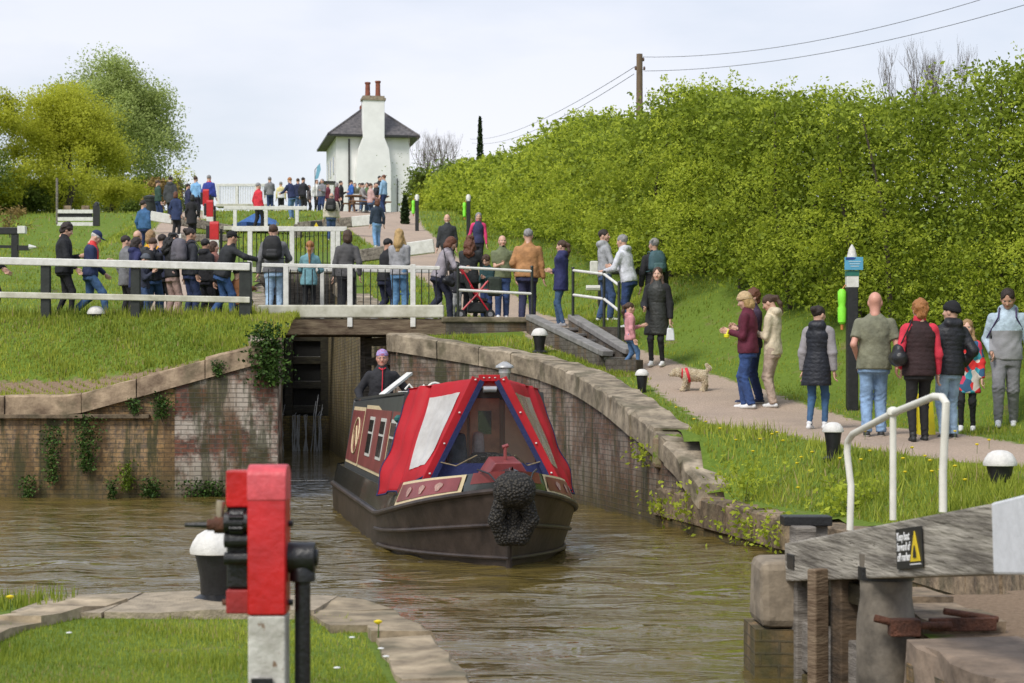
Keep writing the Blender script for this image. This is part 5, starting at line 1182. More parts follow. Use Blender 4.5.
beam('balance beam with broad white end behind the blonde woman', 52, ((345, 258), (434, 246)), th=.34, white=.30)
beam('grey beam low on the left of the second lock', 66, ((232, 238), (180, 238)), th=.24, white=.04)
bb = thing('balance_beam', 'black beam with white tips on the grass behind the two men in hoodies', 'beam'); a = at(598, 268, 46); b = at(669, 268, 46)
mb = MB(); mb.bar(a, b, .26, .28); mb.build('beam', M_blackp, bb, bevel=.02)
for p, q in ((at(590, 268, 46), a), (b, at(679, 268, 46))): mb = MB(); mb.bar(p, q, .27, .29); mb.build('white_end', M_white, bb, bevel=.02)
mb = MB(); mb.tube([at(586, 288, 47), at(600, 288, 47)], .06, 8); mb.build('handle_tip', M_white, bb)
mb = MB(); mb.box((a.x + .1, a.y, H(a.x, a.y) + .5), (.2, .2, 1.5)); mb.box((b.x - .1, b.y, H(b.x, b.y) + .5), (.2, .2, 1.5)); mb.build('post', M_blackp, bb)
bl = thing('balance_beam', 'black frame beam with white square tip at the far left edge', 'beam'); s_ = 40
mb = MB(); mb.bar(at(-60, 231, s_), at(18, 231, s_), .2, .17); mb.build('beam', M_blackp, bl, bevel=.01)
mb = MB(); mb.bar(at(18.2, 230, s_), at(26, 230, s_), .2, .19); mb.build('white_end', M_white, bl, bevel=.01)
mb = MB(); mb.bar(at(15, 232, s_), at(15, 262, s_), .16, .16); mb.build('post', M_blackp, bl, bevel=.01)
mb = MB(); mb.bar(at(-40, 246, s_), at(29, 247, s_), .07, .07); mb.bar(at(16, 248, s_), at(29, 248, s_), .12, .12); mb.build('lever', M_blackp, bl); mb = MB(); mb.tube([at(29, 247, s_), at(36, 247, s_)], [.07, .02], 8); mb.build('lever_tip', M_white, bl)
wf = thing('barrier', 'white slatted barrier with black post below the yellow green trees', 'fence'); s_ = 24
for y_ in (211.5, 219, 224): mb = MB(); mb.bar(at(57, y_, s_), at(93, y_, s_), .06, .15); mb.build('slat', M_white, wf)
mb = MB(); mb.bar(at(58, 215.5, s_) + Vector((0, .08, 0)), at(92, 215.5, s_) + Vector((0, .08, 0)), .05, .42); mb.build('backing', M_blackp, wf)
mb = MB(); mb.bar(at(96.5, 206, s_), at(96.5, 226, s_), .26, .2); mb.lathe(at(96.5, 206, s_), [(.12, 0), (.1, .12), (.03, .18)], 10); mb.build('post', M_blackp, wf)
for px in (66, 84): mb = MB(); mb.box(at(px, 207.5, s_) + Vector((0, .3, 0)), (.3, .2, .2)); mb.build('stone_block', M_stone, wf)
mb = MB(); mb.tube([at(57, 178, s_), at(57, 224, s_)], .05, 6); mb.build('thin_post', M_timber, wf)
# red and white paddle posts up the flight
def paddle(label, px, y0, y1, s, wpx=9):
    t = thing('paddle_gear', label, 'paddle gear'); d = F / s; x = (px - 512) / s; zt = EYE - (y0 - YH) / s; zb = EYE - (y1 - YH) / s; w = wpx / s; g = H(x, d)
    mb = MB(); mb.box((x, d, (zt + zb) / 2), (w, .16, zt - zb)); mb.tube([(x - w / 2, d, zt), (x + w / 2, d, zt)], .08, 10); mb.build('red_post', M_red, t, bevel=.01)
    mb = MB(); mb.box((x - w * .7, d + .01, (zt + zb) / 2), (w * .45, .12, (zt - zb) * .8)); mb.build('rack_case', M_iron, t, bevel=.01)
    mb = MB(); mb.box((x, d, (zb + g - .1) / 2), (w, .15, max(.05, zb - g + .1))); mb.build('white_foot', M_white, t)
    mb = MB(); mb.tube([(x + w * .75, d, zt - .15), (x + w * .75, d, g)], .04, 8); mb.build('rod', M_iron, t)
paddle('small red paddle post, topmost of the three beside the second lock', 206, 191, 206, 24, 6)
paddle('red paddle post with white foot in the middle of the three', 210, 202, 217, 26, 6.5)
paddle('big red paddle post, lowest of the three behind the crowd', 214.5, 224, 240, 34, 9)
# blue boat in the second lock
bt = thing('narrowboat', 'blue covered boat lying in the second lock behind the red jacket man', 'boat', ((253 - 512) * 78 / F, 78, 7.7), -.1)
prof = [(-.85, 0), (.85, 0), (.98, .6), (-.98, .6)]
mb = MB(); 
vs = []; 
for y_, k in ((-1.5, .1), (-.6, .7), (.5, 1), (7, 1)):
    vs += [(x * k, y_, z) for x, z in prof]
fs = [(i + j, i + (j + 1) % 4, i + 4 + (j + 1) % 4, i + 4 + j) for i in (0, 4, 8) for j in range(4)] + [(0, 3, 2, 1), (12, 13, 14, 15)]
mb.add(vs, fs); mb.build('hull', mat('boat_blue', (.02, .07, .24), .4, .1), bt)
mb = MB(); mb.add([(-.9, .3, .6), (.9, .3, .6), (.9, 6.5, .6), (-.9, 6.5, .6), (-.1, .6, 1.1), (.1, .6, 1.1), (.1, 6.2, 1.1), (-.1, 6.2, 1.1)], [(0, 1, 5, 4), (1, 2, 6, 5), (2, 3, 7, 6), (3, 0, 4, 7), (4, 5, 6, 7)]); mb.build('canvas_cover', mat('blue_canvas', (.03, .12, .34), .7, .2, 8, .3), bt)
# chequered bollards
def bollard(px, top_py, s, label, loc=None, sc=1.0, low=False):
    global _bs
    p = at(px, top_py, s); hgt_ = .45 * sc
    if loc is not None: p = Vector(loc); z0 = p.z
    else: z0 = p.z - .44
    hh = .44 if loc is None else hgt_
    if low: z0 = p.z - .12; hh = .12
    t = thing('bollard', label, 'bollard', (p.x, p.y, z0)); c = hh; k = sc
    if not low: mb = MB(); mb.lathe((0, 0, 0), [(.15 * k, 0), (.15 * k, .02), (.095 * k, .05), (.10 * k, c * .35), (.135 * k, c - .13 * k), (.135 * k, c - .12 * k)], 20); shade_auto(mb.build('shaft', M_iron, t))
    mb = MB(); mb.lathe((0, 0, 0), [(.13 * k, c - .155 * k), (.160 * k, c - .15 * k), (.163 * k, c - .125 * k), (.145 * k, c - .08 * k), (.115 * k, c - .035 * k), (.07 * k, c - .008 * k), (.02 * k, c)] if not low else [(.17 * k, -.15), (.175 * k, c - .08), (.14 * k, c - .02), (.06 * k, c)], 20); shade_auto(mb.build('cap', mat('white_cap_paint', (.66, .64, .60), .55, .15, 14, .3, 40), t))
bollard(539.5, 328, 56.5, 'black bollard with white cap on the grass left of the steps', sc=.92)
bollard(642, 369, 64, 'white capped bollard in the grass in front of the little girl', sc=.68)
bollard(713, 412, 68, 'low white domed mooring stone on the grass bank near the dog', low=True, sc=.85)
bollard(833, 422, 86, 'white capped bollard on the verge below the black gilet woman', sc=.78)
bollard(1000, 450, 104, 'white capped bollard at the right edge of the path')
bollard(96, 306, 55, 'white domed bollard in the grass under the fence at the left')
bollard(0, 0, 1, 'black bollard with white cap on the quay behind the red paddle post', loc=((216 - 512) / 162, F / 162, .46), sc=1.0)
# foreground paddle gear
pg_ = thing('paddle_gear', 'red and white timber paddle post with black ratchet in the left foreground', 'paddle gear', (0, 0, 0))
s_ = 283.0; dP = F / s_
def fp(px, py, off=0): v = at(px, py, s_); v.y += off; return v
a, b = fp(250, 480), fp(288, 613); w = b.x - a.x; zc_ = (a.x + b.x) / 2
mb = MB(); n_ = 10; prof = [(-.075, 0.0)] + [(-.075 * math.cos(math.pi * i / n_), .04 * math.sin(math.pi * i / n_)) for i in range(1, n_)] + [(.075, 0)]
zt = fp(0, 476).z; zm = fp(0, 613).z
mb.prism([(y, z) for y, z in [(-.075, zm - zt)] + prof + [(.075, zm - zt)]], w, org=(a.x, dP, zt), ux=(0, 1, 0), uy=(0, 0, 1)); shade_auto(mb.build('red_post', M_red, pg_, bevel=.006))
mb = MB(); mb.box((zc_, dP, (zm + .43) / 2 - .0015), (w - .004, .146, zm - .43 - .003)); mb.build('white_post', mat('chipped_white_paint', (.50, .47, .41), .6, .25, 9, .4, 30, col2=(.62, .60, .55), chip=((.20, .13, .08), 13, .62)), pg_, bevel=.006)
mb = MB(); mb.prism([(y * 1.03, z + .0015) for y, z in [(-.075, -.085)] + prof + [(.075, -.085)]], w + .003, org=(a.x - .0015, dP, zt), ux=(0, 1, 0), uy=(0, 0, 1)); shade_auto(mb.build('faded_top', mat('sun_faded_red', (.60, .075, .09), .5, .2, 16, .25, 40, chip=((.2, .06, .05), 22, .66)), pg_, bevel=.004))
a2, b2 = fp(225.5, 470), fp(249.5, 613)
mb = MB(); mb.box(((a2.x + b2.x) / 2, dP + .05, fp(0, 489).z - .0), (b2.x - a2.x - .002, .10, (507 - 470) / s_)); mb.build('red_cheek', M_red, pg_, bevel=.006)
mb = MB(); mb.box(((a2.x + b2.x) / 2, dP + .05, fp(0, 602).z), (b2.x - a2.x - .002, .10, 24 / s_)); mb.build('red_cheek', mat('dull_red_paint', (.30, .02, .02), .6, .2, 12, .2), pg_, bevel=.006)
mb = MB(); mb.box(((a2.x + b2.x) / 2, dP + .055, fp(0, 548).z), (b2.x - a2.x - .004, .085, 82 / s_)); mb.build('ratchet_case', M_iron, pg_, bevel=.008)
mb = MB()
for py, r in ((522, .036), (540, .026), (558, .022)): c = fp(238, py, .0); mb.tube([c + Vector((-.045, -.02, 0)), c + Vector((.045, -.02, 0))], r, 14)
for k in range(12): t = k * math.pi / 6; c = fp(238, 522, -.02); mb.box(c + Vector((0, .036 * math.cos(t), .036 * math.sin(t))), (.05, .014, .014), M=Matrix.Rotation(-t, 3, 'X'))
mb.build('ratchet', M_iron, pg_, bevel=.002)
mb = MB(); c = fp(226, 525); mb.tube([c + Vector((.02, 0, 0)), c + Vector((-.04, 0, 0))], .030, 12); mb.tube([c + Vector((-.04, 0, 0)), c + Vector((-.065, 0, 0))], .02, 12); shade_auto(mb.build('spindle', M_rust, pg_))
mb = MB(); mb.tube([c + Vector((-.05, 0, 0)), c + Vector((-.145, 0, .0))], [.012, .008], 10); shade_auto(mb.build('spindle_end', M_iron, pg_))
mb = MB(); mb.tube([c + Vector((-.02, 0, .02)), c + Vector((-.022, 0, .055)), c + Vector((-.018, 0, .085))], [.012, .014, .016], 10); shade_auto(mb.build('pawl', mat('worn_metal', (.45, .36, .28), .4, .3, 20, metal=.6), pg_))
for px, py in ((288.5, 524), (288.5, 603), (225, 603)): mb = MB(); q = fp(px, py); mb.tube([q + Vector((-.012, .02, 0)), q + Vector((.014, .02, 0))], .011, 8); mb.build('bolt', M_iron if px > 230 else M_rust, pg_)
mb = MB(); xr = (302 - 512) / s_; zr_ = fp(0, 568).z; mb.tube([(xr, dP + .02, zr_), (xr, dP + .02, .4)], .028, 16); shade_auto(mb.build('rod', M_iron, pg_))
mb = MB(); q = Vector((xr - .035, dP + .02, fp(0, 558).z)); mb.tube([q + Vector((-.02, 0, 0)), q + Vector((.08, 0, 0))], .055, 20); mb.tube([q + Vector((-.03, 0, .0)), q + Vector((.09, 0, .0))], .03, 16); mb.lathe((xr, dP + .02, q.z - .085), [(.045, 0), (.045, .05), (.03, .08)], 16); shade_auto(mb.build('gear_housing', M_iron, pg_, bevel=.004))
mb = MB(); mb.box((fp(265, 0).x, dP - .085, fp(0, 682).z - .02), (.075, .012, .09)); mb.build('iron_strap', M_iron, pg_, bevel=.002)
# ---- near gate on the right with its balance beam
ng = thing('lock_gate', 'open timber lower gate with big balance beam in the right foreground', 'gate')
bA, bM, bB = at(806, 562, 162), at(1022, 538.5, 223), at(1245, 513, 310)
def beamseg(p, q, h1, h2, w, m, nm, bev=.012):
    mb = MB(); mb.bar(p, q, w, h1, h2=h2); return mb.build(nm, m, ng, bevel=bev)
M_beamn = mat('cracked_oak_beam', (.23, .195, .155), .85, .6, 2.4, .9, 7, col2=(.47, .43, .36), stretch=(3, .4, 6), chip=((.10, .085, .065), 2.2, .63))
beamseg(bA, bM, .235, .318, .27, M_beamn, 'beam')
beamseg(bM + Vector((.001, -.002, 0)), bB, .322, .41, .275, mat('bright_white_paint', (.74, .75, .78), .5, .07, 7, .2, 20, chip=((.3, .28, .25), 7, .70)), 'white_end')
dB = (bM - bA).normalized(); upB = Vector((-dB.x, 0, 1)).normalized()
side = Vector((-.97, -.12, 0)).normalized()     # face looking at the canal
def onb(px, v, off=.14):
    t = (px - 785) / (992 - 785); s = 162 + t * (223 - 162)
    # true position along the beam for this column
    lo_, hi_ = 0.0, 1.0
    for _ in range(30):
        m_ = (lo_ + hi_) / 2; p = bA.lerp(bM, m_); q = p + side * off; c = 512 + q.x * F / q.y
        if c < px: lo_ = m_
        else: hi_ = m_
    p = bA.lerp(bM, lo_); return p + side * off + Vector((0, 0, v))
# posts and planks of the gate leaf
hpst = bA.lerp(bM, .62)
def gpost(px, w, d, z0, z1, m, nm, off=.0, bev=.01):
    p = onb(px, 0, off); mb = MB(); mb.box((p.x, p.y, (z0 + z1) / 2), (w, d, z1 - z0), rz=math.atan2(dB.y, dB.x) - math.pi / 2); return mb.build(nm, m, ng, bevel=bev)
gpost(790, .13, .16, -.6, .93, M_timber, 'mitre_post', .02)
gpost(848, .15, .2, -.6, .70, mat('brown_wet_timber', (.09, .06, .035), .8, .5, 4, .5, 14, stretch=(1, 1, 4)), 'stile', .02)
p = onb(818, 0, .19); q_ = onb(817, 0, .19)
mb = MB(); mb.box((p.x, p.y, .17), (.11, .07, 1.15), rz=math.atan2(dB.y, dB.x) - math.pi / 2 + .5); mb.build('fender_plank', mat('pale_brown_plank', (.17, .105, .06), .85, .4, 5, .5, 16, col2=(.27, .20, .13), stretch=(1, 1, 5)), ng, bevel=.01)
for z, hh, m in ((.62, .12, M_wett), (.20, .30, M_timber), (-.12, .30, mat('slimy_plank', (.07, .055, .02), .7, .5, 6, .5)), (-.44, .28, M_wett)):
    a_, b_ = onb(793, 0, .0), onb(893, 0, .0); a_.z = b_.z = z; mb = MB(); mb.bar(a_, b_, .10, hh); mb.build('board', m, ng, bevel=.01)
a_, b_ = onb(793, 0, -.10), onb(893, 0, -.10); a_.z = b_.z = .45; mb = MB(); mb.bar(a_, b_, .03, .5); mb.build('backing', M_wett, ng)
hp0 = onb(886, 0, .0); mb = MB(); mb.lathe((hp0.x, hp0.y, -.4), [(.165, 0), (.16, .9), (.14, 1.05), (.145, 1.28)], 20); shade_auto(mb.build('heel_post', mat('smooth_grey_post', (.10, .085, .065), .6, .4, 5, .3, 12, col2=(.24, .205, .16)), ng))
mb = MB(); mb.lathe((hp0.x, hp0.y, .74), [(.152, 0), (.152, .07)], 20); shade_auto(mb.build('iron_collar', M_iron, ng))
for px, v, w, h in ((790, .05, .10, .085),): p = onb(px, v, .142); mb = MB(); mb.box((p.x + .01, p.y, p.z - .05), (.15, .02, .09), rz=math.atan2(dB.y, dB.x)); mb.build('iron_plate', M_iron, ng, bevel=.003)
p = onb(788, 0, .05); mb = MB(); mb.box((p.x + .07, p.y + .15, .955), (.30, .2, .06)); mb.build('cap_iron', M_iron, ng, bevel=.006); mb = MB(); mb.box((p.x + .09, p.y + .17, .82), (.22, .14, .22)); mb.build('cap_block', M_timber, ng, bevel=.006)
for px, dx in ((893, 0), (858, .02)):
    p = onb(px, 0, .21)
mb = MB(); c = hp0 + Vector((.05, -.25, 0)); c.z = .52
mb.tube([c + Vector((-.16, -.0, .04)), c + Vector((.0, -.02, .0)), c + Vector((.25, .0, -.0))], .022, 8); mb.box(c + Vector((.0, 0, -.01)), (.16, .10, .09)); mb.box(c + Vector((.32, .05, 0)), (.36, .05, .07), rz=.1); mb.tube([c + Vector((.22, .05, .07)), c + Vector((.52, .1, .02))], .02, 7); mb.build('anchor_iron', M_rust, ng, bevel=.006)
# warning sign on the beam
p0, p1 = onb(897, 0, .143), onb(923, 0, .143); ux = (p1 - p0).normalized(); uy = Vector((0, 0, 1)); uy = (uy - ux * ux.dot(uy)).normalized(); nn_ = ux.cross(uy)
if nn_.y > 0: nn_ = -nn_
ctr = (p0 + p1) / 2; ww = (p1 - p0).length
Sg = thing('warning_sign', 'black warning plate with yellow triangle fixed to the big balance beam', 'sign', ctr)
Sg_M = Matrix((ux, uy, ux.cross(uy))).transposed()
def splate(nm, poly, z, m, th=.004, par=Sg):
    mb = MB(); out = -1 if ux.cross(uy).dot(nn_) < 0 else 1
    vs = [ux * x + uy * y + nn_ * (z) for x, y in poly] + [ux * x + uy * y + nn_ * (z + th) for x, y in poly]; k = len(poly)
    mb.add(vs, [tuple(range(k)), tuple(reversed(range(k, 2 * k)))] + [(i, i + k, (i + 1) % k + k, (i + 1) % k) for i in range(k)]); return mb.build(nm, m, par)
hH = 20 / 196; hW = ww / 2
splate('plate', [(-hW, -hH), (hW, -hH), (hW, hH), (-hW, hH)], 0, mat('sign_black', (.012, .013, .014), .4, .1))
tri = splate('triangle', [(hW * .12, -hH * .68), (hW * .86, -hH * .68), (hW * .49, hH * .80)], .005, mat('yellow_sign', (.75, .55, .02), .5, .05))
splate('hazard_mark', [(hW * .40, -hH * .5), (hW * .62, -hH * .5), (hW * .60, -hH * .25), (hW * .51, hH * .1), (hW * .43, -hH * .22)], .010, mat('sign_black', (.012, .013, .014), .4, .1), par=Sg)
splate('line', [(hW * .10, -hH * .84), (hW * .88, -hH * .84), (hW * .88, -hH * .78), (hW * .10, -hH * .78)], .005, mat('sign_white', (.8, .8, .8), .5, .03))
def words_on(body, size, x, y, z=.006, par=Sg, m=None, nm='lettering', U=None, V_=None, Nn=None, origin=(0, 0, 0), xs=1.0):
    cu = bpy.data.curves.new(nm, 'FONT'); cu.body = body; cu.size = size; cu.align_x = 'LEFT'; cu.space_line = .86; cu.extrude = .0015; cu.offset = size * .012
    o = bpy.data.objects.new(nm, cu); COL.objects.link(o); dg = bpy.context.evaluated_depsgraph_get(); me = bpy.data.meshes.new_from_object(o.evaluated_get(dg)); bpy.data.objects.remove(o)
    U = U or ux; V_ = V_ or uy; Nn = Nn or nn_
    for v in me.vertices: c = v.co.copy(); v.co = Vector(origin) + U * (x + c.x * xs) + V_ * (y + c.y) + Nn * (z + c.z)
    me.materials.clear(); me.materials.append(m or mat('sign_white', (.8, .8, .8), .5, .03)); return link(nm, me, par)
words_on('Keep boat\nforward of\ncill marker', .060, -hW * .90, hH * .40, xs=.33 * (ww / .17))
# handrail of the gate
hr = thing('handrail', 'bent white tubular handrail standing on the big balance beam', 'railing')
M_tube = mat('white_tube', (.72, .70, .62), .45, .08, 10, .1, 20)
def hrp(px, py, off=-.14): q = onb(px, 0, off); s = F / q.y; return Vector(((px - 512) / s, q.y, EYE - (py - YH) / s))
T1 = [hrp(850, 530), hrp(851, 486), hrp(847, 452), hrp(848, 441), hrp(853, 434), hrp(893, 413), hrp(934, 396.5), hrp(942, 397), hrp(946, 403), hrp(945, 430), hrp(943, 470), hrp(943, 512)]
mb = MB(); mb.tube(T1, .0205, 12); shade_auto(mb.build('rail', M_tube, hr))
mb = MB(); mb.tube([hrp(893, 520), hrp(893, 412)], .019, 12); shade_auto(mb.build('post', M_tube, hr)); mb = MB(); mb.lathe(hrp(893, 412) + Vector((0, 0, -.015)), [(.02, -.01), (.034, .0), (.036, .02), (.03, .035), (.01, .045)], 12); shade_auto(mb.build('knob', M_tube, hr))
# ================================================================== the narrowboat
nb = thing('narrowboat', 'dark hulled narrowboat with bright red canvas bow cover leaving the lock', 'boat', BOATO, BYAW)
M_hull = mat('tarry_black_hull', (.040, .030, .026), .42, .35, 3, .25, 10, col2=(.075, .055, .045), spec=.4)
M_deckp = mat('dark_green_grey_gloss', (.028, .034, .036), .16, .2, 2, .05, 8, coat=.5)
M_crim = mat('faded_crimson_paint', (.20, .035, .035), .35, .2, 3, .1, 12, col2=(.27, .055, .055))
M_cream = mat('cream_line_paint', (.62, .50, .30), .5, .12, 8)
M_grey = mat('slate_grey_paint', (.045, .05, .052), .4, .25, 4, .1, 14)
M_canvas = mat('red_canvas', (.56, .014, .024), .62, .14, 2.2, .5, 6)
_n = M_canvas.node_tree; _o = _n.nodes['Material Output']; _t = _n.nodes.new('ShaderNodeBsdfTranslucent'); _t.inputs['Color'].default_value = (.7, .05, .05, 1)
_x = _n.nodes.new('ShaderNodeMixShader'); _x.inputs[0].default_value = .30; _n.links.new(_n.nodes['Principled BSDF'].outputs[0], _x.inputs[1]); _n.links.new(_t.outputs[0], _x.inputs[2]); _n.links.new(_x.outputs[0], _o.inputs['Surface'])
M_navy = mat('navy_canvas', (.012, .018, .085), .7, .15, 6, .3, 40)
BL = 11.6
def hw(y, z):                                  # half width of the hull
    if y < 0: y = 0
    t = min(1, max(0, z) / .9)
    Ln = 3.4 - 1.35 * t; k = min(1, y / Ln); w = 1.06 * (1 - (1 - k) ** (2.0 + .9 * t))
    st_ = max(0, (y - (BL - .9)) / .9); w *= math.sqrt(max(0, 1 - st_ ** 2 * .96))
    return w
def rub(y): return .38 + .42 * max(0, 1 - y / 3.2) ** 1.6        # rubbing band
def bslope(y): return max(0, 1 - max(0, y - 1.2) / 2.4) * min(1, .3 + y)
def gun(y): return .68 + .30 * max(0, 1 - y / 3.6) ** 1.5 - .0   # top of hull
ys = [0, .05, .12, .22, .36, .55, .8, 1.1, 1.45, 1.85, 2.3, 2.8, 3.4, 4.5, 6, 7.6, 9.2, 10.4, 10.8, 11.1, 11.35, 11.52, 11.6]
def hull_side(levels, name, m, parent, off=0):
    vs = []; fs = []; nL = len(levels(0))
    for y in ys:
        for sgn in (-1, 1):
            for (z, dx) in levels(y):
                rake = -.22 * max(0, z) / .9 * max(0, 1 - y / .9)
                vs.append((sgn * max(.012, hw(y, z) + dx * min(1, y / .5)), y + rake, z))
    K = 2 * nL
    for i in range(len(ys) - 1):
        for s2 in (0, 1):
            for j in range(nL - 1):
                a = i * K + s2 * nL + j; f = (a, a + 1, a + 1 + K, a + K); fs.append(f if s2 == 0 else tuple(reversed(f)))
    for base in (0, (len(ys) - 1) * K):
        for j in range(nL - 1): fs.append((base + j, base + nL + j, base + nL + j + 1, base + j + 1))
    mb = MB(); mb.add(vs, fs); o = mb.build(name, m, parent); return shade_auto(o, 50)
hull_side(lambda y: [(-.35, -.10), (0, 0), (rub(y) * .5, .01), (rub(y) - .02, .012), (rub(y), .012)], 'hull', M_hull, nb)
hull_side(lambda y: [(rub(y), .0), (rub(y) + (gun(y) - rub(y)) * .5, -.025 - .07 * bslope(y)), (gun(y), -.06 - .15 * bslope(y))], 'bulwark', M_deckp, nb)
def hull_line(zf, r, nm, m, y0=0.0, y1=BL, dx=.02):
    for sgn in (-1, 1):
        pts = []
        for y in np.linspace(y0, y1, 46):
            z = zf(y); rake = -.22 * max(0, z) / .9 * max(0, 1 - y / .9)
            pts.append((sgn * max(.0, hw(y, z) + dx * min(1, y / .4)), y + rake - (.015 if y < .1 else 0), z))
        mb = MB(); mb.tube(pts, r, 8); shade_auto(mb.build(nm, m, nb))
hull_line(rub, .030, 'rubbing_strake', M_hull)
hull_line(lambda y: rub(y) * .58 - .02, .024, 'guard_bar', M_hull, 0, 3.1)
hull_line(lambda y: rub(y) * .16 - .03, .022, 'guard_bar', M_hull, 0, 2.9)
mb = MB(); mb.tube([(0, -.24, .98), (0, -.06, .4), (0, .01, -.1)], .03, 8); shade_auto(mb.build('stem_post', M_hull, nb))
# foredeck with side panels, decorated cants
vs = []; fs = []
for y in ys[:12]:
    z = gun(y) - .005; w = max(.02, hw(y, z) - .06 - .15 * bslope(y)); vs += [(-w, y - .22 * max(0, 1 - y / .9), z), (0, y - .22 * max(0, 1 - y / .9), z + .05), (w, y - .22 * max(0, 1 - y / .9), z)]
for i in range(11):
    for j in (0, 1): a = i * 3 + j; fs.append((a, a + 1, a + 4, a + 3))
mb = MB(); mb.add(vs, fs); mb.build('foredeck', M_deckp, nb)
def cant(y, k, sgn, d=0.0):                     # sloping coaming between gunwale (k=0) and its upper edge (k=1)
    z = rub(y) + (gun(y) - rub(y)) * k
    x = hw(y, z) + (-(.06 + .15 * bslope(y)) * k) * min(1, y / .5)
    yy = y - .22 * max(0, z) / .9 * max(0, 1 - y / .9)
    return Vector((sgn * max(.015, x + d * .8), yy - d * .5, z + d * .5))
for sgn in (-1, 1):
    vs = []; fs = []; yy = [.12, .22, .36, .55, .8, 1.1, 1.45, 1.9]
    for y in yy:
        for k in (0, .5, 1): vs.append(cant(y, k, sgn))
        vs.append(cant(y, 1, sgn) + Vector((-sgn * .03, .02, -.2)))
    for i in range(len(yy) - 1):
        for j in range(3): a = i * 4 + j; fs.append((a, a + 1, a + 5, a + 4))
    def patch(poly, d, nm, m, par):
        """poly in (y,k); densified strip between lower and upper edges"""
        vs = [cant(y, k, sgn, d) for y, k in poly]; n_ = len(vs) // 2
        fs = [(i, i + 1, len(vs) - 2 - i, len(vs) - 1 - i) for i in range(n_ - 1)]
        mb = MB(); mb.add(vs, fs); o = mb.build(nm, m, par); return shade_auto(o, 70)
    def strip(yl, k0, k1, d, nm, m, cut=.0):
        low = [(y, k0) for y in yl]; hi_ = [(y, k1) for y in yl][::-1]
        return patch(low + hi_, d, nm, m, nb)
    yl = list(np.linspace(.42, 1.75, 9)); strip(yl, .10, .96, .010, 'panel_border', M_cream)
    yl = list(np.linspace(.47, 1.70, 9)); strip(yl, .21, .85, .016, 'name_panel', M_crim)
    for q_ in (.75, 1.05, 1.36):                # small faded scroll marks
        c0 = [cant(q_ + .055 * math.cos(t) * (1 + .3 * math.sin(3 * t)), .5 + .19 * math.sin(t), sgn, .022) for t in np.linspace(0, 2 * math.pi, 13)[:-1]]
        mb = MB(); mb.add(c0, [tuple(range(12))]); mb.build('scroll_mark', mat('faded_scroll', (.40, .24, .20), .6, .3, 30), nb)
    yl = list(np.linspace(.05, .34, 6)); strip(yl, .45, 1.0, .008, 'bow_panel', M_crim)
mb = MB(); mb.prism([(-.24, 0), (.24, 0), (.13, .17), (-.13, .17)], .5, org=(0, .55, .93), ux=(1, 0, 0), uy=(0, -.1, 1)); mb.build('bow_locker', M_crim, nb, bevel=.01)
mb = MB(); mb.tube([(0, .25, 1.05), (0, .25, 1.22)], .018, 8); mb.tube([(-.03, .25, 1.20), (.03, .25, 1.22)], .02, 8); shade_auto(mb.build('towing_stud', M_crim, nb))
# rope fender
def ropemat():
    m = bpy.data.materials.new('tarred_rope'); m.use_nodes = True; n = m.node_tree; l = n.links.new; b = n.nodes['Principled BSDF']; b.inputs['Roughness'].default_value = .75
    t = n.nodes.new('ShaderNodeTexCoord'); v = n.nodes.new('ShaderNodeTexVoronoi'); v.inputs['Scale'].default_value = 38; l(t.outputs['Object'], v.inputs['Vector'])
    r = n.nodes.new('ShaderNodeValToRGB'); r.color_ramp.elements[0].position = .1; r.color_ramp.elements[0].color = (.075, .065, .05, 1); r.color_ramp.elements[1].position = .6; r.color_ramp.elements[1].color = (.010, .009, .008, 1)
    l(v.outputs['Distance'], r.inputs[0]); l(r.outputs[0], b.inputs['Base Color']); bp = n.nodes.new('ShaderNodeBump'); bp.invert = True; bp.inputs['Strength'].default_value = 1; bp.inputs['Distance'].default_value = .02
    l(v.outputs['Distance'], bp.inputs['Height']); l(bp.outputs[0], b.inputs['Normal']); return m
M_rope = ropemat()
fd = [((-.04, -.35, .80), (.04, -.35, .80), .17, .17), ((-.12, -.33, .70), (-.175, -.29, .50), .075, .075), ((.12, -.33, .70), (.175, -.29, .50), .075, .075), ((-.175, -.29, .50), (-.09, -.22, .32), .075, .078), ((.175, -.29, .50), (.09, -.22, .32), .075, .078), ((-.09, -.22, .32), (.09, -.22, .32), .078, .078), ((0, -.20, .72), (0, -.17, .40), .11, .10)]
lo_, hi_ = bounds(fd, .04)
def frope(P):
    d = union(P, fd, .02); a = np.arctan2(P[..., 0], P[..., 2] - .55)
    return d - .007 * np.abs(np.sin(a * 16 + P[..., 1] * 55)) * np.abs(np.sin(a * 16 - P[..., 1] * 55))
V, Q = nets(frope, lo_, hi_, .014); link('rope_fender', fastmesh('rope_fender', V, Q, [M_rope], smooth=True), nb)
mb = MB()
for sgn in (-1, 1): mb = MB(); mb.tube([(sgn * .16, -.30, .86), (sgn * .22, -.12, .95), (sgn * .30, .12, .98)], .010, 6); mb.build('fender_chain', M_iron, nb)
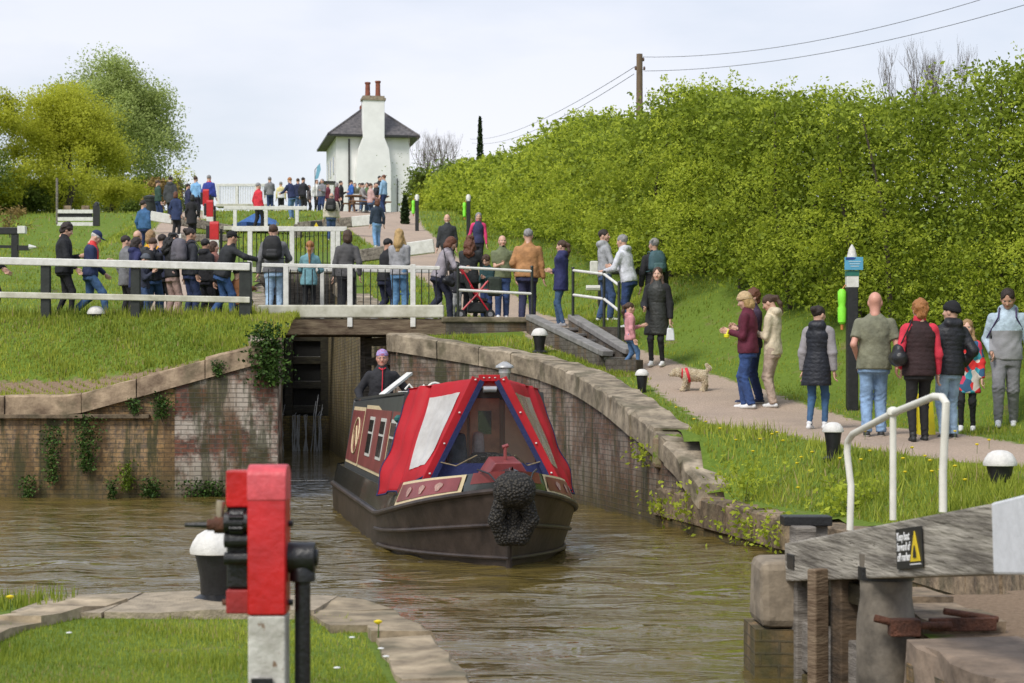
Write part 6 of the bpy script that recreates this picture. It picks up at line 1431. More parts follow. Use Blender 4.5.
# cabin
CY0, CY1 = 2.58, 10.2
def cabx(z): return .93 - .17 * (z - .68) / 1.0
zr_ = 1.70
mb = MB(); vs = []
for y in (CY0, CY1):
    zq = zr_ + .04 - .10 * (y - CY0) / 7
    for x, z in ((-.93, .66), (-.77, zq), (-.5, zq + .035), (0, zq + .05), (.5, zq + .035), (.77, zq), (.93, .66)): vs.append((x, y, z))
fs = [(i, i + 1, i + 8, i + 7) for i in range(6)] + [tuple(range(7)), tuple(reversed(range(7, 14)))]
mb.add(vs, fs); cab = mb.build('cabin', M_grey, nb, bevel=.02)
mb = MB()
for sgn in (-1, 1): mb.bar((sgn * .76, CY0 + .3, zr_ + .05), (sgn * .76, CY1, zr_ - .04), .035, .03)
mb.build('handrail', M_grey, nb)
mb = MB()
for sgn in (-1, 1): mb.add([(sgn * .98, 2.3, .665), (sgn * .98, 10.8, .665), (sgn * .86, 10.8, .67), (sgn * .86, 2.3, .67)], [(0, 1, 2, 3)])
mb.build('side_deck', M_deckp, nb)
def side_quad(sgn, y0, y1, z0, z1, d, nm, m, par=nb, th=.008):
    vs = []
    for dd in (d, d + th):
        for y, z in ((y0, z0), (y1, z0), (y1, z1), (y0, z1)): vs.append((sgn * (cabx(z) + dd), y, z))
    mb = MB(); mb.add(vs, [(0, 1, 2, 3), (7, 6, 5, 4), (0, 4, 5, 1), (1, 5, 6, 2), (2, 6, 7, 3), (3, 7, 4, 0)]); return mb.build(nm, m, par)
M_glassd = mat('dark_window_glass', (.02, .025, .03), .06, .2, 3, spec=.8)
for sgn in (-1, 1):
    for y0, y1 in ((2.75, 3.75), (3.9, 7.7), (7.85, 9.95)):
        side_quad(sgn, y0, y1, .74, 1.585 if y1 < 8 else 1.55, .002, 'panel_border', M_cream); side_quad(sgn, y0 + .05, y1 - .05, .78, 1.535 if y1 < 8 else 1.50, .012, 'side_panel', M_crim)
    for yc in (3.3, 4.7, 6.3):
        f_ = side_quad(sgn, yc - .34, yc + .34, .93, 1.44, .022, 'window', mat('white_window_frame', (.6, .6, .55), .4, .08), nb)
        side_quad(sgn, yc - .29, yc - .02, .97, 1.22, .032, 'pane', M_glassd, f_, .004); side_quad(sgn, yc + .02, yc + .29, .97, 1.22, .032, 'pane', M_glassd, f_, .004)
        side_quad(sgn, yc - .29, yc + .29, 1.25, 1.40, .032, 'pane', M_glassd, f_, .004)
    mb = MB(); pts = [(sgn * (cabx(1.1 + .25 * math.sin(t)) + .02), 8.6 + .5 * math.cos(t), 1.15 + .25 * math.sin(t)) for t in np.linspace(0, 6.28, 22)]; mb.tube(pts, .012, 5, cap=False)
    mb.tube([(sgn * (cabx(1.0) + .02), 8.35, 1.0), (sgn * (cabx(1.2) + .02), 8.6, 1.28), (sgn * (cabx(1.0) + .02), 8.85, 1.0)], .012, 5); mb.build('scroll_decoration', M_cream, nb)
# stern: counter deck, hatch, tiller
mb = MB(); mb.box((0, 10.6, .58), (1.5, .9, .06)); mb.build('stern_deck', M_deckp, nb)
mb = MB(); mb.box((0, 10.22, 1.0), (1.5, .06, .98)); mb.build('cabin_back', M_crim, nb)
mb = MB(); mb.tube([(0, 11.2, .5), (0, 11.2, 1.25), (.0, 10.9, 1.5), (-.05, 10.4, 1.52)], .022, 8); shade_auto(mb.build('tiller', mat('brass', (.55, .38, .12), .25, .1, metal=1), nb))
# roof things
mb = MB(); mb.bar((-.56, 8.0, zr_ + .02), (-.10, 8.7, zr_ + .33), .09, .035); mb.build('roof_plank', M_white, nb)
mb = MB(); mb.box((-.20, 7.4, zr_ + .05), (.36, .3, .05)); mb.tube([(-.30, 7.4, zr_ + .1), (-.24, 7.4, zr_ + .17), (-.18, 7.4, zr_ + .1)], .015, 6); mb.tube([(-.08, 7.4, zr_ + .1), (-.03, 7.4, zr_ + .16)], .02, 6); mb.build('roof_clutter', M_white, nb, bevel=.01)
mb = MB(); mb.tube([(-.05 + .10 * math.cos(t), 6.0, zr_ + .08 + .10 * math.sin(t)) for t in np.linspace(0, math.pi, 9)], .02, 6); mb.build('white_hoop', M_white, nb)
cy = 3.2; cx_ = .44
mb = MB(); mb.lathe((cx_, cy, zr_), [(.085, 0), (.085, .05), (.065, .06), (.065, .29)], 18); shade_auto(mb.build('chimney', mat('steel_chimney', (.30, .28, .25), .35, .25, 20, metal=.7), nb)); chm = nb.children[-1]
mb = MB(); mb.lathe((cx_, cy, zr_), [(.07, .28), (.07, .33), (.11, .345), (.105, .365), (.05, .40), (.02, .415)], 18); shade_auto(mb.build('cowl', mat('pale_metal', (.5, .5, .48), .4, .2, 20, metal=.5), chm))
# ---- canvas cratch cover
AF = Vector((.11, 1.42, 1.91)); FB = Vector((.66, 1.32, .86)); BT = Vector((.73, 2.62, 1.80)); BB = Vector((1.08, 2.42, .60)); RB = Vector((.12, 2.62, 1.88))
def mir(v, s): return Vector((v.x * s, v.y, v.z))
def fold(u, w):       # real creases of slack canvas, in metres outwards
    return .012 * math.sin(u * 9 + 5 * w) * math.sin(w * 3.1) + .022 * math.exp(-((u - .80 + .10 * w) / .05) ** 2) - .03 * math.exp(-((u - .70 + .12 * w) / .035) ** 2) + .012 * math.sin(w * 14 + u * 4) + .003 * math.sin(u * 33 + 9 * w) + .012 * math.sin(7 * w + 11 * u * w)
def side_pt(u, w, s, d=0.0):   # u: front(0) -> back(1), w: top(0) -> bottom(1)
    top_ = AF.lerp(BT, u); bot_ = FB.lerp(BB, u) + Vector((.0, 0, -.035 * math.sin(u * math.pi)))
    p = top_.lerp(bot_, w); n_ = Vector((1, -.2, .35)).normalized()
    flare = .04 * w * w * (.4 + u)
    p = p + n_ * (fold(u, w) + flare + d + .02 * math.sin(math.pi * w))
    return mir(p, s)
for s in (-1, 1):
    nu, nv = 44, 34; vs = [side_pt(i / nu, j / nv, s) for i in range(nu + 1) for j in range(nv + 1)]
    fs = [(i * (nv + 1) + j, (i + 1) * (nv + 1) + j, (i + 1) * (nv + 1) + j + 1, i * (nv + 1) + j + 1) for i in range(nu) for j in range(nv)]
    mb = MB(); mb.add(vs, fs); o = mb.build('canvas_side', M_canvas, nb, smooth=True); md = o.modifiers.new('thick', 'SOLIDIFY'); md.thickness = .006; md.offset = 0
    # clear window
    C4 = [(.12, .14), (.60, .13), (.44, .84), (.16, .84)]      # (u,w) corners: front-top, back-top, back-bottom, front-bottom
    nu2 = 10; vs = []
    for i in range(nu2 + 1):
        for j in range(nu2 + 1):
            a, b = i / nu2, j / nu2
            u_ = (C4[0][0] * (1 - a) + C4[1][0] * a) * (1 - b) + (C4[3][0] * (1 - a) + C4[2][0] * a) * b
            w_ = (C4[0][1] * (1 - a) + C4[1][1] * a) * (1 - b) + (C4[3][1] * (1 - a) + C4[2][1] * a) * b
            vs.append(side_pt(u_, w_, s, .010 + .004 * math.sin(i * 1.9 + j)))
    fs = [(i * (nu2 + 1) + j, (i + 1) * (nu2 + 1) + j, (i + 1) * (nu2 + 1) + j + 1, i * (nu2 + 1) + j + 1) for i in range(nu2) for j in range(nu2)]
    mb = MB(); mb.add(vs, fs); mb.build('clear_window', mat('milky_vinyl', (.62, .61, .56), .10, .18, 5, .4, 9, col2=(.68, .68, .64), coat=.4, alpha=.82) if s < 0 else mat('dull_vinyl', (.40, .38, .31), .10, .25, 4, .4, 9, coat=.4, alpha=.7), nb, smooth=True)
    mb = MB(); mb.tube([side_pt(i / 30, 1.0, s, .004) for i in range(31)], .010, 6); mb.tube([side_pt(1.0, j / 14, s, .004) for j in range(15)], .008, 6); mb.build('navy_hem', M_navy, nb)
    # front flap edge and navy border of the triangle
    a_, b_ = mir(AF, s) + Vector((0, -.03, .0)), mir(FB, s) + Vector((0, -.03, -.05))
    mb = MB(); mb.bar(a_ + Vector((s * .03, 0, 0)), b_ + Vector((s * .05, -.01, -.03)), .02, .10); o = mb.build('canvas_flap', M_canvas, nb, bevel=.006)
    mb = MB(); mb.bar(a_ + Vector((-s * .03, -.012, -.03)), b_ + Vector((-s * .03, -.012, .01)), .018, .055); mb.build('navy_edge', M_navy, nb)
    for k in (.02, .33, .62, .9): p = (a_ + Vector((s * .03, 0, 0))).lerp(b_ + Vector((s * .05, -.01, -.03)), k) + Vector((0, -.022, 0)); mb = MB(); mb.lathe(p, [(.011, -.0), (.011, .01), (.006, .014)], 8); mb.build('press_stud', M_white, nb)
mb = MB(); vs = []
for i in range(13):
    u = i / 12; p = AF.lerp(BT, u); q = Vector((0, 0, AF.z + .035)).lerp(Vector((0, 0, RB.z + .03)), u); sag = -.02 * math.sin(u * math.pi)
    for x in (-1, -.5, 0, .5, 1): vs.append((p.x * x * 1.02, p.y, (p.z if abs(x) == 1 else p.z + (.035 if x == 0 else .024) + sag)))
fs = [(i * 5 + j, i * 5 + j + 1, i * 5 + j + 6, i * 5 + j + 5) for i in range(12) for j in range(4)]
mb.add(vs, fs); o = mb.build('canvas_top', M_canvas, nb, smooth=True); md = o.modifiers.new('thick', 'SOLIDIFY'); md.thickness = .008
mb = MB(); mb.box((0, AF.y - .03, AF.z - .0), (.23, .035, .07)); mb.build('canvas_flap', M_canvas, nb, bevel=.006)
mb = MB(); mb.tube([(-.07, AF.y - .07, AF.z - .12), (.07, AF.y - .07, AF.z - .12)], .035, 12); shade_auto(mb.build('headlamp', mat('lamp_metal', (.5, .5, .5), .25, .2, metal=.6), nb))
for x in (-.06, 0, .06): mb = MB(); mb.lathe((x, AF.y - .052, AF.z), [(.010, 0), (.010, .01)], 8); mb.build('press_stud', M_white, nb)
# triangular front: timber frame, window, navy board beneath
ty = 1.40; zb0 = 1.00
def tri_w(z): return .10 + (FB.x - .04 - .10) * (AF.z - z) / (AF.z - FB.z)
mb = MB(); mb.add([(-tri_w(zb0), ty, zb0), (tri_w(zb0), ty, zb0), (tri_w(FB.z - .06), ty - .02, FB.z - .10), (-tri_w(FB.z - .06), ty - .02, FB.z - .10)], [(3, 2, 1, 0)]); mb.build('navy_board', M_navy, nb)
M_vwood = mat('varnished_wood', (.26, .11, .035), .35, .35, 4, .1, 12, col2=(.36, .18, .06), stretch=(3, 3, .5))
M_gl = mat('cratch_window_glass', (.9, .92, .9), .03, .02, 3, trans=.0, alpha=.03, spec=.5)
mb = MB(); mb.add([(-tri_w(zb0), ty, zb0), (tri_w(zb0), ty, zb0), (.09, ty, AF.z - .05), (-.09, ty, AF.z - .05)], [(0, 1, 2, 3)]); mb.build('cratch_window', M_gl, nb)
# inside the well deck: wooden doors, cream panel, floor, seats
mb = MB(); mb.box((0, 2.52, 1.15), (1.4, .04, 1.05)); mb.build('cabin_front', M_vwood, nb)
for x in (-.27, .10): 
    mb = MB(); mb.box((x, 2.47, 1.18), (.34, .04, 1.02)); d_ = mb.build('cabin_door', mat('door_wood', (.52, .27, .10), .35, .3, 5, .1, 12, col2=(.66, .38, .16)), nb, bevel=.008)
    mb = MB(); mb.box((x, 2.445, 1.42), (.15, .012, .26)); mb.build('pane', M_glassd, d_)
mb = MB(); mb.box((.50, 2.46, 1.15), (.34, .04, 1.0)); mb.build('cream_panel', mat('cream_panel', (.72, .64, .42), .5, .12, 4), nb)
mb = MB(); mb.box((0, 2.0, .50), (1.6, 1.3, .04)); mb.build('well_floor', M_vwood, nb)
for x in (-.52, .52): mb = MB(); mb.box((x, 2.15, .72), (.22, .8, .36)); mb.build('locker_seat', mat('cream_panel', (.72, .64, .42), .5, .12, 4), nb, bevel=.01)
for x, y, z, dx, dz, c in ((-.26, 2.1, 1.10, .24, .42, (.05, .07, .09)), (-.0, 2.25, 1.12, .14, .4, (.40, .42, .42)), (.03, 1.9, 1.03, .4, .14, (.03, .03, .03))):
    mb = MB(); mb.box((x, y, z), (dx, .25, dz), taper=.75); mb.build('stowed_bag', mat('stowed_cloth_%d' % int(dz * 100), c, .8, .4, 9, .6), nb, bevel=.04)
mb = MB(); rr = random.Random(3); c = Vector((.12, 1.62, 1.03))
for k in range(5): pts = [c + Vector((.22 * math.cos(t + k) * (1 - .1 * k), .05 * math.sin(t), .035 * math.sin(t * 2 + k) + .01 * k)) for t in np.linspace(0, 5.2, 12)]; mb.tube(pts, .010, 5)
mb.build('coiled_rope', M_rope, nb)
for s in (-1, 1): mb = MB(); mb.tube([(s * .55, 1.30, 1.02), (s * .38, 1.2, .98), (s * .2, .9, 1.10)], .007, 5); mb.build('tie_rope', mat('tan_rope', (.25, .19, .11), .8, .3, 30), nb)
fp_ = side_pt(1.0, .25, -1); mb = MB(); mb.lathe((fp_.x - .02, fp_.y + .12, fp_.z - .05), [(.02, -.04), (.05, -.01), (.05, .02), (.02, .05)], 10); mb.build('green_fitting', mat('dark_green_plastic', (.01, .10, .09), .4, .2), nb)
# ================================================================== leaves and branches
def leaf_cards(P, size, r, up=.35, fold=.25):
    """small folded diamond leaves at points P"""
    n_ = len(P); sz = np.asarray(size) * r.uniform(.6, 1.35, n_); a = r.normal(size=(n_, 3)); a[:, 2] *= .8; a /= np.linalg.norm(a, axis=1)[:, None]
    b = r.normal(size=(n_, 3)); b[:, 2] += up; b -= (b * a).sum(1)[:, None] * a; b /= np.linalg.norm(b, axis=1)[:, None] + 1e-9
    c = np.cross(a, b); A = a * sz[:, None]; B = b * sz[:, None] * .55; Cn = c * sz[:, None] * fold
    V = np.stack([P - A, P + B + Cn, P + A, P - B + Cn], 1).reshape(-1, 3)
    Q = np.arange(n_ * 4).reshape(-1, 4); return V, Q
def blob_points(c, r3, n_, r, shell=.55):
    d = r.normal(size=(n_, 3)); d /= np.linalg.norm(d, axis=1)[:, None]; k = (r.uniform(shell, 1.08, n_))[:, None]
    return np.asarray(c) + d * k * np.asarray(r3), d
M_hleaf = leafmat('hawthorn_leaf', (.24, .31, .022), (.66, .74, .085), .55)
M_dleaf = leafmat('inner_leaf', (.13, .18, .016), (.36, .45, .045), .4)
def hedge():
    r = np.random.default_rng(21); t = thing('hedge', 'tall overgrown hawthorn hedge in fresh green leaf behind the towpath', 'hedge')
    HP = [Vector((x, y, 0)) for x, y in HEDGE]; P = []; S = []; VAR = []; core = []
    for i in range(len(HP) - 1):
        a, b = HP[i], HP[i + 1]; L_ = (b - a).length; d = (b - a).normalized(); nn = Vector((-abs(d.y), -d.x if d.y > 0 else d.x, 0)); nn = Vector((-d.y, d.x, 0)); nn = nn if nn.x < 0 else -nn
        sp = max(.8, .012 * a.y); k = max(1, int(L_ / sp))
        for q_ in range(k):
            f = (q_ + r.uniform(0, 1)) / k; c0 = a.lerp(b, f); hh = HEDGE_H[i] * (1 - f) + HEDGE_H[i + 1] * f; g = H(c0.x, c0.y); s = F / c0.y
            run_ = (c0 - HP[0]).length; lump = math.sin(run_ * 1.15) * .5 + math.sin(run_ * .52 + 1) * .5; hh *= 1 + .10 * lump + r.normal() * .025
            nlev = 7
            for lv in range(nlev):
                zf = (lv + r.uniform(.2, .9)) / nlev; out = .95 * math.sin(min(1, zf * 1.15 + .12) * math.pi) ** .6 * (1 if zf < .85 else .6) + r.uniform(-.28, .28); rad = r.uniform(.32, .66) * (1 if zf < .8 else .72); out += .38 * math.sin(run_ * 2.1 + 2.2 * math.sin(lv * 1.3)) * math.sin(lv * 1.9 + run_ * .6)
                c = (c0.x + nn.x * out + r.normal() * .12, c0.y + nn.y * out, g + zf * (hh - .15) + .05)
                n_ = int(150 * (rad * s / 16) ** 1.95) + 34
                pts, dr = blob_points(c, (rad, rad, rad * .62), n_, r); keep = (dr @ np.array([-.5, -.75, .55])) > -.45; pts = pts[keep]; dr = dr[keep]
                P.append(pts); S.append(np.full(len(pts), max(.020, 1.65 / s)))
                tone = r.normal() * .12 + .20 * math.sin(run_ * .9 + .8 * math.sin(run_ * .37)) + .10 * math.sin(run_ * 1.7 + lv)
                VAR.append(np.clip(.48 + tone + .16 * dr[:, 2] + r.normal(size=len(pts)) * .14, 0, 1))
            # arching shoots on the face of the hedge, new leaf at their tips
            for _ in range(9):
                zb = g + hh * r.uniform(.12, .9); ln = r.uniform(.45, .95); m_ = int(34 * ln * (s / 45) ** 1.3) + 12; tt = r.uniform(0, 1, m_) ** .7; side = r.normal() * .5
                ox = nn.x * (.75 + tt * ln * .75); oy = nn.y * (.75 + tt * ln * .75)
                pts = np.stack([c0.x + ox + d.x * side * tt + r.normal(size=m_) * .07, c0.y + oy + d.y * side * tt + r.normal(size=m_) * .07, zb + ln * (.75 * tt - .75 * tt ** 2.2) + r.normal(size=m_) * .045], 1)
                P.append(pts); S.append(np.full(m_, max(.020, 1.6 / s))); VAR.append(np.clip(.62 + .22 * tt + tone * .6 + r.normal(size=m_) * .12, 0, 1))
            # sprays standing up from the top
            for _ in range(3):
                sx_ = c0.x + nn.x * r.uniform(-.9, .9) + r.normal() * .3; sy = c0.y + r.normal() * .3; ln = r.uniform(.15, .5); m_ = int(16 + 12 * ln * s / 14); tt = r.uniform(0, 1, m_) ** .8
                ang = r.normal(size=2) * .35; base = g + hh - .25
                pts = np.stack([sx_ + ang[0] * tt * ln + r.normal(size=m_) * .05, sy + ang[1] * tt * ln + r.normal(size=m_) * .05, base + tt * ln + r.normal(size=m_) * .03], 1)
                P.append(pts); S.append(np.full(m_, max(.02, 1.7 / s))); VAR.append(np.clip(.66 + r.normal(size=m_) * .14, 0, 1))
            core.append((c0, nn, hh, g))
    P = np.concatenate(P); S = np.concatenate(S); VAR = np.concatenate(VAR); V, Q = leaf_cards(P, S, r)
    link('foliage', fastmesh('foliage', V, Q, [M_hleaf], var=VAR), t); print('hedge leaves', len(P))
    # inner twiggy leaves, darker, filling the middle
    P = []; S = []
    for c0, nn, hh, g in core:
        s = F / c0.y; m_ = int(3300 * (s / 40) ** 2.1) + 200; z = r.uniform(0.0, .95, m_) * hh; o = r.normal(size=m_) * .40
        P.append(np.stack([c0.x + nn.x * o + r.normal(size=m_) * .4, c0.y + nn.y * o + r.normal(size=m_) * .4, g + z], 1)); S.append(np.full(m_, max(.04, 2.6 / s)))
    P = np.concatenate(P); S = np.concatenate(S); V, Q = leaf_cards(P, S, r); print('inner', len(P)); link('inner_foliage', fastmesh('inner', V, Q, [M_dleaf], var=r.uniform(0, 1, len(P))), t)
    mb = MB(); rr = random.Random(4)
    for c0, nn, hh, g in core:
        if c0.y > 70: continue
        for _ in range(1):
            x = c0.x + nn.x * rr.uniform(-.3, .7); y = c0.y + rr.uniform(-.4, .4); mb.tube([(x, y, g - .1), (x + rr.uniform(-.3, .3), y + rr.uniform(-.3, .3), g + hh * .45), (x + rr.uniform(-.6, .6), y + rr.uniform(-.5, .5), g + hh * .85)], [.05, .035, .012], 5)
    mb.build('stems', mat('hedge_bark', (.07, .055, .04), .9, .3), t)
hedge()
def branch_tree(mb, p, d, ln, rad, depth, rr, tips, spread=.6, up=.12, n_=6, minr=.006):
    p = Vector(p); d = Vector(d).normalized(); pts = [p]; k = 4
    for i in range(k):
        d = (d + Vector((rr.gauss(0, .10), rr.gauss(0, .10), rr.gauss(0, .06) + up * .3))).normalized(); pts.append(pts[-1] + d * ln / k)
    mb.tube(pts, [rad * (1 - .45 * i / k) for i in range(k + 1)], max(3, n_ - (0 if depth > 2 else 2)), cap=False)
    if depth == 0: tips.append(pts[-1]); return
    for q_ in range(rr.choice((2, 3, 3)) + (1 if depth == 1 else 0)):
        f = rr.uniform(.45, 1.0); i = min(k - 1, int(f * k)); b = pts[i].lerp(pts[i + 1], f * k - i)
        nd = (d + Vector((rr.gauss(0, spread), rr.gauss(0, spread), rr.gauss(0, spread * .5) + up))).normalized()
        branch_tree(mb, b, nd, ln * rr.uniform(.55, .8), rad * .55, depth - 1, rr, tips, spread, up, n_, minr)
    tips.append(pts[-1])
def tree(name, label, x, y, z, hgt_, wid, mleaf, seed, lsz, nleaf, depth=4, trunk=.16, tone=.5, cat='tree', lobes=26, group=None, crown_lo=.22, sparse=1.0, bark=(.09, .075, .055), dropy=.0):
    t = thing(name, label, cat, (x, y, z), 0, group); rr = random.Random(seed); r = np.random.default_rng(seed)
    mb = MB(); tips = []
    branch_tree(mb, (0, 0, -.2), (0, 0, 1), hgt_ * .34, trunk, depth, rr, tips, .75, .25, 8); 
    zmax = max(q.z for q in tips); xm = max(max(abs(q.x), abs(q.y)) for q in tips); sc = Vector((wid * .42 / max(.1, xm), wid * .42 / max(.1, xm), hgt_ * .9 / zmax))
    mb.v = [(v[0] * (sc.x if v[2] > .5 else 1), v[1] * (sc.y if v[2] > .5 else 1), v[2] * sc.z) for v in mb.v]; tips = [Vector((q.x * sc.x, q.y * sc.y, q.z * sc.z)) for q in tips]
    mb.build('trunk', mat('bark_%s' % name, bark, .9, .4, 6, .5), t)
    if nleaf:
        P = []; VR = []; cs = []
        for i in range(lobes):
            u = r.uniform(0, 1); a = r.uniform(0, 2 * math.pi); prof = math.sin(math.pi * (u ** .8) * .93 + .14) ** .7; rad_ = wid * .5 * prof * math.sqrt(r.uniform(.25, 1)); cs.append((rad_ * math.cos(a), rad_ * math.sin(a), hgt_ * (crown_lo + (1 - crown_lo) * u)))
        for c in cs:
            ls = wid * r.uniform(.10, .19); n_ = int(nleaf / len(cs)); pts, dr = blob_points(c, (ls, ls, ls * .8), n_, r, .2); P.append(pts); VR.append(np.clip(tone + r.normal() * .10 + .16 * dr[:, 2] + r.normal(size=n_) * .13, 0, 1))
        for q in tips:
            n_ = int(nleaf * .5 / max(1, len(tips))) + 2; pts = np.array([q.x, q.y, q.z]) + r.normal(size=(n_, 3)) * wid * .045; pts[:, 2] -= np.abs(r.normal(size=n_)) * dropy; P.append(pts); VR.append(np.clip(tone + .08 + r.normal(size=n_) * .15, 0, 1))
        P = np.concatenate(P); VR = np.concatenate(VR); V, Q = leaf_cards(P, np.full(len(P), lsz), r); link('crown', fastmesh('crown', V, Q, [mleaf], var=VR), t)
    return t
M_ygl = leafmat('yellow_green_leaf', (.34, .36, .03), (.74, .76, .10), .6)
M_wil = leafmat('willow_leaf', (.21, .25, .07), (.60, .70, .24), .55)
M_drk = leafmat('conifer_leaf', (.008, .02, .006), (.045, .075, .02), .1)
M_shr = leafmat('shrub_leaf', (.07, .10, .018), (.24, .33, .05), .3)
def placed(px, base_py, y): s = F / y; return ((px - 512) / s, y, EYE - (base_py - YH) / s)
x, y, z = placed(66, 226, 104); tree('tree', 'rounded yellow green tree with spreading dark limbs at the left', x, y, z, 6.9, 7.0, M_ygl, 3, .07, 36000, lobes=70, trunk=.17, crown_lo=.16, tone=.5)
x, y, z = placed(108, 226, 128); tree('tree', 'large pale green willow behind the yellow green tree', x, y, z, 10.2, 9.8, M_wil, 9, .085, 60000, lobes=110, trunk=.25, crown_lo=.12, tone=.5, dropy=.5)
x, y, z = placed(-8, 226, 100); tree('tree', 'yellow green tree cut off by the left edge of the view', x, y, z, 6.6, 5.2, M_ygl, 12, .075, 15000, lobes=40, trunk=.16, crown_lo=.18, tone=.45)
for i, (px, yy, hh, ww, lb, m_) in enumerate(((14, 101, 2.4, 4.6, 'dark undergrowth bush beneath the yellow green tree at the far left', M_shr), (52, 108, 2.3, 5.5, 'dark thicket below the trunk of the yellow green tree', M_shr), (112, 112, 3.0, 5.0, 'olive thicket between the yellow green tree and the willow', M_ygl), (152, 122, 3.0, 4.6, 'green thicket at the foot of the willow', M_shr), (-40, 98, 4.0, 7, 'broad dark thicket beyond the left edge', M_shr))):
    x, y, z = placed(px, 228, yy); tree('bush', lb, x, y, z, hh, ww, m_, 40 + i, .08, 7000, depth=3, trunk=.07, lobes=18, crown_lo=.0, cat='bush', tone=.32)
x, y, z = placed(160, 206, 92); tree('bush', 'clump of dry brown reeds and bushes behind the man in the grey coat', x, y, z, 1.1, 2.4, leafmat('dry_leaf', (.16, .10, .03), (.34, .24, .08), .2), 51, .08, 900, depth=3, trunk=.03, lobes=10, crown_lo=0, cat='bush')
x, y, z = placed(183, 204, 88); tree('sapling', 'thin leafy saplings right of the willow', x, y, z, 1.6, 1.6, M_ygl, 52, .05, 260, depth=3, trunk=.02, lobes=8, crown_lo=.2)
x, y, z = placed(10, 228, 84); tree('bush', 'patch of dead reed stems at the far left edge', x, y, z, .8, 2.4, leafmat('dry_leaf', (.16, .10, .03), (.34, .24, .08), .2), 53, .05, 500, depth=3, trunk=.03, lobes=10, crown_lo=0, cat='bush')
# bare trees
def bare(label, px, base, yy, hh, ww, seed, depth=5, col=(.12, .095, .08), name='bare_tree', n=3, buds=0):
    x, y, z = placed(px, base, yy); t = thing(name, label, 'tree', (x, y, z)); rr = random.Random(seed)
    for k in range(n):
        mb = MB(); tips = []; branch_tree(mb, (rr.uniform(-.3, .3) * ww, rr.uniform(-.2, .2) * ww, 0), (rr.gauss(0, .15), rr.gauss(0, .15), 1), hh * .36, .035 * hh / 3.2, depth, rr, tips, .42, .32, 5)
        zm = max(q.z for q in tips); mb.v = [(v[0], v[1], v[2] * hh / zm) for v in mb.v]; mb.build('trunk', mat('twig_bark', col, .9, .3), t)
    if buds: 
        r = np.random.default_rng(seed); P = np.stack([r.normal(size=buds) * ww * .4, r.normal(size=buds) * ww * .3, r.uniform(.1, .75, buds) * hh], 1); V, Q = leaf_cards(P, np.full(buds, .05), r); link('crown', fastmesh('buds', V, Q, [M_shr], var=r.uniform(0, 1, buds)), t)
bare('bare branched tree rising above the hedge at the right', 925, 200, 62, 5.0, 3.0, 5, n=6, depth=5)
bare('leafless twiggy tree just right of the white cottage', 424, 214, 122, 5.2, 2.4, 8, n=5, buds=500)
bare('second leafless tree between the cottage and the dark cypress', 449, 205, 126, 4.6, 2.4, 14, n=4, buds=300)
for i, (px, yy, hh, ww, lb) in enumerate(((424, 112, 2.0, 3.2, 'dark green shrub against the cottage end'), (446, 108, 2.6, 4.2, 'dark green shrub in front of the leafless trees'), (470, 105, 2.6, 4.0, 'dark green shrub where the hedge begins'))):
    x, y, z = placed(px, 216, yy); tree('bush', lb, x, y, z, hh, ww, M_shr, 60 + i, .085, 3800, depth=3, trunk=.05, lobes=26, crown_lo=.0, cat='bush', tone=.42)
# conifers
def cone(label, px, top, base, yy, wpx, name='cypress'):
    s = F / yy; x = (px - 512) / s; z = EYE - (base - YH) / s; hh = (base - top) / s; w = wpx / s / 2; r = np.random.default_rng(px); t = thing(name, label, 'tree', (x, yy, z)); n_ = 1500
    u = r.uniform(0, 1, n_); a = r.uniform(0, 6.28, n_); k = w * (1 - u) ** .45 * (.75 + .25 * np.sin(u * 3)) * r.uniform(.5, 1.1, n_); P = np.stack([k * np.cos(a), k * np.sin(a), u * hh], 1); V, Q = leaf_cards(P, np.full(n_, 1.7 / s), r)
    link('crown', fastmesh('crown', V, Q, [M_drk], var=r.uniform(0, 1, n_)), t); mb = MB(); mb.tube([(0, 0, 0), (0, 0, hh * .9)], [w * .2, .02], 6); mb.build('trunk', mat('hedge_bark', (.07, .055, .04), .9, .3), t)
cone('narrow dark cypress standing on the skyline above the hedge', 480, 117, 200, 118, 8)
cone('small pointed dark conifer at the corner of the white cottage', 405, 196, 228, 80, 9, 'conifer')
# ivy on the left wing wall corner and tufts on the walls
M_ivy = leafmat('ivy_leaf', (.012, .035, .006), (.09, .17, .03), .1)
def clump(label, pts_fn, n_, sz, seed, m=M_ivy, name='ivy', cat='plant', group=None):
    r = np.random.default_rng(seed); P = pts_fn(r, n_); c = P.mean(0); t = thing(name, label, cat, (c[0], c[1], P[:, 2].min()), 0, group); V, Q = leaf_cards(P - np.array([c[0], c[1], P[:, 2].min()]), np.full(n_, sz), r)
    link('leaves', fastmesh('leaves', V, Q, [m], var=r.uniform(0, 1, n_)), t)
    mb = MB()
    for k in range(4): q = P[r.integers(0, n_)] - np.array([c[0], c[1], P[:, 2].min()]); mb.tube([(0, .03, 0), tuple(q * .35 + np.array([0, .04, 0])), tuple(q * .6 + np.array([0, .03, 0]))], .003, 4)
    mb.build('stem', mat('hedge_bark', (.07, .055, .04), .9, .3), t)
def onwall(px, py, s=60.2): v = at(px, py, s); return np.array([v.x, YW - .05, v.z])
def dropy_(pxc, py0, py1, wpx):
    def f(r, n_):
        u = r.uniform(0, 1, n_) ** .8; c = onwall(pxc, py0); L_ = (py1 - py0) / 60.2; w = wpx / 60.2
        return np.stack([c[0] + r.normal(size=n_) * w * .35 * (1 - .5 * u), c[1] - np.abs(r.normal(size=n_)) * .06 * (1 - u * .5), c[2] - u * L_ + r.normal(size=n_) * .03], 1)
    return f
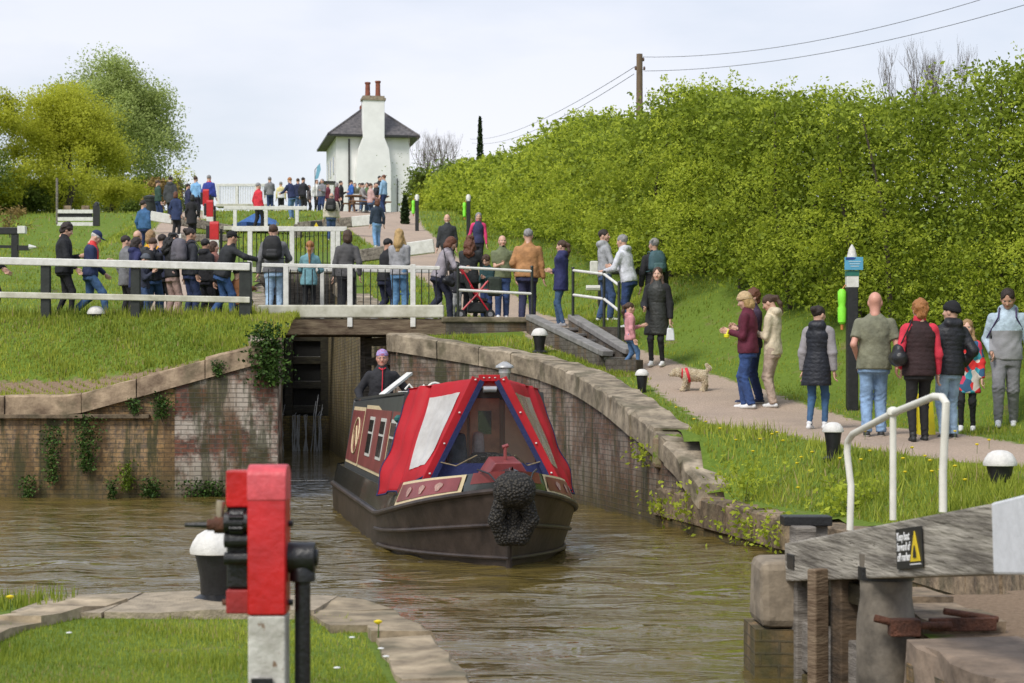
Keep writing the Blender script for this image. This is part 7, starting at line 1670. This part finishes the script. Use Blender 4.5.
def cornerivy(r, n_):
    u = r.uniform(0, 1, n_); c = onwall(263, 332); return np.stack([c[0] + .05 + r.normal(size=n_) * .16 + .1 * u, c[1] - np.abs(r.normal(size=n_)) * .10, c[2] + .1 - u * .95 + r.normal(size=n_) * .05], 1)
clump('ivy clump spilling over the corner of the left wing wall beside the lock', cornerivy, 1500, .035, 1)
for i, (px, a, b, w, n_, lb) in enumerate(((52, 425, 482, 18, 700, 'dark green strand of weed hanging furthest left on the left wing wall'), (87, 415, 470, 24, 900, 'broad hanging ferny plant in the middle of the left wing wall'), (127, 462, 490, 16, 350, 'bright moss cushion low on the left wing wall'), (162, 395, 418, 20, 420, 'leafy green weed growing under the sloping coping'), (112, 480, 497, 10, 200, 'small dark weed at the waterline of the left wing wall'), (150, 478, 497, 20, 420, 'tuft of water weed at the waterline by the brick panel'), (205, 480, 498, 46, 600, 'long fringe of weed along the waterline under the brick panel'), (28, 476, 498, 18, 300, 'leafy weed at the waterline at the far left'), (134, 398, 412, 14, 200, 'small weed rooted in the joint below the coping'), (218, 362, 374, 12, 160, 'small plant under the upper coping stones'))):
    clump(lb, dropy_(px, a, b, w), n_, .026, 70 + i, M_ivy if i not in (2,) else leafmat('moss', (.06, .09, .005), (.16, .24, .02), .1), 'wall_plant')
r_ = np.random.default_rng(5)
for i, (px, py, s, n_, w, lb) in enumerate(((648, 452, 74, 180, .25, 'dark green weed hanging at the end of the right wing wall'), (690, 506, 80, 260, .42, 'leafy plants trailing over the stone edging nearest the wing wall'), (662, 505, 76, 140, .2, 'small leafy plant at the corner of bank edging and wing wall'), (742, 478, 84, 300, .4, 'big leafy dock plant on the grassy bank'), (745, 525, 88, 220, .4, 'bright weeds growing in the stone edging near the gate'), (775, 530, 92, 260, .3, 'weeds on the edging just left of the lower gate'), (850, 500, 95, 500, .35, 'nettles on the bank behind the white handrail'))):
    def fn(r, k, px=px, py=py, s=s, w=w):
        v = at(px, py, s); return np.stack([v.x + r.normal(size=k) * w * .6, v.y + r.normal(size=k) * .12 - .1, v.z + r.normal(size=k) * w * .35], 1)
    clump(lb, fn, n_, .032, 90 + i, M_hleaf, 'wall_plant')
# ------------------------------------------------------------------ grass: real blades
M_grass = leafmat('grass_blade', (.12, .18, .014), (.50, .54, .075), .35, dry=(.42, .34, .15))
def grass(nm, label_zone, pts, hmin, hmax, wpx, seed, lean=.35, dry=.03):
    r = np.random.default_rng(seed); x, y = pts[:, 0], pts[:, 1]; z = hgt(x, y) - .01; n_ = len(x); s = F / y
    hh = r.uniform(hmin, hmax, n_) * (.7 + .5 * (np.sin(x * 2.3 + 1.7 * np.sin(y * 1.1)) * np.sin(y * 2.9 + x)) ** 2); w = wpx / s * .5 * r.uniform(.7, 1.3, n_)
    a = r.uniform(0, 6.28, n_); l_ = r.uniform(0, lean, n_) * hh; b = r.uniform(0, 6.28, n_)
    p = np.stack([x, y, z], 1); dx = np.stack([np.cos(a) * w, np.sin(a) * w, 0 * w], 1); tip = p + np.stack([np.cos(b) * l_, np.sin(b) * l_, hh], 1)
    V = np.stack([p - dx, p + dx, tip], 1).reshape(-1, 3); Q = np.arange(n_ * 3).reshape(-1, 3)
    o = link('grass', fastmesh('grass', V, Q, [M_grass], var=np.where(r.uniform(0, 1, n_) < dry + .10 * (np.sin(x * 2.1 + y) * np.sin(y * 1.7 - x * .8) > .55), 0, np.clip(.52 + .16 * np.sin(x * 1.1 + 2 * np.sin(y * .7)) + .14 * np.sin(x * 3.7 + 1.5 * np.sin(y * 2.9)) * np.sin(y * 3.1 + x) + r.normal(size=n_) * .15, .06, 1)))); tag(o, kind='stuff'); return o
def scatter(n_, dlo, dhi, pxlo, pxhi, r, keep):
    y = 1 / (1 / dhi + (1 / dlo - 1 / dhi) * r.uniform(0, 1, n_)); x = (r.uniform(pxlo, pxhi, n_) - 512) * y / F; k = keep(x, y); return np.stack([x[k], y[k]], 1)
def onpath(x, y):
    d, w = segdist(x, y, PATH_R, PATH_R_W); pl = segdist(x, y, PATH_L) - np.where(y > 50, .8, .62)
    e = .16 * np.sin(x * 9 + y * 5) * np.sin(y * 11 - x * 3); return ((d - w + e) < 0) | ((pl + e) < 0)
r = np.random.default_rng(77)
# foreground lawn
def lawn(x, y):
    right_edge = np.interp(y, [5, 9, 11.1, 12.3], [.35, -.24, -.53, -.8]) - .31
    left = np.interp(y, [5, 9.5, 11.2, 12], [-2.95, -3.05, -2.95, -2.75]) + .1
    main = (x < right_edge) & (x > left) & (y < 11.66 + .1 * np.sin(x * 7) * np.sin(x * 17))
    outer = (x < left - .5 + .08 * np.sin(y * 9)) & (y < 12.62 + .08 * np.sin(x * 9)) & (y < 12.75)
    return main | outer
grass('grass', '', scatter(100000, 6.2, 12.9, -160, 520, r, lawn), .025, .055, 1.7, 1)
grass('grass', '', scatter(2600, 10.6, 12.7, -60, 110, r, lambda x, y: (x < -2.75) & (y > 12.1)), .06, .16, 2.2, 2)
# left bank
cl = lambda x, y: (x < -3.9) & (y > 33.45) & ~onpath(x, y)
grass('grass', '', scatter(66000, 33.4, 38.5, -380, 300, r, lambda x, y: cl(x, y) & ~((segdist(x, y, [(-9.5, 34.0), (-7.4, 34.1), (-5.2, 33.8)]) < .33 + .1 * np.sin(x * 9)) & (np.sin(x * 23 + y * 31) > -.8))), .05, .14, 1.5, 3)
grass('grass', '', scatter(2200, 36.2, 37.3, -160, 270, r, lambda x, y: cl(x, y)), .15, .32, 1.5, 13)
# right bank
cr_ = lambda x, y: (segdist(x, y, BANK) > .30) & ~inside(x, y, CANAL) & ~onpath(x, y) & (segdist(x, y, [WA, WB, WC, WD, WE]) > .50)
grass('grass', '', scatter(165000, 13.4, 44, 540, 1560, r, lambda x, y: cr_(x, y) & (x > 1)), .035, .10, 1.5, 4)
grass('grass', '', scatter(16000, 18, 26.5, 640, 1024, r, lambda x, y: cr_(x, y) & (segdist(x, y, BANK) < 1.3)), .08, .24, 1.6, 5, .8)
grass('grass', '', scatter(16000, 9, 13.6, 900, 1700, r, lambda x, y: (x > 3.2) & (segdist(x, y, [(2.7, 13.2), (3.2, 11), (3.6, 7), (4, 2)]) > 1.0)), .03, .08, 1.6, 6)
grass('grass', '', scatter(16000, 33, 38, 370, 640, r, lambda x, y: cr_(x, y) & (y < 36.9) & (x > -2.2)), .05, .13, 1.5, 7)
# uphill
grass('grass', '', scatter(60000, 38, 66, -260, 760, r, lambda x, y: ~onpath(x, y) & ~inside(x, y, CANAL) & (segdist(x, y, [(-6, 50), (-7, 62)]) > 2.3)), .05, .14, 1.5, 8)
grass('grass', '', scatter(22000, 66, 118, -120, 520, r, lambda x, y: ~onpath(x, y)), .08, .20, 1.5, 9)
# dandelions
M_dan = mat('dandelion', (.80, .62, .01), .6, .1); M_stem = mat('flower_stem', (.10, .16, .03), .7, .1)
def dandelions(spots):
    pro = None
    for i, (px, py, s) in enumerate(spots):
        y = None
        for d in np.arange(6.5, 40, .1):
            x = (px - 512) * d / F; z = H(x, d)
            if YH - (z - EYE) * F / d < py: y = d; break
        if y is None: continue
        t = thing('dandelion', 'small yellow dandelion in the grass of the right bank' if px > 500 else 'small yellow dandelion in the foreground lawn', 'flower', (x, y, z), 0, 'dandelions on the right bank' if px > 500 else 'dandelions in the foreground lawn')
        if pro is None:
            mb = MB(); mb.lathe((0, 0, 0), [(.008, .095), (.022, .105), (.024, .112), (.008, .118)], 9); a = mb.build('flower_head', M_dan, t); mb = MB(); mb.tube([(0, 0, 0), (.004, 0, .1)], .003, 4); b = mb.build('stem', M_stem, t); pro = (a, b)
        else:
            for q in pro: c = q.copy(); COL.objects.link(c); c.parent = t
rr = random.Random(12)
dandelions([(797, 473, 0), (801, 467, 0), (812, 463, 0), (720, 438, 0), (706, 430, 0), (694, 427, 0), (835, 457, 0), (840, 470, 0), (798, 499, 0), (760, 449, 0), (676, 415, 0), (903, 470, 0), (925, 466, 0), (930, 472, 0), (870, 462, 0), (736, 452, 0), (955, 478, 0), (783, 452, 0), (378, 644, 0), (10, 615, 0)] + [(rr.randint(670, 990), rr.randint(440, 492), 0) for _ in range(16)])
# daisies
for px, py in ((352, 648), (381, 659), (386, 668), (337, 679), (69, 643)):
    for d in np.arange(6.5, 13, .05):
        x = (px - 512) * d / F; z = H(x, d)
        if YH - (z - EYE) * F / d < py: break
    t = thing('daisy', 'tiny white daisy in the foreground lawn', 'flower', (x, d, z), 0, 'daisies in the foreground lawn'); mb = MB(); mb.lathe((0, 0, 0), [(.004, .045), (.016, .048), (.016, .052), (.004, .054)], 8); mb.build('petals', mat('daisy_white', (.8, .8, .78), .6, .05), t); mb = MB(); mb.tube([(0, 0, 0), (0, 0, .048)], .002, 4); mb.build('stem', M_stem, t)
# ================================================================== cottage
hz_ = 13.0; cx0, cy0 = (373 - 512) / 15.5, 129.0
ctg = thing('cottage', 'white rendered lock keeper cottage with hipped slate roof and tall chimney', 'house', (cx0, cy0, hz_), R(10.0))
M_render = mat('white_render', (.82, .81, .80), .8, .06, .9, .4, 6, col2=(.90, .89, .88)); M_slate = mat('slate_roof', (.085, .080, .085), .6, .4, 5, .4, 12, col2=(.16, .145, .145))
M_pot = mat('terracotta_pot', (.24, .075, .045), .8, .3, 8, .3)
Wd, Dp, Ev = 4.75, 7.6, 5.35
mb = MB(); mb.box((0, Dp / 2, Ev / 2 - .4), (Wd, Dp, Ev + .8)); mb.build('wall', M_render, ctg)
o_ = .55; e_ = Ev + .0; hx = Wd / 2 + o_; rz_ = Ev + 2.35
mb = MB(); mb.add([(-hx, -o_, e_), (hx, -o_, e_), (hx, Dp + o_, e_), (-hx, Dp + o_, e_), (0, 2.1, rz_), (0, Dp - 2.1, rz_), (-hx, -o_, e_ - .12), (hx, -o_, e_ - .12), (hx, Dp + o_, e_ - .12), (-hx, Dp + o_, e_ - .12)],
    [(0, 1, 4), (1, 2, 5, 4), (2, 3, 5), (3, 0, 4, 5), (6, 7, 1, 0), (7, 8, 2, 1), (8, 9, 3, 2), (9, 6, 0, 3), (9, 8, 7, 6)]); rf = mb.build('roof', M_slate, ctg)
for a, b in (((-hx, -o_, e_), (0, 2.1, rz_)), ((hx, -o_, e_), (0, 2.1, rz_)), ((0, 2.1, rz_), (0, Dp - 2.1, rz_)), ((-hx, Dp + o_, e_), (0, Dp - 2.1, rz_))): mb = MB(); mb.tube([a, b], .07, 6); mb.build('ridge_tile', M_slate, rf)
mb = MB(); mb.box((0, -o_ - .02, e_ - .07), (2 * hx, .10, .12)); mb.box((-hx - .02, Dp / 2, e_ - .07), (.1, Dp + 2 * o_, .12)); mb.box((hx + .02, Dp / 2, e_ - .07), (.1, Dp + 2 * o_, .12)); mb.build('gutter', M_blackp, ctg)
mb = MB(); mb.prism([(-1.15, -.6), (1.1, -.6), (1.1, 3.2), (.98, 4.4), (.68, 5.15), (.68, 7.55), (-.72, 7.55), (-.72, 5.15), (-1.0, 4.4), (-1.15, 3.2)], .78, org=(0, .10, 0), ux=(1, 0, 0), uy=(0, 0, 1)); chn = mb.build('chimney', M_render, ctg, bevel=.03)
mb = MB(); mb.box((-.02, -.29, 7.62), (1.56, .92, .16)); mb.box((-.02, -.29, 7.76), (1.4, .78, .14)); mb.build('chimney_cap', mat('lichened_brick', (.28, .23, .17), .9, .4, 6), chn)
for x, h in ((-.36, .95), (.30, 1.05)): mb = MB(); mb.lathe((x, -.17, 7.8), [(.18, 0), (.16, .3), (.15, h - .12), (.19, h - .1), (.19, h), (.1, h)], 12); shade_auto(mb.build('chimney_pot', M_pot, chn))
mb = MB(); mb.box((-.10, 5.0, rz_ + .0), (.5, .6, .5)); c2 = mb.build('chimney', M_pot, ctg); mb = MB(); mb.lathe((-.10, 5.0, rz_ + .24), [(.16, 0), (.14, .3)], 10); mb.build('chimney_pot', M_pot, c2)
mb = MB(); mb.tube([(-1.55, -.08, 5.1), (-1.55, -.08, .0)], .055, 8); mb.tube([(.62 + .95, -.08, .2), (.62 + .95, -.08, 2.6)], .035, 6); mb.build('downpipe', M_blackp, ctg)
for y0 in (1.6, 4.0, 6.0):
    for z in (1.3, 3.6):
        mb = MB(); mb.box((-Wd / 2 - .005, y0, z), (.05, .9, 1.2)); w_ = mb.build('window', M_white, ctg); mb = MB(); mb.box((-Wd / 2 - .035, y0, z), (.02, .74, 1.04)); mb.build('pane', M_glassd, w_)
mb = MB(); mb.box((-Wd / 2 - .5, 1.0, 2.35), (1.0, 1.3, .12)); mb.box((-Wd / 2 - .95, .5, 1.15), (.08, .08, 2.3)); mb.build('porch', M_blackp, ctg)
gw = thing('garden_wall', 'sloping white garden wall running down from the cottage to the hedge', 'wall'); a, b = at(409, 200, 17.5), at(440, 232, 21)
mb = MB(); a0 = at(409, 232, 17.5); b0 = at(441, 234, 21); mb.add([a, b, b0 - Vector((0, 0, .6)), a0 - Vector((0, 0, .8)), a + Vector((.1, .3, 0)), b + Vector((.1, .3, 0)), b0 + Vector((.1, .3, -.6)), a0 + Vector((.1, .3, -.8))], [(3, 2, 1, 0), (4, 5, 6, 7), (0, 1, 5, 4), (1, 2, 6, 5), (2, 3, 7, 6), (3, 0, 4, 7)]); mb.build('wall', M_render, gw)
mb = MB(); mb.bar(a + Vector((.05, .15, .04)), b + Vector((.05, .15, .04)), .42, .07); mb.build('capping', M_stone, gw)
for px, w, h, lb, c, yy in ((356, 8, 22, 'white noticeboard post at the cottage corner', (.7, .7, .68), 104), (285, 14, 9, 'white boards on the grass at the top lock', (.7, .7, .7), 100)):
    s = F / yy; x = (px - 512) / s; g = H(x, yy); t = thing('notice_board' if px > 300 else 'white_board', lb, 'board', (x, yy, g)); mb = MB(); mb.box((0, 0, h / s * .55), (w / s * .8, .05, h / s * .7)); mb.build('panel', mat('board_%d' % px, c, .6, .05), t); mb = MB(); mb.box((-w / s * .3, .05, h / s * .4), (.07, .07, h / s * .9)); mb.box((w / s * .3, .05, h / s * .4), (.07, .07, h / s * .9)); mb.build('post', M_white, t)
# feather banner
fl = thing('feather_flag', 'small pale blue feather flag beside the cottage', 'flag', ((315 - 512) / 19.5, F / 19.5, 12.2)); mb = MB(); mb.prism([(0, .5), (.16, .55), (.30, 1.0), (.26, 1.3), (.12, 1.2)], .02); mb.build('banner', mat('pale_blue_cloth', (.18, .42, .55), .7, .1), fl); mb = MB(); mb.tube([(0, 0, -.6), (.0, 0, 1.0), (.26, 0, 1.32)], .02, 5); mb.build('pole', M_iron, fl)
# litter bin near the left path
bn = thing('litter_bin', 'dark litter bin on the embankment left of the second lock', 'bin', ((150 - 512) / 24, F / 24, H((150 - 512) / 24, F / 24))); mb = MB(); mb.lathe((0, 0, 0), [(.24, 0), (.26, .9), (.28, .92), (.28, 1.0), (.1, 1.06)], 14); shade_auto(mb.build('body', M_darkp, bn)); mb = MB(); mb.lathe((0, 0, 0), [(.285, .78), (.285, .83)], 14); mb.build('band', M_iron, bn)
# ---- posts with rescue lines
def rescue(px, top, base, s, label, wpx, sign=False, hang=(-1, .3, .75)):
    d = F / s; x = (px - 512) / s; zt = EYE - (top - YH) / s; g = H(x, d); w = wpx / s; hh = zt - g
    t = thing('marker_post', label, 'post', (x, d, g)); capz = hh - .16 if not sign else hh - .62
    mb = MB(); mb.box((0, 0, capz / 2 - .3), (w, w, capz + .6)); mb.build('post', M_blackp, t, bevel=.012)
    if sign:
        mb = MB(); mb.box((0, 0, hh - .54), (w + .01, w + .01, .17)); mb.build('white_band', M_white, t, bevel=.005)
        mb = MB(); mb.box((0, 0, hh - .42), (w + .02, w + .02, .08)); mb.build('green_band', mat('sea_green_paint', (.02, .16, .12), .4, .1), t)
        mb = MB(); mb.box((.01, -w / 2 - .02, hh - .28), (.27, .03, .19)); sg = mb.build('sign_plate', mat('sky_blue_sign', (.10, .36, .55), .4, .06), t, bevel=.004)
        mb = MB(); mb.prism([(-.12, .055), (.0, .06), (.03, .085), (-.05, .092), (-.12, .092)], .004, org=(.01, -w / 2 - .036, hh - .28)); mb.build('dark_emblem', mat('sign_navy', (.02, .05, .25), .4, .05), sg)
        mb = MB()
        for k in range(3): mb.box((.02, -w / 2 - .038, hh - .25 - .035 * k), (.18 - .03 * k, .004, .012))
        mb.build('pale_lines', mat('sign_pale', (.45, .62, .72), .4, .05), sg)
        mb = MB(); mb.lathe((0, 0, hh - .18), [(.075, 0), (.07, .03), (.05, .12), (.02, .17), (.004, .19)], 12); shade_auto(mb.build('finial', mat('white_cap_paint', (.66, .64, .60), .55, .15, 14, .3, 40), t))
    else:
        mb = MB(); mb.lathe((0, 0, hh - .22), [(w * .62, 0), (w * .62, .18), (w * .3, .24)], 10); shade_auto(mb.build('white_cap', M_white, t))
    b = thing('throw_line', 'lime green rescue line bag hanging on ' + {True: 'the post with the blue sign', False: ('the post nearer the cottage' if px < 440 else 'the post above the pink sleeved woman')}[sign], 'rescue bag', (x + hang[0] * (w * .5 + .07), d - .02, g + hh * hang[2] - (.16 if sign else .1)))
    k = 1 if sign else 1.0
    mb = MB(); mb.lathe((0, 0, 0), [(.03, -.28), (.06, -.25), (.065, -.05), (.05, 0), (.062, .05), (.062, .20), (.03, .24)], 12); shade_auto(mb.build('bag', mat('lime_fabric', (.25, .80, .04), .55, .1, 12, .2), b)); mb = MB(); mb.tube([(0, 0, .23), (.05, .01, .30), (.08, .02, .26)], .01, 5); mb.lathe((0, 0, 0), [(.02, -.36), (.022, -.28)], 8); mb.build('strap', mat('orange_strap', (.5, .20, .05), .6, .1), b)
rescue(852, 245, 350, 68, 'black post with blue sign and white finial by the hedge', 11, True, (-1, 0, .70))
rescue(417, 195, 228, 26.5, 'black white topped post below the cottage', 3.6)
rescue(468.5, 195, 231, 28.5, 'black white topped post behind the woman with pink sleeves', 4)
# ---- utility pole and wires
up_ = thing('utility_pole', 'brown wooden utility pole rising behind the hedge', 'pole', ((639.5 - 512) / 24, F / 24, H((639.5 - 512) / 24, F / 24)))
zt = EYE + (YH - 54) / 24 - H((639.5 - 512) / 24, F / 24)
mb = MB(); mb.tube([(0, 0, -.5), (0, 0, zt)], [.17, .13], 10); shade_auto(mb.build('pole', mat('pole_wood', (.16, .11, .07), .85, .3, 4, .4, 20, stretch=(1, 1, .3)), up_))
mb = MB()
for dz, dx in ((-.25, .16), (-.62, -.16), (-.62, .2)): mb.lathe((dx, 0, zt + dz), [(.03, -.05), (.05, 0), (.04, .08), (.02, .1)], 8); mb.tube([(0, 0, zt + dz - .04), (dx, 0, zt + dz - .04)], .015, 5)
mb.build('insulator', mat('brown_glaze', (.10, .05, .03), .3, .1), up_)
M_wire = mat('wire', (.10, .10, .11), .6, .05)
def wire(a, b, sag, nm, label, r_=.011):
    pts = [a.lerp(b, i / 30) - Vector((0, 0, sag * 4 * (i / 30) * (1 - i / 30))) for i in range(31)]; mb = MB(); mb.tube(pts, r_, 5); o = mb.build('wire', M_wire); tag(o, label, 'wire'); return o
pA, pB = at(643, 57, 24), at(644, 71, 24)
wire(pA, at(1290, -118, 40), 1.15, 'wire', 'upper of the two wires running right from the utility pole')
wire(pB, at(1290, -86, 40), .95, 'wire', 'lower of the two wires running right from the utility pole')
wire(at(636, 66, 24), at(470, 139, 9), .9, 'wire', 'upper wire falling away left from the utility pole', .014); wire(at(634, 74, 24), at(472, 143, 9), 1.0, 'wire', 'lower wire falling away left from the utility pole', .014)
up2 = thing('utility_pole', 'second wooden utility pole beyond the right edge of the view', 'pole', (at(1290, 0, 40).x, 50, H(at(1290, 0, 40).x, 50))); mb = MB(); mb.tube([(0, 0, -.3), (0, 0, at(0, -122, 40).z - H(at(1290, 0, 40).x, 50))], [.17, .12], 8); mb.build('pole', mat('pole_wood', (.16, .11, .07), .85, .3, 4, .4, 20, stretch=(1, 1, .3)), up2)
# ---- dog
def dog():
    s = 61.5; d = F / s; x = (694 - 512) / s
    for d in np.arange(27, 36, .05):
        x = (694 - 512) * d / F
        if YH - (H(x, d) - EYE) * F / d < 391: break
    g = H(x, d); t = thing('dog', 'small cream curly haired dog in a red harness trotting on the path', 'dog', (x, d, g), 0)
    # local: +x tail side, -x head
    pr = [((.13, 0, .24), (-.10, 0, .245), .088, .098), ((-.10, 0, .25), (-.17, 0, .27), .09, .07), ((-.17, 0, .28), (-.24, 0, .30), .055, .05), ((-.25, -.01, .30), (-.29, -.01, .295), .062, .058), ((-.31, -.01, .275), (-.365, -.015, .255), .036, .028),
          ((.17, 0, .28), (.24, 0, .35), .022, .026), ((.24, 0, .35), (.20, 0, .41), .030, .026)]
    for sg in (-1, 1):
        pr += [((.14, sg * .05, .22), (.17, sg * .05, .14), .060, .040), ((.17, sg * .05, .14), (.195 if sg > 0 else .15, sg * .05, .085), .036, .026), ((.195 if sg > 0 else .15, sg * .05, .085), (.18 if sg > 0 else .135, sg * .05, .018), .026, .028), ((.18 if sg > 0 else .135, sg * .05, .02), (.15 if sg > 0 else .105, sg * .05, .018), .026, .024),
               ((-.13, sg * .05, .22), (-.12 + .03 * sg, sg * .05, .11), .042, .030), ((-.12 + .03 * sg, sg * .05, .11), (-.14 + .04 * sg, sg * .05, .02), .028, .027), ((-.14 + .04 * sg, sg * .05, .02), (-.165 + .04 * sg, sg * .05, .018), .026, .022),
               ((-.255, sg * .055, .335), (-.25, sg * .075, .255), .024, .030)]
    lo_, hi_ = bounds(pr, .03); V, Q = nets(lambda P: union(P, pr, .03) + .003 * fbm(P, 70) + .002 * fbm(P, 150, 2), lo_, hi_, .0105)
    link('body', fastmesh('body', V, Q, [mat('cream_fur', (.50, .38, .23), .9, .25, 20, .9, 60, col2=(.72, .62, .44))], smooth=True), t)
    r = np.random.default_rng(3); k_ = r.integers(0, len(V), 9000); fv, fq = leaf_cards(V[k_] + r.normal(size=(9000, 3)) * .003, np.full(9000, .0095), r); link('fur', fastmesh('fur', fv, fq, [leafmat('curly_fur', (.72, .62, .46), (.95, .88, .74), .35, .9)], var=r.uniform(0, 1, 9000)), t)
    hn = [((-.115, 0, .25), (-.085, 0, .245), .116, .116)]
    V, Q = nets(lambda P: np.maximum(union(P, hn, .02), np.abs(P[..., 0] + .10 + .25 * (P[..., 2] - .25)) - .024), *bounds(hn, .03), .012); link('harness', fastmesh('harness', V, Q, [mat('red_harness', (.62, .02, .04), .6, .1)], smooth=True), t)
    V, Q = nets(lambda P: np.maximum(seg(P, (-.20, 0, .275), (-.18, 0, .27), .084, .088), np.abs(P[..., 0] + .19) - .012), (-.3, -.1, .15), (-.1, .1, .38), .012); link('collar', fastmesh('collar', V, Q, [mat('red_harness', (.62, .02, .04), .6, .1)], smooth=True), t)
    mb = MB(); mb.lathe((-.392, -.016, .252), [(.006, -.012), (.014, 0), (.006, .012)], 8); mb.build('nose', M_blackp, t)
    for sg in (-1, 1): mb = MB(); mb.lathe((-.325, -.012 + sg * .034, .305), [(.003, -.008), (.009, 0), (.003, .008)], 8); mb.build('eye', M_blackp, t)
dog()
# lead
# ---- pram
pr_x, pr_y = bx(476, 38.0), 37.75
pt = thing('pushchair', 'red framed pushchair with black seat and bags at the end of the footbridge', 'pram', (pr_x, pr_y, 3.14), R(5))
mb = MB(); Mred = mat('red_tube', (.50, .015, .03), .4, .1)
for sg in (-.2, .2):
    mb.tube([(-.30, sg, .98), (-.05, sg, .55), (.25, sg, .12)], .016, 6); mb.tube([(.22, sg, .72), (.0, sg, .45), (-.30, sg, .12)], .016, 6); mb.tube([(-.05, sg, .55), (.22, sg, .55)], .014, 6)
mb.build('frame', Mred, pt)
mb = MB(); mb.tube([(-.30, -.2, .98), (-.34, -.1, 1.0), (-.34, .1, 1.0), (-.30, .2, .98)], .018, 6); mb.build('handle', M_iron, pt)
mb = MB(); mb.add([(-.06, -.19, .42), (.22, -.19, .38), (.22, .19, .38), (-.06, .19, .42), (-.20, -.19, .86), (-.20, .19, .86)], [(0, 1, 2, 3), (0, 3, 5, 4)]); o = mb.build('seat', mat('black_pram_cloth', (.02, .022, .022), .8, .3, 9, .4), pt); o.modifiers.new('t', 'SOLIDIFY').thickness = .05
mb = MB(); mb.box((.05, 0, .22), (.42, .34, .20)); mb.build('basket', mat('black_pram_cloth', (.02, .022, .022), .8, .3, 9, .4), pt, bevel=.04)
mb = MB(); mb.box((.35, -.05, .62), (.26, .3, .36)); mb.build('hung_bag', mat('dark_green_bag', (.025, .035, .025), .8, .3, 9, .4), pt, bevel=.05)
for wx, wy in ((-.30, -.2), (-.30, .2), (.26, -.2), (.26, .2)):
    w_ = MB(); w_.tube([(wx, wy - .02, .09), (wx, wy + .02, .09)], .09, 16); wo_ = shade_auto(w_.build('wheel', M_iron, pt)); w_ = MB(); w_.tube([(wx, wy - .025, .09), (wx, wy + .025, .09)], .045, 12); w_.build('hub', mat('grey_plastic', (.25, .25, .26), .5, .1), wo_)
# ---- yellow floor sign seen behind the legs
px_, yy_ = 933, 24.9; x_ = (px_ - 512) * yy_ / F; ys_ = thing('floor_sign', 'yellow folding warning board on the grass behind the woman in red', 'sign', (x_, yy_ + .5, H(x_, yy_ + .5)))
for sg in (-1, 1): mb = MB(); mb.add([(-.11, sg * .14, 0), (.11, sg * .14, 0), (.09, sg * .02, .52), (-.09, sg * .02, .52), (-.11, sg * .14 + .015, 0), (.11, sg * .14 + .015, 0), (.09, sg * .02 + .015, .52), (-.09, sg * .02 + .015, .52)], [(3, 2, 1, 0), (4, 5, 6, 7), (0, 1, 5, 4), (1, 2, 6, 5), (2, 3, 7, 6), (3, 0, 4, 7)]); mb.build('panel', mat('yellow_plastic_sign', (.78, .66, .02), .45, .05), ys_)
